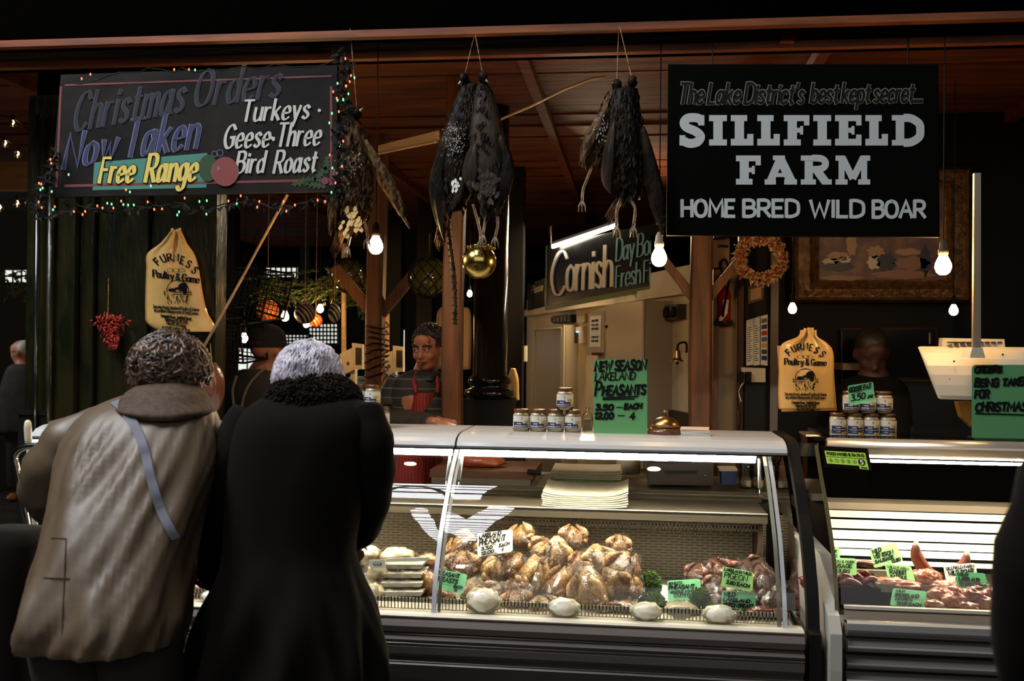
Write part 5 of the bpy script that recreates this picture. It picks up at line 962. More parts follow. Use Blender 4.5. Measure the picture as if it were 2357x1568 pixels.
def party():
    for lb, px, py, lit in (('clear round bulb at left edge under the dark ceiling, highest of its string', 30, 284, 1), ('clear round bulb at left edge, second of the string', 12, 331, 0), ('clear round bulb nearest the dark post', 79, 322, 0), ('clear round bulb above the lit plank', 41, 356, 0), ('clear round bulb cut by the photo edge', 0, 479, 0), ('clear round bulb below the lit plank', 40, 469, 0), ('clear round bulb touching the drainpipe, below the lit plank', 67, 467, 0)):
        c = P(px, py, 1.2); t = thing('festoon_bulb', lb, 'lamp', c+Vector((0, 0, .04)), 'clear festoon bulbs at the left edge')
        M().ell(c, .022, 16, 12).build('bulb', 'clear_bulb', t, smooth=True); M().tube([c+Vector((0, 0, -.004)), c+Vector((.006, 0, .005)), c+Vector((0, 0, .016))], .0030, 5).build('filament', 'filament', t); M().tube([c+Vector((0, 0, .018)), c+Vector((0, 0, .045))], .010, 8).build('socket', 'black', t)
    m = M(); m.tube([P(-20, 262, 1.2), P(30, 270, 1.2), P(79, 308, 1.2)], .004, 5); m.tube([P(-20, 310, 1.2), P(12, 318, 1.2), P(41, 343, 1.2), P(84, 330, 1.2)], .004, 5); m.tube([P(-20, 470, 1.2), P(0, 466, 1.2), P(40, 457, 1.2), P(85, 450, 1.2)], .004, 5)
    tag(m.build('festoon_cable', 'black'), 'thin black cable carrying the clear bulbs at the left edge', 'cable')
    q = [P(-60, 372, 2.4), P(80, 372, 2.4), P(80, 436, 2.4), P(-60, 436, 2.4)]; struct('trim_lit_plank', M().slab(q, (0, .1, 0)), 'wood_pale')
party()
def fairy():
    red = [(188, 181), (208, 171), (401, 160), (116, 367), (118, 376), (90, 422), (95, 424), (89, 465), (96, 478), (126, 476), (170, 487), (190, 494), (196, 487), (224, 474), (236, 479), (261, 479), (279, 463), (290, 437), (340, 465), (355, 482), (373, 481), (425, 456), (554, 451), (597, 464), (526, 463), (653, 464), (659, 486), (679, 472), (731, 461), (772, 421), (759, 357), (790, 325), (780, 257), (775, 226), (767, 211), (796, 198), (795, 135), (808, 174), (805, 188), (797, 198), (787, 383), (435, 160), (748, 464), (592, 477)]
    green = [(449, 161), (158, 402), (119, 441), (98, 433), (93, 437), (247, 468), (257, 470), (284, 471), (295, 472), (308, 472), (299, 442), (412, 488), (408, 495), (459, 464), (476, 462), (475, 493), (347, 428), (777, 192), (790, 230), (764, 261), (758, 283), (782, 335), (765, 387), (802, 216), (790, 229), (545, 469), (122, 483), (763, 443), (777, 231), (816, 179)]
    pts = [(84, 470), (100, 500), (180, 478), (280, 486), (390, 470), (470, 484), (560, 462), (640, 476), (740, 462), (790, 440)]
    t = thing('fairy_lights', 'string of tiny red and green fairy lights draped around the Christmas orders board', 'fairy lights', P(440, 500, -.1), None)
    m = M()
    for k, (path) in enumerate((pts, [(776, 120), (800, 160), (785, 210), (800, 260), (775, 310), (790, 380), (770, 440)], [(130, 350), (115, 400), (95, 430), (90, 470)], [(170, 190), (300, 168), (440, 162), (560, 160), (776, 140)])):
        c = catmull([P(x, y, -.10) for x, y in path], 6); rg = random.Random(k); m.tube([Vector(p)+Vector((rg.uniform(-.008, .008), rg.uniform(-.02, .02), rg.uniform(-.012, .012))) for p in c], .0025, 5)
        if k != 3:
            for p in c:
                for _ in range(3 if k == 0 else 6):
                    d = Vector((rg.uniform(-1, 1), rg.uniform(-.6, .6), rg.uniform(-1, .6))).normalized()*rg.uniform(.02, .05); b = Vector(p); s_ = d.cross(Vector((0, 1, 0))).normalized()*.006
                    m.add([b, b+d*.5+s_, b+d, b+d*.5-s_], [(0, 1, 2, 3)])
    m.build('wire', 'near_black', t)
    proto = {}
    for col, lst in (('led_r', red), ('led_g', green)):
        for i, (x, y) in enumerate(lst):
            if col not in proto: o = M().ell((0, 0, 0), (.0034, .0034, .0055), 8, 6).build('light', col, t, base=(0, 0, 0)); proto[col] = o
            else: o = proto[col].copy(); C.objects.link(o)
            o.location = P(x, y, -.115)-t.location
fairy()
# ================================================================= BAUBLES, FLOATS, WREATH
def bauble(label, px, py, rpx, Y, mt, top=None, shape=1., grp='Christmas baubles', cap='gold'):
    c = P(px, py, Y); r = rpx/F_PX*(Y-CAM.y); t = thing('bauble', label, 'bauble', c+Vector((0, 0, r*shape)), grp)
    m = M(); m.lathe([(max(.0005, r*math.sin(PI*k/20)**(1 if shape == 1 else 1.25)), -r*shape*math.cos(PI*k/20)) for k in range(21)], c, 32); m.build('ball', mt, t, smooth=True)
    M().tube([c+Vector((0, 0, r*shape*.97)), c+Vector((0, 0, r*shape*1.12))], r*.13, 12).build('cap', cap, t, smooth=True)
    M().tube([c+Vector((0, 0, r*shape*1.1)), Vector((c.x, c.y, 2.9 if Y > .35 else P(px, 500, Y).z))], .0015, 4).build('string', 'twig', t)
    return c, r, t
c, r, t = bauble('large shiny gold bauble hanging under the middle game birds', 1103, 603, 40, .05, 'gold', 520)
m = M(); rg = random.Random(3)
for k in range(46): a = rg.uniform(0, 2*PI); e = rg.uniform(.4, 1.3); m.ell(c+Vector((math.cos(a)*r*.75*e, math.sin(a)*r*.5, r*(.72+.25*rg.random()))), .0045+.003*rg.random(), 6, 4)
m.build('gold_berry_cluster', 'gold', t, smooth=True)['kind'] = 'stuff'
bauble('round black and white spiral striped bauble', 702, 722, 25, 1.9, 'swirl_b', 600); bauble('small pointed black and white striped bauble left of the pale timber strip', 770, 720, 15, 1.9, 'swirl_b', 640, 1.6)
bauble('large red and gold striped ball behind the wire baskets', 616, 715, 27, 2.8, 'swirl_r', 600); bauble('red striped ball behind the round spiral bauble', 727, 738, 16, 2.8, 'swirl_r', 640)
def netfloat(label, px, py, rpx, Y):
    c = P(px, py, Y); r = rpx/F_PX*(Y-CAM.y); t = thing('glass_float', label, 'float', c+Vector((0, 0, r)), 'netted glass floats hanging behind the birds'); M().ell(c, r, 28, 18).build('ball', 'float_glass', t, smooth=True)
    m = M()
    for s_ in (-1, 1):
        for k in range(9):
            m.tube([c+Vector((math.sin(th)*math.cos(a), math.sin(th)*math.sin(a), math.cos(th)))*r*1.03 for th in [PI*i/16 for i in range(17)] for a in [2*PI*k/9+s_*th*.9]], .0042, 4, cap=False)
    m.tube([c+Vector((0, 0, r)), c+Vector((0, 0, r*2.3))], .006, 5); m.build('net', 'netting', t, smooth=True)
netfloat('large green glass float in dark net left of the middle timber post', 986, 640, 46, 1.9); netfloat('green glass float in dark net behind the brightest left bulb', 800, 634, 40, 2.4)
def wreath():
    Y = 1.3; c = P(1750, 596, Y); R_ = 46/F_PX*(Y-CAM.y); t = thing('twig_wreath', 'round wreath of pale cut twigs and dark red berries', 'wreath', c); rg = random.Random(8)
    M().tube([c+Vector((math.cos(a), 0, math.sin(a)))*R_ for a in [2*PI*k/24 for k in range(25)]], .013, 8, cap=False).build('ring', 'netting', t, smooth=True)
    m = M(); b = M()
    for k in range(420):
        a = rg.uniform(0, 2*PI); q = rg.uniform(0, 2*PI); p = c+Vector((math.cos(a), 0, math.sin(a)))*(R_+.020*math.cos(q))+Vector((0, -.028*abs(math.sin(q)), 0)); d = Vector((rg.uniform(-1, 1), rg.uniform(-.6, .2), rg.uniform(-1, 1))).normalized()*rg.uniform(.012, .030)
        m.tube([p-d, p+d], rg.uniform(.003, .0058), 5)
        if k % 3 == 0: b.ell(p+Vector((0, -.018, 0)), .0048, 6, 5)
    m.build('twig', 'twig', t)['kind'] = 'stuff'; b.build('berry', 'berry', t, smooth=True)['kind'] = 'stuff'
wreath()
def chillies():
    Y = .43; t = thing('chilli_string', 'bunch of glossy red dried chillies hanging on the green boards', 'chillies', P(248, 722, Y)); rg = random.Random(5); m = M()
    for k in range(230):
        v_ = rg.random(); x = 248+rg.gauss(0, 1)*(15*(1-v_)+4)+v_*14; y = 728+v_*70+rg.uniform(-6, 6); p = P(x, y, Y+rg.uniform(-.03, .03)); d = Vector((rg.uniform(-1, 1), rg.uniform(-.5, .5), rg.uniform(-1.5, .2))).normalized()*.016
        m.tube([p-d, p, p+d], [.002, .006, .001], 6)
    m.build('chilli', 'chilli', t, smooth=True)['kind'] = 'stuff'; M().tube([P(248, 735, Y), P(250, 640, Y)], .002, 4).build('string', 'twig', t)
chillies()
# ================================================================= CARRIER BAGS
def carrier(label, rows, Y, txt, seed=0, tilt=0):
    R = catmull(rows, 5); ys = [r[0] for r in R]; nx = 22
    def surf(px, py, lift=0.):
        i = min(max(np.searchsorted(ys, py), 1), len(R)-1); a, b = R[i-1], R[i]; k = (py-a[0])/max(b[0]-a[0], 1e-6); xl = a[1]+(b[1]-a[1])*k; xr = a[2]+(b[2]-a[2])*k; s_ = (px-xl)/max(xr-xl, 1e-6); s_ = min(max(s_, 0), 1)
        tt = (py-ys[0])/(ys[-1]-ys[0]); bulge = .034*math.sin(PI*s_)**.5*min(1, .3+tt*1.4); wr = .010*noise.noise(Vector((px*.016+seed, py*.011, seed)))+.016*(1-tt)*math.sin(s_*17+seed)*math.sin(PI*s_)
        return P(px, py, Y-bulge-wr-lift)
    m = M(); front = []
    for py, xl, xr in R: front.append([surf(xl+(xr-xl)*k/nx, py) for k in range(nx+1)]+[P(xr+(xl-xr)*k/6, py, Y+.02) for k in range(1, 6)])
    t = thing('carrier_bag', label, 'bag', front[-1][nx//2]); m.rings(front); m.build('bag', 'bag', t, smooth=True)
    x0, x1, yb, h, ex, ey, er, rot = txt; g = lambda x, y: surf(x, y, .004); m = M(); cx_ = (x0+x1)/2
    n = 7
    for k, ch in enumerate('FURNESS'):                       # arched name
        a = -1.0+2.0*k/(n-1); px = cx_+a*(x1-x0)*.36; py = yb-h*1.5-(1-a*a)*h*1.0+a*rot; w_, ss = glyph(ch)
        for s_ in ss:
            q = []
            for u_, v_ in s_: xx = (u_-w_/2)/100*h*.95; yy = v_/100*h*1.05; an = a*.75; q.append((px+xx*math.cos(an)+yy*math.sin(an), py+xx*math.sin(an)-yy*math.cos(an)))
            ribbon(m, q, h*.10, g, nib=0)
    word(m, 'Poultry & Game', g, x0, yb-rot*.5, x1, yb+rot, h, h*.095, 0, 14, nib=0, space=26)
    for k in range(3): disc(m, cx_+(k-1)*h*.8, yb-h*1.35+rot*.2, h*.5, g, 16, r0=h*.42, ry=h*.28)
    disc(m, ex, ey, er, g, 26, r0=er*.93, a0=PI*.98, a1=PI*2.02)
    rg = random.Random(2)
    for px, py, a, b in ((ex+er*.45, ey-er*.35, er*.42, er*.38), (ex+er*.62, ey-er*.02, er*.20, er*.34), (ex-er*.5, ey-er*.08, er*.34, er*.16), (ex, ey-er*.22, er*.30, er*.12), (ex+er*.12, ey-.38*er, er*.10, er*.12), (ex-.2*er, ey-.05*er, .05*er, .18*er), (ex+.2*er, ey-.05*er, .05*er, .18*er)): disc(m, px, py, a, g, 10, b)
    ribbon(m, [(ex-er*1.2, ey+er*.08), (ex+er*1.2, ey+er*.12)], er*.03, g); ribbon(m, [(ex-er*1.2, ey+er*.26), (ex+er*1.2, ey+er*.30)], er*.03, g); ribbon(m, [(ex-er*1.2, ey), (ex-er*1.15, ey+er*.36)], er*.03, g); ribbon(m, [(ex+er*1.15, ey), (ex+er*1.2, ey+er*.40)], er*.03, g)
    for k in range(34): x = ex+rg.uniform(-1, 1)*er*.95; y = ey+er*(.45+rg.random()*.75); ribbon(m, [(x, y), (x+rg.uniform(-3, 3), y-er*rg.uniform(.1, .3))], er*.03, g)
    for k, (st, fr) in enumerate((('Serving from Lakeland Poultry & Game', 1.), ("to London's Restaurants & Food Lovers", .96), ('Farmgate House . Smithfield Street', .66), ('Telephone 015 395 5555', .5), ('Fax 015 395 5666', .42), ('e-mail sales office', .6))):
        y = ey+er*(1.6+.33*k+(.15 if k > 1 else 0)); hw = (x1-x0)*.5*fr; word(m, st, g, cx_-hw, y-rot*.3, cx_+hw, y+rot*.5, h*.45, h*.045, .1, 12, space=26)
    m.build('lettering', 'ink', t)
    k = M(); p = P((R[0][1]+R[0][2])/2, R[0][0]+4, Y); rg = random.Random(seed)
    for _ in range(16): a = rg.uniform(0, 2*PI); k.tube([p, p+Vector((math.cos(a)*.018, math.sin(a)*.012, rg.uniform(0, .02))), p+Vector((math.cos(a)*.022, 0, -.03))], [.008, .007, .003], 6)
    k.build('handle_knot', 'bag', t, smooth=True); return t
carrier('large amber plastic carrier bag hanging high on the green boards', [(530, 394, 416), (545, 382, 424), (562, 366, 432), (585, 338, 448), (620, 336, 458), (680, 334, 468), (720, 334, 478), (745, 338, 492), (764, 372, 494)], .42, (352, 458, 642, 16, 409, 670, 26, 10), 1)
carrier('amber plastic carrier bag hanging right beside the stacked jars', [(760, 1842, 1880), (775, 1836, 1882), (790, 1802, 1904), (812, 1794, 1918), (860, 1792, 1920), (910, 1791, 1922), (942, 1792, 1924)], .45, (1806, 1902, 840, 14, 1854, 872, 24, 2), 4)
M().slab([P(1790, 796, .5), P(1915, 800, .5), P(1926, 945, .5), P(1800, 948, .5)], (0, .02, 0)).build('carrier_bag', 'bag'); o = bpy.data.objects['carrier_bag.002'] if 'carrier_bag.002' in bpy.data.objects else bpy.context.scene.objects[-1]
tag(o, 'amber carrier bag mostly hidden behind the right printed carrier bag', 'bag')
def ham():
    Y = .3; t = thing('wrapped_ham', 'wrapped reddish ham hanging between the curly head and the capped person', 'meat', P(490, 945, Y))
    cloth_loft([(835, 480, 496, Y, .02), (852, 468, 506, Y, .05), (880, 464, 514, Y, .06), (915, 466, 512, Y, .06), (944, 478, 502, Y, .03)], n=24, folds=((.08, 5, 1, 800, 900),)).build('ham', 'ham', t, smooth=True); M().tube([P(488, 838, Y), P(484, 790, Y)], .002, 4).build('string', 'twig', t)
ham()
# sticks and baskets
tag(M().tube([P(662, 448, .25), P(600, 560, .25), P(540, 672, .25), P(466, 804, .25)], .0065, 8).build('bamboo_cane', 'wood_pale', smooth=True), 'long pale bamboo cane slanting down past the large carrier bag', 'cane')
tag(M().tube([P(1148, 277, .8), P(1220, 245, .8), P(1300, 205, .8), P(1360, 182, .8), P(1396, 176, .8)], .006, 6).build('pale_cable', 'wood_pale', smooth=True), 'thin pale cable curving up across the ceiling boards between game birds', 'cable')
q = [P(870, 335, 1.0), P(1010, 300, .9), P(1010, 320, .9), P(870, 348, 1.0)]; o = M().slab(q, (0, .03, 0)).build('metal_channel', 'wood_pale'); tag(o, 'pale perforated metal channel slanting behind the two left bird bundles', 'channel')
tag(M().tube([P(870, 354, 1.0), P(1008, 326, .9)], .006, 6).build('pale_rod', 'wood_pale'), 'thin pale rod just below the perforated metal channel', 'rod')
def wire_basket(label, pts, Y, d=.22):
    A = [P(x, y, Y) for x, y in pts]; B = [a+Vector((.04, d, .02)) for a in A]; n = len(A); m = M()
    for i in range(n): m.tube([A[i], A[(i+1) % n]], .0055, 5); m.tube([B[i], B[(i+1) % n]], .0055, 5); m.tube([A[i], B[i]], .0055, 5)
    for (a0, a1, b0, b1) in ((A[0], A[1], A[3], A[2]), (B[0], B[1], B[3], B[2]), (A[0], B[0], A[3], B[3])):
        for k in range(1, 9): s_ = k/9; m.tube([a0.lerp(a1, s_), b0.lerp(b1, s_)], .0022, 4); m.tube([a0.lerp(b0, s_), a1.lerp(b1, s_)], .0022, 4)
    return tag(m.build('wire_basket', 'black'), label, 'basket')
wire_basket('black wire basket hanging tilted beside the bamboo cane, upper one', [(536, 618), (624, 634), (600, 740), (508, 712)], .9)
wire_basket('black wire basket hanging tilted under the upper one', [(498, 738), (552, 748), (560, 836), (470, 826)], .8)
tag(M().tube([P(600, 520, .9), P(560, 600, .9), P(545, 625, .9)], .003, 5).build('basket_cord', 'black'), 'thin dark cord holding the upper wire basket', 'cord')
# fir branches
def fir(label, px, py, w_, h, Y, n, seed):
    rg = random.Random(seed); t = thing('fir_garland', label, 'greenery', P(px, py+h/2, Y)); m = M(); br = M()
    for _ in range(n):
        x = px+rg.uniform(-.5, .5)*w_; y = py+rg.uniform(-.5, .5)*h; a = P(x, y, Y+rg.uniform(-.15, .15)); d = Vector((rg.uniform(-1, 1), rg.uniform(-.4, .2), rg.uniform(-.7, .15))).normalized(); L = rg.uniform(.08, .16); br.tube([a, a+d*L], .003, 4)
        for k in range(44):
            p = a+d*L*k/44; s_ = Vector((rg.uniform(-1, 1), rg.uniform(-1, 1), rg.uniform(-1, 1))).normalized(); e = p+(s_*.7+d*.5)*.034; o_ = d.cross(s_).normalized()*.004; m.add([p-o_, p+o_, e], [(0, 1, 2)])
    br.build('branch', 'netting', t); m.build('needles', 'fir', t)['kind'] = 'stuff'
fir('dark green fir branches above the hanging bulbs', 690, 655, 200, 55, 2.6, 70, 1); fir('fir branches hanging behind the left timber post', 800, 665, 70, 80, 3.2, 26, 2); fir('fir branches at the far left opening', 35, 640, 70, 50, 3.0, 22, 3)
def far_lights():
    t = thing('tree_lights', 'cluster of tiny warm lights on a far dark tree behind the butcher', 'fairy lights', P(900, 760, 6)); rg = random.Random(4); pr = None
    M().tube([P(905, 770, 6), P(905, 680, 6)], .02, 6).build('stem', 'black', t)
    for k in range(34):
        x, y = (917+rg.gauss(0, 5), 686+rg.gauss(0, 5)) if k < 16 else (905+rg.gauss(0, 5), 716+rg.uniform(-6, 34))
        if pr is None: pr = M().ell((0, 0, 0), .006, 6, 4).build('light', emit('tiny warm light', (1, .62, .3), 9, False), t, base=(0, 0, 0)); o = pr
        else: o = pr.copy(); C.objects.link(o)
        o.location = P(x, y, 6)-t.location
far_lights()
# ================================================================= COLD STORE WALL FITTINGS
A_, B_, d_, n_ = CS
def wallpt(px, py, off=0.):
    d = FWD + RGT*((px-CX)/F_PX) - UPV*((py-CY)/F_PX); pt = A_+n_*off; t = (pt-CAM).dot(n_)/d.dot(n_); return CAM+d*t
def wbox(name, px0, px1, py0, py1, dep, mt, parent=None, label=None, cat=None):
    "box on the receding wall; pixel bounds of its face"
    q = [wallpt(px1, py0, dep), wallpt(px0, py0+(0), dep)]; a = wallpt(px1, (py0+py1)/2, dep); b = wallpt(px0, (py0+py1)/2, dep); zt = wallpt(px1, py0, dep).z; zb = wallpt(px1, py1, dep).z
    pts = [Vector((a.x, a.y, zt)), Vector((b.x, b.y, zt)), Vector((b.x, b.y, zb)), Vector((a.x, a.y, zb))]
    t = thing(name, label, cat, pts[3]) if parent is None else parent; o = M().slab(pts, -n_*dep).build('body' if parent is None else name, mt, t); return t, pts
t, q = wbox('wall_cabinet', 1398, 1484, 692, 1080, .16, 'cab_side', None, 'large cream metal switch cabinet right of the small papered box', 'cabinet')
g = [a+n_*.004 for a in q]; M().slab(g, n_*.012).build('door', 'cream_cab', t); mp = lambda s_, v_: (q[0]*(1-s_)+q[1]*s_)*(1-v_)+(q[3]*(1-s_)+q[2]*s_)*v_
M().ell(mp(.95, .14)+n_*.02, .012, 10, 8).build('lock', 'black', t, smooth=True)
t, q = wbox('small_box', 1358, 1394, 716, 812, .10, 'cab_side', None, 'small cream metal box with a white notice stuck on its door', 'cabinet')
M().slab([a+n_*.004 for a in q], n_*.01).build('door', 'cream_cab', t); c = lambda s_, v_: (q[0]*(1-s_)+q[1]*s_)*(1-v_)+(q[3]*(1-s_)+q[2]*s_)*v_
pq = [c(.86, .1)+n_*.016, c(.14, .1)+n_*.016, c(.14, .86)+n_*.016, c(.86, .86)+n_*.016]; nt = M().slab(pq, n_*.001).build('notice', 'white', t); mq = quadmap([pq[0], pq[1], pq[2], pq[3]], n_*.004)
pq2 = [pq[1], pq[0], pq[3], pq[2]]; mq = quadmap(pq2, n_*.004); m = M()
for k, st in enumerate(('Staff notice', 'do not', 'block this', '', 'keep', 'door shut')):
    if st: word(m, st, lambda x, y: mq(x/100, y/130), 20, 24+k*17, 80, 24+k*17, 9, 1.6)
# orientation: left is farther
m.build('lettering', 'ink', nt)
t, q = wbox('cold_room_door', 1231, 1300, 748, 1150, .10, 'cab_side', None, 'tall cream insulated cold room door with raised frame', 'door'); M().slab([a+n_*.004 for a in q], n_*.01).build('leaf', 'cream_cab', t)
c = lambda s_, v_: (q[0]*(1-s_)+q[1]*s_)*(1-v_)+(q[3]*(1-s_)+q[2]*s_)*v_; m = M(); L = [c(.06, .02)+n_*.014, c(.94, .02)+n_*.014, c(.94, .98)+n_*.014, c(.06, .98)+n_*.014]; m.tube(L+[L[0]], .008, 5); m.build('door_frame', 'cab_side', t)
t, q = wbox('switch_bank', 1272, 1306, 724, 742, .07, 'black', None, 'row of four dark wall switches above the cold room door', 'switch'); c = lambda s_, v_: (q[0]*(1-s_)+q[1]*s_)*(1-v_)+(q[3]*(1-s_)+q[2]*s_)*v_
for k in range(4): M().slab([c(k/4+.03, .15)+n_*.01, c(k/4+.22, .15)+n_*.01, c(k/4+.22, .85)+n_*.01, c(k/4+.03, .85)+n_*.01], n_*.008).build('switch', 'till', t)
t, q = wbox('socket_box', 1328, 1346, 722, 742, .04, 'cream_cab', None, 'small cream socket box right of the dark switches', 'socket')
t, q = wbox('telephone', 1325, 1336, 752, 790, .05, 'plastic_w', None, 'white wall handset with tiny blue light', 'handset'); M().ell((q[0]+q[1])/2+Vector((0, 0, -.04))+n_*.004, .008, 8, 6).build('light', emit('blue lamp', (.1, .35, 1), 6, False), t); M().slab([a.lerp(q[2], .35)+n_*.004 for a in q], n_*.006).build('keypad', 'black', t)
t, q = wbox('round_alarm', 1350, 1362, 800, 818, .08, 'brass', None, 'round metal alarm bell under the small papered box', 'alarm')
t, q = wbox('isolator_switch', 1530, 1560, 700, 735, .05, 'till', None, 'pair of dark rotary isolator switches near the timber post', 'switch')
for k in (.27, .73): p = (q[0].lerp(q[1], k)+q[3].lerp(q[2], k))/2; M().tube([p, p+n_*.02], .03, 14).build('knob', 'black', t, smooth=True)
t, q = wbox('low_trim_panel', 1490, 1588, 952, 1100, .02, 'till', None, 'low dark panel at the foot of the cold store wall', 'panel')
t = thing('wall_bell', 'small brass ship bell on curved bracket beside the timber post', 'bell', P(1560, 833, 1.4)); p = P(1559, 831, 1.4)
M().lathe([(.001, .062), (.010, .060), (.016, .05), (.018, .02), (.026, .006), (.036, 0), (.034, -.003), (.022, .005), (.001, .05)], p, 24).build('bell', 'brass', t, smooth=True)
M().tube(catmull([P(1580, 812, 1.42), P(1580, 792, 1.42), P(1573, 788, 1.41), P(1562, 792, 1.4), P(1559, 803, 1.4), p+Vector((0, 0, .06))], 4), .006, 8).build('bracket', 'black', t, smooth=True); M().tube([p+Vector((0, 0, .02)), p+Vector((0, 0, -.018))], [.003, .007], 8).build('clapper', 'black', t, smooth=True)
# left end of the cold store: small fittings
t = thing('red_switch', 'cream switch box with red button left of the cold store', 'switch', P(1196, 775, 3.6)); M().slab([P(1192, 758, 3.6), P(1203, 758, 3.6), P(1203, 788, 3.6), P(1192, 788, 3.6)], (0, .05, 0)).build('box', 'plastic_w', t); M().ell(P(1194, 774, 3.58), .012, 10, 8).build('button', 'red_plain', t, smooth=True)
t = thing('cream_box', 'cream fuse box below the red button', 'box', P(1196, 830, 3.6)); M().slab([P(1188, 798, 3.6), P(1212, 796, 3.6), P(1212, 832, 3.6), P(1188, 834, 3.6)], (0, .06, 0)).build('box', 'plastic_s', t)
t = thing('hanging_cloth', 'crumpled pale cloth bag hanging behind the column', 'cloth', P(1182, 920, 2.6)); cloth_loft([(848, 1176, 1186, 2.6, .02), (870, 1170, 1192, 2.6, .04), (900, 1172, 1193, 2.6, .04), (922, 1178, 1194, 2.6, .03)], n=20, folds=((.2, 4, 0, 800, 880),)).build('cloth', 'bag', t, smooth=True)
t = thing('hanging_coat', 'cream coat hanging behind the middle timber post', 'coat', P(1044, 860, 1.5)); cloth_loft([(708, 1015, 1078, 1.5, .04), (725, 1006, 1084, 1.5, .06), (780, 1004, 1084, 1.5, .06), (850, 1006, 1082, 1.5, .06)], n=40, folds=((.08, 9, 0, 700, 800),)).build('coat', mat('cream drill', (.50, .30, .15), rough=.8), t, smooth=True)
# fire extinguisher
t = thing('fire_extinguisher', 'red fire extinguisher with white label hung on the cream strip', 'extinguisher', P(1666, 750, 1.70)); m = M(); p = P(1666, 745, 1.705)
m.lathe([(.03, 0), (.036, .004), (.037, .16), (.032, .18), (.014, .195), (.012, .21)], p, 24); m.build('cylinder', 'red_ext', t, smooth=True); M().tube(catmull([P(1664, 640, 1.69), P(1660, 606, 1.68), P(1672, 600, 1.68), P(1678, 640, 1.68), P(1668, 700, 1.66), P(1664, 730, 1.66)], 4), .006, 8).build('hose', 'black', t, smooth=True)
M().slab([P(1664, 690, 1.662), P(1678, 690, 1.662), P(1674, 722, 1.662), P(1662, 738, 1.662), P(1656, 740, 1.662), P(1655, 732, 1.662), P(1664, 722, 1.662)], (0, .002, 0)).build('label', 'white', t); M().cbox(P(1666, 743, 1.71), .085, .08, .03).build('bracket', 'black', t)
# notices
for k, (x0, x1, lb) in enumerate(((1718, 1734, 'left narrow white notice on the dark side wall'), (1735, 1749, 'middle narrow white notice on the dark side wall'))):
    q = [P(x0, 738-k*5, 1.60), P(x1, 733-k*5, 1.60), P(x1, 840, 1.60), P(x0, 842, 1.60)]; t = thing('notice', lb, 'notice', (q[2]+q[3])/2); M().slab(q, (0, .004, 0)).build('sheet', 'white', t); mq = quadmap(q); m = M(); rg = random.Random(k)
    for r_ in range(16):
        ribbon(m, [(10, 18+r_*4.8), (rg.uniform(50, 90), 18+r_*4.8)], .7, lambda x, y: mq(x/100, y/100))
    m.build('lettering', 'ink', t)
q = [P(1751, 728, 1.60), P(1767, 724, 1.60), P(1767, 842, 1.60), P(1751, 840, 1.60)]; t = thing('colour_notice', 'white notice with coloured bars, right of the two narrow ones', 'notice', (q[2]+q[3])/2); M().slab(q, (0, .004, 0)).build('sheet', 'white', t); mq = quadmap(q)
for k, c_ in enumerate(('till', 'label_b', 'red_plain', 'blue_plain', 'gold_t', 'green_leaf', 'label_b')): m = M(); rect(m, .1, .06+k*.125, .9, .15+k*.125, mq); m.build('bar', c_, t)
q = [P(1722, 660, 1.60), P(1758, 650, 1.60), P(1757, 690, 1.60), P(1722, 700, 1.60)]; t = thing('framed_card', 'small brown framed card above the white notices', 'frame', (q[2]+q[3])/2); M().slab(q, (0, .015, 0)).build('frame', 'wood_beam', t); mq = quadmap(q); m = M(); rect(m, .15, .2, .85, .85, mq); m.build('card', mat('tan card', (.35, .2, .1)), t)
q = [P(1640, 548, 1.7), P(1680, 548, 1.7), P(1680, 620, 1.7), P(1640, 620, 1.7)]; t = thing('certificate', 'dim framed certificate above the fire extinguisher', 'frame', (q[2]+q[3])/2); M().slab(q, (0, .01, 0)).build('frame', 'wood_beam', t); mq = quadmap(q); m = M(); rect(m, .05, .05, .95, .95, mq); m.build('sheet', mat('dim paper', (.28, .16, .08)), t)
m = M(); word(m, 'Certificate', lambda x, y: quadmap(q, (0, -.004, 0))(x/100, y/100), 30, 30, 90, 30, 9, 1.2); m.build('lettering', 'ink', t)
t = thing('socket_strip', 'cream double socket with black plugs and cables on side wall', 'socket', P(1737, 878, 1.58)); M().slab([P(1706, 846, 1.58), P(1762, 848, 1.58), P(1762, 880, 1.58), P(1712, 880, 1.58)], (0, .05, 0)).build('box', 'plastic_w', t)
for px in (1704, 1722): M().cbox(P(px, 868, 1.55), .03, .05, .055).build('plug', 'black', t)
M().tube(catmull([P(1704, 880, 1.54), P(1698, 920, 1.54), P(1704, 960, 1.54), P(1700, 990, 1.54)], 4), .004, 6).build('cable', 'black', t, smooth=True); M().tube(catmull([P(1712, 880, 1.54), P(1700, 900, 1.54), P(1706, 925, 1.54)], 4), .004, 6).build('cable', 'plastic_s', t, smooth=True)
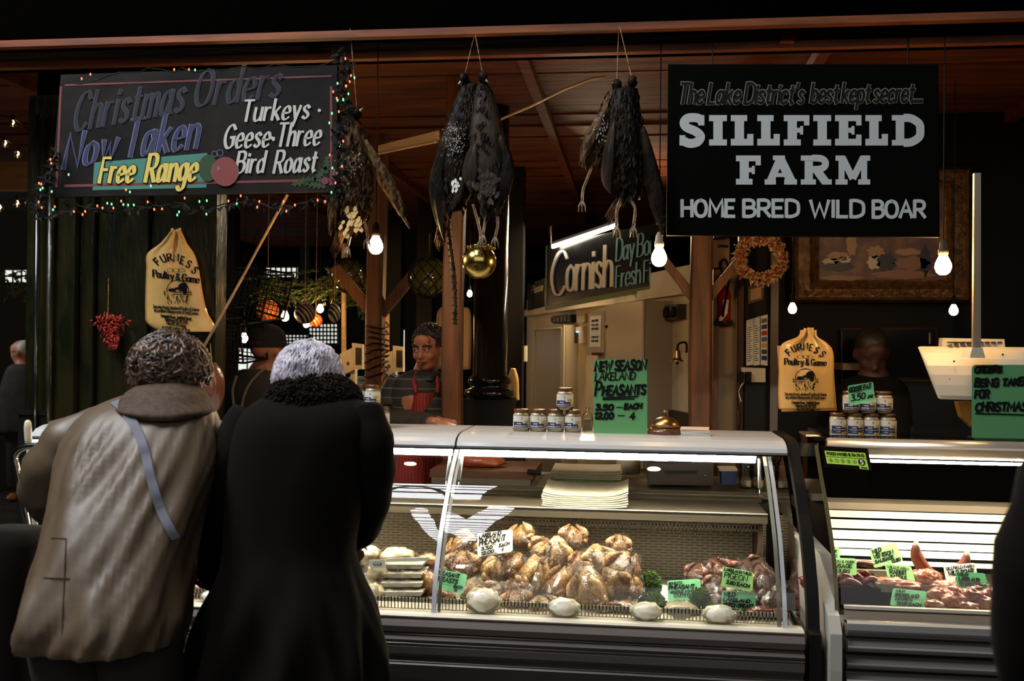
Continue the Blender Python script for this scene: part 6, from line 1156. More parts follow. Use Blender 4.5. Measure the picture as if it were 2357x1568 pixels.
# ================================================================= PAINTING AND DARK HATCH
def painting():
    Y = 1.78; px0, px1, py0, py1 = 1824, 2236, 385, 696; t = thing('framed_painting', 'wide brown farmyard painting in heavy carved gilt frame', 'picture', P(2030, 696, Y))
    prof = [(0, 0, .0), (6, 6, .05), (14, 12, .02), (40, 30, .03), (46, 36, .045), (58, 48, .01), (62, 52, .005)]
    rings_ = []
    for ix, iy, dp in prof: rings_.append([P(px0+ix, py0+iy, Y-dp), P(px1-ix, py0+iy, Y-dp), P(px1-ix, py1-iy, Y-dp), P(px0+ix, py1-iy, Y-dp)])
    m = M(); m.rings([[a+Vector((0, .118, 0)) for a in rings_[0]]]+rings_, cap=False); m.build('frame', 'frame_gilt', t)
    m = M(); rg = random.Random(1)
    for k in range(150):                     # carved leaves of the frame
        for (a, b) in (((px0+27, py1-21), (px1-27, py1-21)),) if k % 2 else (((px1-27, py1-21), (px1-27, py0+21)),):
            s_ = rg.random(); x = a[0]+(b[0]-a[0])*s_; y = a[1]+(b[1]-a[1])*s_; m.ell(P(x+rg.uniform(-8, 8), y+rg.uniform(-6, 6), Y-.028), (.010, .006, .006), 6, 4)
    m.build('carving', 'frame_gilt', t, smooth=True)['kind'] = 'stuff'
    q = rings_[-1]; M().slab(q, (0, .01, 0)).build('canvas', 'painting', t); g = lambda x, y: P(x, y, Y-.008); g2 = lambda x, y: P(x, y, Y-.010)
    for mt_, shapes in ((mat('dark figure paint', (.02, .012, .008), rough=.4), [(2040, 604, 22, 20), (1930, 614, 36, 12), (2130, 600, 12, 34)]), (mat('ochre paint', (.42, .22, .08), rough=.4), [(2016, 580, 20, 14), (1960, 560, 12, 30), (2090, 580, 30, 8), (1930, 590, 26, 10)]), (mat('cream paint', (.62, .50, .32), rough=.4), [(2012, 604, 16, 16), (1912, 602, 20, 8), (1944, 598, 14, 8)]), (mat('straw paint', (.28, .13, .05), rough=.4), [(2080, 632, 70, 10), (1940, 640, 50, 6), (2100, 606, 40, 16)])):
        for x, y, a, b in shapes:
          m = M(); m.add([g(x+a*(1+.18*math.sin(k*2.3+x))*math.cos(2*PI*k/22), y+b*(1+.18*math.cos(k*1.7+y))*math.sin(2*PI*k/22)) for k in range(22)], [tuple(range(22))])
          m.build('brushwork', mt_, t)
painting()
def hatch():
    Y = 1.82; q = [P(1938, 758, Y), P(2156, 756, Y), P(2156, 876, Y), P(1938, 876, Y)]; t = thing('dark_mirror', 'dark glossy mirror panel with thin frame below the painting', 'mirror', (q[2]+q[3])/2); M().slab(q, (0, .078, 0)).build('panel', mat('dark glass', (.006, .006, .005), rough=.15), t)
    M().tube(q+[q[0]], .006, 5).build('frame', 'wood_beam', t); M().tube([P(2140, 766, Y-.01), P(2140, 792, Y-.01)], .005, 5).build('edge_highlight', 'wood_pale', t)
    q = [P(1940, 836, 1.6), P(2004, 838, 1.6), P(2004, 852, 1.6), P(1940, 852, 1.6)]; o = M().slab(q, (0, .3, 0)).build('low_shelf', mat('tan shelf edge', (.22, .13, .07))); tag(o, 'tan edge of a small shelf left of the dim man', 'shelf')
hatch()
# ================================================================= ON THE COUNTERS
LZ = 1.2065
def jar_proto():
    t = thing('jar', '', 'jar', (0, 0, 0)); r, h = .033, .090
    M().lathe([(.001, 0), (r*.9, 0), (r, .006), (r, h*.70), (r*.93, h*.79), (r*.82, h*.82), (r*.82, h*.84)], (0, 0, 0), 24).build('contents', 'fat', t, smooth=True)
    M().lathe([(r*.95, 0), (r*1.05, .006), (r*1.05, h*.71), (r*.98, h*.81), (r*.86, h*.84), (r*.86, h*.87)], (0, 0, 0), 24).build('glass', 'jar_glass', t, smooth=True)
    M().lathe([(r*.90, h*.86), (r*.93, h*.87), (r*.93, h*.985), (r*.88, h), (.001, h)], (0, 0, 0), 24).build('jar_lid', 'lid_b', t, smooth=True)
    def arc(m, z0, z1, a0, a1, rr, n=14): m.add([(rr*math.sin(a0+(a1-a0)*k/n), -rr*math.cos(a0+(a1-a0)*k/n), z) for z in (z0, z1) for k in range(n+1)], [(k, k+1, n+2+k, n+1+k) for k in range(n)])
    m = M(); arc(m, h*.16, h*.70, -1.35, 1.35, r*1.065); lb = m.build('paper_label', 'label_w', t, smooth=True)
    m = M(); arc(m, h*.18, h*.36, -1.1, .75, r*1.08); arc(m, h*.36, h*.43, -1.1, .1, r*1.08); m.build('blue_band', 'label_b', lb, smooth=True)
    m = M(); arc(m, h*.36, h*.50, .35, 1.0, r*1.085); arc(m, h*.18, h*.3, .8, 1.2, r*1.085); m.build('gold_motif', 'gold_t', lb, smooth=True)
    g = lambda x, y: Vector((r*1.09*math.sin(x), -r*1.09*math.cos(x), y)); m = M()
    def gw(st, x0, x1, z, hh): word(m, st, lambda x, y: Vector((r*1.09*math.sin(x/100), -r*1.09*math.cos(x/100), h*z+(-y)/100*.03)), x0*100, 0, x1*100, 0, hh, 2.2)
    gw('PURE', -.55, -.1, .33, 11); gw('GOOSE FAT', -.9, .6, .22, 13); m.build('lettering', 'white', lb)
    m = M(); m.add([(-.0015, -r*1.09, h*.62), (.0015, -r*1.09, h*.62), (.001, -r*1.09, h*.54), (-.001, -r*1.09, h*.54)], [(0, 1, 2, 3)]); m.build('mark', 'ink', lb)
    return t
J0 = jar_proto(); used = [0]
def jar(px, Y, lvl, rz, label, grp):
    x = P(px, 980, Y).x; z = LZ+lvl*.0905
    if not used[0]: used[0] = 1; J0.location = (x, Y, z); J0['label'] = label; J0['group'] = grp; J0.rotation_euler = (0, 0, rz); return
    dup(J0, (x, Y, z), rz, label, grp)
G1, G2, G3 = 'goose fat jars left of green poster', 'goose fat jars beside silver haired person', 'goose fat jars under the goose fat card'
for k, (px, lb) in enumerate(((1200, 'goose fat jar at left end of the row by the green poster'), (1239, 'goose fat jar second from left in the row by the green poster'), (1279, 'goose fat jar third from left, under the single top jar'), (1319, 'goose fat jar at right end of row, nearest the green poster'))): jar(px, .2, 0, .15-.07*k, lb, G1)
jar(1300, .2, 1, .0, 'single goose fat jar standing on top of the row by the green poster', G1)
jar(838, .2, 0, .1, 'lower goose fat jar touching the furry collar', G2); jar(879, .2, 0, .0, 'lower goose fat jar nearest the butcher', G2); jar(822, .2, 1, .1, 'upper goose fat jar touching the furry collar', G2); jar(858, .2, 1, -.1, 'upper goose fat jar nearest the butcher', G2)
for k, px in enumerate((1928, 1967, 2005, 2043)): jar(px, .33, 0, .2-.1*k, ('bottom row goose fat jar nearest the carrier bag', 'bottom row goose fat jar second from the carrier bag', 'bottom row goose fat jar third from the carrier bag', 'bottom row goose fat jar at right end of the stack')[k], G3)
for k, px in enumerate((1958, 1996, 2034)): jar(px, .33, 1, .1-.1*k, ('upper goose fat jar left of the goose fat card', 'upper goose fat jar mostly behind the goose fat card', 'upper goose fat jar right of the goose fat card')[k], G3)
# service bell
p = P(1531, 1001, .2); p.z = LZ; t = thing('service_bell', 'brass counter service bell with push knob on dark round base', 'bell', p)
M().lathe([(.001, 0), (.072, 0), (.074, .008), (.066, .020), (.060, .024), (.001, .024)], p, 32).build('base', mat('dark wood base', (.10, .035, .012), rough=.3, coat=.5), t, smooth=True)
M().lathe([(.052, .024), (.058, .030), (.058, .036), (.050, .05), (.036, .062), (.018, .068), (.008, .070), (.001, .070)], p, 32).build('dome', 'brass', t, smooth=True)
M().lathe([(.004, .068), (.004, .085), (.010, .087), (.010, .091), (.001, .095)], p, 16).build('push_knob', 'brass', t, smooth=True)
p = P(1600, 1000, .17); t = thing('leaflet_stack', 'small stack of white leaflets beside the service bell', 'paper', (p.x, .17, LZ)); m = M()
for k in range(7): m.cbox((p.x+.002*math.sin(k*2), .17, LZ+.0015+k*.003), .115, .08, .0024, Rz(.05*math.sin(k)))
m.build('leaflet', 'white', t); M().add([(p.x-.062, .13, LZ+.024), (p.x+.05, .128, LZ+.022), (p.x+.058, .20, LZ+.03), (p.x-.055, .205, LZ+.03)], [(0, 1, 2, 3)]).build('top_leaflet', mat('pink printed leaflet', (.75, .55, .45)), t)
p = P(1352, 990, .3); t = thing('plastic_bottle', 'clear squeeze bottle with cream label behind the green poster', 'bottle', (p.x, .3, LZ)); M().lathe([(.001, 0), (.022, 0), (.023, .05), (.018, .068), (.007, .08), (.007, .095), (.001, .096)], (p.x, .3, LZ), 18).build('bottle', 'jar_glass', t, smooth=True); M().lathe([(.001, .001), (.021, .002), (.021, .045), (.001, .046)], (p.x, .3, LZ), 18).build('contents', 'paper', t, smooth=True)
# weighing machine, large, on the right case
def big_scale():
    Y = .25; t = thing('weighing_machine', 'large cream weighing machine head on pole at upper right of right case', 'scale', P(2250, 925, Y))
    # hood: swept profile between its left end and right end, left end nearer the back
    Lp = [(2112, 797), (2126, 790), (2150, 796), (2196, 800), (2235, 930), (2166, 926), (2156, 916)]
    prof = [(0.0, .130), (.03, .128), (.06, .120), (.09, .105), (.115, .083), (.135, .055), (.148, .02), (.154, -.02), (.156, -.06), (.150, -.075), (.02, -.075), (.0, .0)]
    a = P(2112, 860, Y+.06); ax = Vector((.97, -.24, 0)).normalized(); fr = Vector((ax.y, -ax.x, 0)); m = M(); a.z = P(2112, 800, Y).z-.125
    rr = []
    for s_ in (0, .008, .5): k = .97 if s_ == 0 else 1; rr.append([a+ax*s_+fr*(y_*k)+Vector((0, 0, z_*k)) for y_, z_ in prof])
    # left end leans: its foot lies further right than its top
    for r_ in rr[:2]:
        for i, v_ in enumerate(r_): r_[i] = v_+ax*max(0, (.13-prof[i][1]))*.36
    m.rings(rr); m.build('hood', 'plastic_s', t)
    tp = a+ax*.24+Vector((0, .0, .125)); b = M(); z1 = P(2240, 778, Y).z; b.slab([P(2170, 778, Y+.02), P(2312, 781, Y-.02), P(2314, 806, Y-.02), P(2168, 802, Y+.02)], (0, .05, 0)); b.build('vent_housing', 'plastic_s', t)
    v = M(); [v.slab([P(2180+k*14+(12 if k > 3 else 0), 787, Y+.01), P(2190+k*14+(12 if k > 3 else 0), 787, Y+.01), P(2190+k*14+(12 if k > 3 else 0), 790, Y+.01), P(2180+k*14+(12 if k > 3 else 0), 790, Y+.01)], (0, -.03, 0)) for k in range(8)]; v.build('vent_slot', 'till', t)
    M().slab([P(2238, 800, .02), P(2262, 800, .02), P(2268, 824, .02), P(2232, 824, .02)], (0, .1, 0)).build('pole_collar', 'plastic_w', t)
    M().slab([P(2243, 398, .1), P(2258, 398, .1), P(2258, 812, .1), P(2240, 812, .1)], (0, .02, 0)).build('pole', mat('bronze lit square pole', (.34, .27, .19), rough=.35, metal=.5), t)
    for px, py in ((2196, 832), (2308, 816), (2186, 873)): M().ell(P(px, py, Y-.11), .004, 8, 6).build('screw', 'till', t)
    M().slab([P(2205, 925, Y+.05), P(2236, 925, Y+.05), P(2240, 985, Y+.05), P(2214, 960, Y+.05)], (0, .05, 0)).build('hanging_receipt', 'bag', t)
big_scale()
for k, (px, lb) in enumerate(((806, 'small cream weighing machine head left of the timber post'), (900, 'small cream weighing machine head right of the timber post'))):
    Y = 2.6+k*.4; t = thing('weighing_machine', lb, 'scale', P(px, 860, Y)); dx = k*6
    M().slab([P(px-24, 815+dx, Y), P(px+2, 802+dx, Y), P(px+8, 852+dx, Y), P(px-16, 862+dx, Y)], (0, .12, 0)).build('hood', 'plastic_s', t); M().slab([P(px+4, 790+dx, Y-.03), P(px+28, 793+dx, Y-.03), P(px+28, 850+dx, Y-.03), P(px+6, 850+dx, Y-.03)], (0, .05, 0)).build('screen_housing', 'plastic_w', t)
    M().slab([P(px+12, 800+dx, Y-.035), P(px+25, 801+dx, Y-.035), P(px+25, 840+dx, Y-.035), P(px+12, 840+dx, Y-.035)], (0, .004, 0)).build('screen', 'till', t); M().slab([P(px-8, 834+dx, Y-.005), P(px-3, 833+dx, Y-.005), P(px-3, 840+dx, Y-.005), P(px-8, 841+dx, Y-.005)], (0, .003, 0)).build('sticker', 'green_leaf', t)
    x = px-16 if k == 0 else px-10; M().slab([P(x-4, 560 if k == 0 else 690, Y+.02), P(x+4, 560 if k == 0 else 690, Y+.02), P(x+4, 815, Y+.02), P(x-4, 815, Y+.02)], (0, .03, 0)).build('pole', 'wood_pale', t)
def crate(px, py, w_, h, Y, mt, lb, cat='tub'):
    t = thing('plastic_tub', lb, cat, P(px, py+h, Y)); M().slab([P(px-w_, py, Y), P(px+w_, py, Y), P(px+w_, py+h, Y), P(px-w_, py+h, Y)], (0, .2, 0)).build('tub', mt, t); M().slab([P(px-w_-2, py-4, Y-.01), P(px+w_+2, py-4, Y-.01), P(px+w_+2, py+2, Y-.01), P(px-w_-2, py+2, Y-.01)], (0, .22, 0)).build('rim', mt, t)
crate(822, 872, 18, 50, 2.9, 'blue_plain', 'blue plastic tub behind the upper left jars'); crate(891, 868, 8, 40, 2.9, 'blue_plain', 'narrow blue tub between timber post and butcher')
# ================================================================= INSIDE AND BEHIND THE CASE
def paper_stack(lb, x0, x1, y0, y1, z, n, mts, seed, wav=.01):
    t = thing('paper_stack', lb, 'paper', ((x0+x1)/2, (y0+y1)/2, z)); rg = random.Random(seed)
    for k in range(n):
        dx = rg.uniform(-.006, .006); zz_ = z+k*.0075; N = 12; v = []
        for i in range(N+1):
            x = x0+(x1-x0)*i/N+dx; zc = zz_+wav*(2*i/N-1)**4*(k/n+.3)*(1 if i > N/2 else .5)
            v.append([(x, y0+rg.uniform(-.001, .001), zc), (x, y1, zc+.012), (x, y1, zc+.0175), (x, y0, zc+.0055)])
        M().rings(v).build('sheet', mts[k % len(mts)], t)
    return t
xa, xb = P(1250, 1150, .12).x, P(1446, 1150, .12).x
paper_stack('thick curled stack of white wrapping paper on the steel shelf inside the case', xa, xb, .10, .36, .912, 7, ['paper'], 1, .022)
xa, xb = P(1270, 1100, .5).x, P(1428, 1100, .5).x
paper_stack('stack of cream and green paper behind the wrapping paper', xa, xb, .46, .70, .947, 8, ['paper', 'paper', 'paper', 'kale', 'paper'], 2, .004)
t = thing('rear_worktop', 'steel worktop behind the glass case carrying till and papers', 'worktop', (.3, .6, 0)); M().box(P(1236, 1100, .46).x, 1.1, .45, .95, .915, .945).build('top', 'steel', t); M().box(P(1236, 1100, .46).x, 1.1, .50, .95, .1, .915).build('cupboard', 'till', t)
t = thing('chopping_table', 'pale edged table under the brown chopping board', 'table', (P(1110, 1100, .6).x, .6, 0)); xa, xb = P(998, 1110, .55).x, P(1224, 1110, .55).x; M().box(xa, xb, .50, .95, P(1100, 1122, .5).z, P(1100, 1102, .5).z).build('top', 'paper', t)
for x in (xa+.03, xb-.03): M().box(x-.02, x+.02, .52, .56, 0, .93).build('leg', 'paper', t)
t = thing('chopping_board', 'thick reddish brown chopping board behind the case', 'board', (P(1110, 1100, .6).x, .7, .965)); xa, xb = P(994, 1100, .55).x, P(1230, 1100, .55).x; zt = P(1100, 1102, .5).z; M().box(xa, xb, .50, .92, zt, zt+.035).build('board', 'board_wood', t)
t = thing('boning_knife', 'dark handled knife lying at right end of chopping board', 'knife', P(1222, 1085, .5)); M().tube([P(1214, 1086, .48), P(1246, 1089, .48)], .012, 8).build('handle', 'black', t, smooth=True); M().slab([P(1246, 1086, .48), P(1272, 1088, .48), P(1246, 1093, .48)], (0, .002, 0)).build('blade', 'chrome', t)
t = thing('meat_joint', 'dark glazed meat joint on the chopping board', 'meat', P(1110, 1075, .62)); M().ell(P(1110, 1062, .65), (.11, .07, .035), 20, 12, nz=.3, seed=3).build('joint', 'shank', t, smooth=True)
t = thing('cash_till', 'brown cash till with lock behind the steel shelf', 'till', P(1565, 1130, .5)); M().slab([P(1492, 1066, .5), P(1642, 1066, .5), P(1642, 1118, .5), P(1492, 1116, .5)], (0, .3, 0)).build('drawer_box', 'till', t); M().slab([P(1500, 1046, .56), P(1620, 1046, .56), P(1632, 1066, .52), P(1494, 1066, .52)], (0, .2, 0)).build('keyboard', 'black', t)
M().slab([P(1530, 1084, .495), P(1604, 1084, .495), P(1604, 1092, .495), P(1530, 1092, .495)], (0, .01, 0)).build('slot', 'black', t); M().ell(P(1623, 1095, .495), .008, 10, 8).build('lock', 'chrome', t, smooth=True); M().slab([P(1512, 1058, .5), P(1538, 1058, .5), P(1537, 1063, .5), P(1511, 1063, .5)], (0, .01, 0)).build('key_label', 'white', t)
t = thing('metal_bin', 'grey metal bin behind the papers, left of till', 'bin', P(1448, 1085, .75)); M().lathe([(.001, 0), (.055, 0), (.062, .14), (.058, .14), (.05, .01)], P(1446, 1090, .8), 24).build('bin', 'plastic_s', t, smooth=True)
t = thing('small_blue_tub', 'dark blue tub with pale lid between till and bottles', 'tub', P(1678, 1125, .55)); M().slab([P(1660, 1085, .55), P(1696, 1085, .55), P(1694, 1116, .55), P(1662, 1116, .55)], (0, .1, 0)).build('tub', 'label_b', t); M().slab([P(1656, 1080, .545), P(1698, 1080, .545), P(1698, 1085, .545), P(1656, 1085, .545)], (0, .12, 0)).build('tub_lid', 'plastic_s', t)
for px, lb, c_ in ((1716, 'clear plastic bottle at right end behind case, left one', 'plastic_s'), (1744, 'clear plastic bottle holding yellow drink at right end behind case', 'gold_t')):
    p = P(px, 1122, .55); t = thing('drink_bottle', lb, 'bottle', p); M().lathe([(.001, 0), (.026, 0), (.028, .01), (.028, .09), (.024, .11), (.011, .13), (.011, .145), (.001, .146)], p, 18).build('bottle', 'jar_glass', t, smooth=True); M().lathe([(.001, .002), (.025, .002), (.025, .03), (.001, .031)], p, 16).build('contents', c_, t, smooth=True)
# back stall counter that carries the scales and tubs
t = thing('stall_counter', 'dark stall counter in the background carrying the small weighing machines', 'counter', (P(860, 900, 2.9).x, 2.9, 0)); xa, xb = P(700, 900, 2.6).x, P(1000, 900, 2.6).x; zt = P(806, 918, 2.6).z; M().box(xa, xb, 2.5, 3.3, 0, zt-.03).build('cupboard', 'black', t); M().box(xa-.02, xb+.02, 2.48, 3.32, zt-.03, zt).build('worktop', 'till', t)
for px, Y in ((806, 2.6), (900, 3.0)):
    t = [o for o in bpy.data.objects if o.get('category') == 'scale' and abs(o.location.x-P(px, 860, Y).x) < .02][0]; M().box(P(px-14, 860, Y).x, P(px+18, 860, Y).x, Y+.02, Y+.25, zt, zt+.06).build('weighing_plate', 'steel', t); M().box(P(px-2, 860, Y).x, P(px+8, 860, Y).x, Y+.03, Y+.09, zt+.06, P(px, 845, Y).z).build('stem', 'plastic_s', t)
# ================================================================= MEAT DISPLAY
def bird_proto(mt, kind, seed):
    "plucked bird, breast up: body, two folded legs, loose cling film"
    t = thing('wrapped_'+kind, '', 'poultry', (0, 0, 0)); m = M(); n, k = 26, 18; vs = []
    for i in range(k+1):
        s_ = i/k; z = -.5+s_
        for j in range(n):
            a = 2*PI*j/n; ca, sa = math.cos(a), math.sin(a)
            rad = (math.sin(PI*min(max(s_, .02), .98)))**.55*(.52-.20*s_)*(1+.10*math.cos(2*a))
            keel = .09*math.exp(-((a-1.5*PI)/.35)**2)*math.sin(PI*s_)
            d = Vector((ca, sa, z)); rad *= 1+.22*noise.noise(d*2.2+Vector((seed*5.1, seed, 0)))+.08*noise.noise(d*6+Vector((seed, seed*2, 0)))
            vs.append((ca*rad*.95, sa*(rad+keel)*.9, z*.98))
    m.add(vs, [(i*n+j, i*n+(j+1) % n, (i+1)*n+(j+1) % n, (i+1)*n+j) for i in range(k) for j in range(n)]+[tuple(range(n))[::-1], tuple(range(k*n, (k+1)*n))])
    m.build('body', mt, t, smooth=True)
    for sx in (-1, 1):
        l = M(); l.tube(catmull([(sx*.30, -.16, -.10), (sx*.37, -.26, .06), (sx*.27, -.30, .20), (sx*.16, -.30, .30)], 4), list(np.interp(range(13), [0, 4, 8, 12], [.13, .17, .11, .06])), 12)
        l.ell((sx*.15, -.30, .33), (.06, .06, .06), 10, 8); l.build('leg', mt, t, smooth=True)
        w_ = M(); w_.tube(catmull([(sx*.34, -.05, -.30), (sx*.44, -.14, -.14), (sx*.36, -.26, -.30)], 4), [.09, .10, .11, .10, .09, .08, .07, .06, .04], 10); w_.build('wing', mt, t, smooth=True)
    f = M(); rg = random.Random(seed); vs = []; n, k = 22, 14
    for i in range(k+1):
        for j in range(n):
            th = PI*i/k; a = 2*PI*j/n; d = Vector((math.sin(th)*math.cos(a), math.sin(th)*math.sin(a), math.cos(th))); e = [abs(c)**.75*math.copysign(1, c) for c in d]
            r_ = 1+.14*noise.noise(d*3+Vector((seed, 0, seed*2))); vs.append((e[0]*.50*r_, e[1]*.50*r_, e[2]*.54*r_))
    f.add(vs, [(i*n+j, (i+1)*n+j, (i+1)*n+(j+1) % n, i*n+(j+1) % n) for i in range(k) for j in range(n)]); f.build('cling_film', 'film', t, smooth=True)
    return t
def heap(protos, lst, nm, grp, yfun, base_label):
    rg = random.Random(99)
    for i, (px, py, w_, h, tilt, lb) in enumerate(lst):
        Y = yfun(py)+rg.uniform(-.015, .015); c = P(px, py, Y); k = (Y-CAM.y)/F_PX; pr = protos[i % len(protos)]
        sc_ = (w_*k*1.22, .5*(w_+h)*k*1.1, h*k*1.14); rot = (rg.uniform(-.75, .0), math.radians(tilt+rg.uniform(-25, 25)), rg.uniform(-.9, .9))
        if not pr.get('label'): pr.location = c; pr.scale = sc_; pr.rotation_euler = rot; o = pr; o['label'] = lb; o['group'] = grp
        else: o = dup(pr, c, 0, lb, grp, sc_, rot)
pp = [bird_proto(a, 'pheasant', s_) for a, s_ in (('pheasant', 1), ('pheasant_b', 2), ('pheasant_c', 3), ('pheasant', 4), ('pheasant_c', 5), ('pheasant_b', 6))]
yf = lambda py: .10-(py-1230)/170*.36 if py < 1400 else -.27
L_ = [(1205, 1232, 54, 54, 0, 'golden pheasant at the very top right of the white card'), (1316, 1236, 56, 54, 8, 'pheasant on the top of the heap, centre'), (1284, 1276, 64, 76, -5, 'purplish bruised pheasant left below the topmost centre one'), (1246, 1262, 46, 50, 10, 'pheasant between the two topmost birds'), (1375, 1284, 66, 56, 12, 'pheasant in upper right with blue grey hollow'), (1424, 1256, 48, 46, -20, 'pheasant with feet showing at top right of the heap'),
 (1066, 1252, 66, 50, -40, 'pheasant at top left behind the centre glazing bar'), (1064, 1302, 72, 62, -25, 'broad pheasant directly above the green breast card'), (1134, 1312, 60, 66, 4, 'pheasant hanging just under the white card'), (1182, 1302, 42, 60, -8, 'narrow pheasant right under the corner of white card'), (1222, 1330, 54, 100, 6, 'tall upright pheasant standing left of centre'), (1330, 1298, 38, 56, 30, 'small golden pheasant squeezed in the centre'),
 (1290, 1348, 52, 88, 4, 'tall dark pheasant right of the upright one'), (1345, 1322, 46, 52, -20, 'pheasant leaning behind the big front bird'), (1362, 1366, 76, 112, 6, 'largest pheasant standing at the front right'), (1424, 1306, 56, 74, 16, 'long pheasant tilted at the right shoulder of the heap'), (1412, 1350, 62, 88, -8, 'dark bruised pheasant right of the largest bird'), (1452, 1318, 34, 78, 10, 'thin pheasant on the right outer side'),
 (1462, 1352, 34, 50, -6, 'small reddish pheasant at far right of heap'), (1138, 1366, 60, 46, 30, 'pheasant lying low below the white card'), (1084, 1362, 48, 46, 20, 'dark pheasant half behind the green breast card'), (1188, 1386, 64, 52, 0, 'front row pheasant with dark hollow, left one'), (1246, 1396, 60, 46, 0, 'front row pheasant with pointed breast, middle one'), (1196, 1350, 44, 50, -35, 'pheasant wedged left of the tall upright bird'),
 (1442, 1402, 62, 36, 4, 'flat pheasant lying at front right corner'), (1392, 1404, 36, 34, 10, 'brown pheasant low beside the rail'), (1300, 1398, 40, 34, -30, 'pheasant low behind the white netted ball'), (1030, 1385, 56, 40, 60, 'reddish pheasant low behind centre glazing bar'), (1110, 1268, 50, 40, 50, 'pheasant hidden behind the white card'), (1250, 1300, 36, 40, 0, 'pheasant in shade behind the upright one'), (1160, 1256, 40, 36, 0, 'pheasant behind the top edge of the white card')]
heap(pp, L_, 'p', 'wrapped pheasants piled in the display case', yf, '')
# dark supporting mound of earlier birds beneath the heap
pg = [bird_proto('pigeon', 'pigeon', 7), bird_proto('pigeon', 'pigeon', 8)]
L_ = [(1606, 1322, 46, 48, 20, 'dark pigeon at left of the pigeon heap'), (1650, 1316, 58, 58, -10, 'topmost reddish pigeon left of its card'), (1710, 1312, 50, 44, 30, 'pigeon behind the top edge of the upper pigeon card'), (1640, 1352, 44, 54, 20, 'pigeon below the topmost one'), (1752, 1340, 50, 70, 14, 'dark tall pigeon right of the upper pigeon card'), (1764, 1384, 46, 54, 12, 'pigeon near the right glazing bar'), (1640, 1384, 44, 40, 0, 'pigeon left of the lower pigeon card'), (1700, 1382, 50, 44, 0, 'pigeon behind the lower pigeon card'), (1790, 1372, 36, 60, 10, 'pigeon pressed against the right glazing bar'), (1740, 1300, 36, 40, 20, 'dark pigeon at the back right of the heap')]
heap(pg, L_, 'p', 'wrapped pigeons at the right of the case', lambda py: .10-(py-1300)/120*.34, '')
def lump(name, label, cat, px, py, w_, h, Y, mt, grp, nz=.35, seed=0, film=False, fs=2.5, tilt=0, d=None):
    c = P(px, py, Y); k = (Y-CAM.y)/F_PX
    if name == 'wrapped_ball': c.z = .612+h*k/2*.92
    t = thing(name, label, cat, c-Vector((0, 0, h*k/2)), grp); R = Matrix.Rotation(math.radians(tilt), 3, 'Y')
    M().ell(c, (w_*k/2, (d or (w_+h)*k/4), h*k/2), 24, 16, R=R, nz=nz, seed=seed, fs=fs).build('meat', mt, t, smooth=True)
    if film:
        f = M(); f.ell(c, (w_*k/2*1.14, (w_+h)*k/4*1.1, h*k/2*1.14), 24, 16, nz=nz*1.4, seed=seed+9, fs=5); f.build('cling_film', 'film', t, smooth=True)
        e = M(); rg = random.Random(seed)
        for s_ in (-1, 1):
            for j in range(5): a = rg.uniform(-.6, .6); e.tube([c+Vector((s_*w_*k*.46, 0, 0)), c+Vector((s_*w_*k*(.58+.06*rg.random()), -.01, a*h*k*.6))], [.006, .002], 5)
        e.build('film_twist', 'film', t, smooth=True)
    return t
for k, (px, py, w_, h, lb) in enumerate(((1113, 1405, 78, 54, 'largest pale wrapped ball on the ledge right of centre glazing bar'), (1298, 1419, 72, 40, 'pale wrapped ball on the ledge under the largest pheasant'), (1487, 1428, 70, 38, 'pale wrapped ball on the ledge below the green leaves'), (1655, 1438, 74, 38, 'pale wrapped ball on the ledge below the pigeons'), (482, 1372, 34, 24, 'small pale wrapped ball between the two customers'))):
    lump('wrapped_ball', lb, 'wrapped meat', px, py, w_*1.05, h*1.1, -.408, 'pale_net', 'pale wrapped balls on the front ledge', .22, k+1, False, 3, d=.034)
t = lump('wrapped_parcel', 'pale round parcel with white label under the boneless pheasant card', 'wrapped meat', 1570, 1408, 84, 42, -.24, 'pale_bird', None, .15, 3, True)
M().slab([P(1545, 1400, -.325), P(1586, 1398, -.325), P(1590, 1424, -.325), P(1550, 1426, -.325)], (0, .001, 0)).build('label', 'white', t)
for k, (px, py, w_, h, Y, lb) in enumerate(((852, 1278, 56, 44, -.02, 'pale chicken at far left of the pale poultry'), (914, 1280, 84, 40, -.02, 'long pale chicken lying on top of the pale packets'), (872, 1318, 60, 50, -.16, 'pale chicken with yellow label beside the black coat'), (860, 1368, 60, 50, -.24, 'pale chicken low beside the black coat'))):
    t = lump('wrapped_chicken', lb, 'poultry', px, py, w_, h, Y+.04, 'pale_bird', 'pale wrapped chickens at left of the pheasants', .22, k+20, True)
    if k == 2: M().slab([P(850, 1290, Y-.035), P(886, 1288, Y-.035), P(888, 1308, Y-.035), P(852, 1310, Y-.035)], (0, .002, 0)).build('label', 'card_w', t); q = quadmap([P(850, 1290, Y-.035), P(886, 1288, Y-.035), P(888, 1308, Y-.035), P(852, 1310, Y-.035)]); m = M(); disc(m, .5, .45, .28, q, 14, .2, r0=.22); ribbon(m, [(.3, .6), (.5, .5), (.7, .62)], .03, q); m.build('label_drawing', 'ink', t)
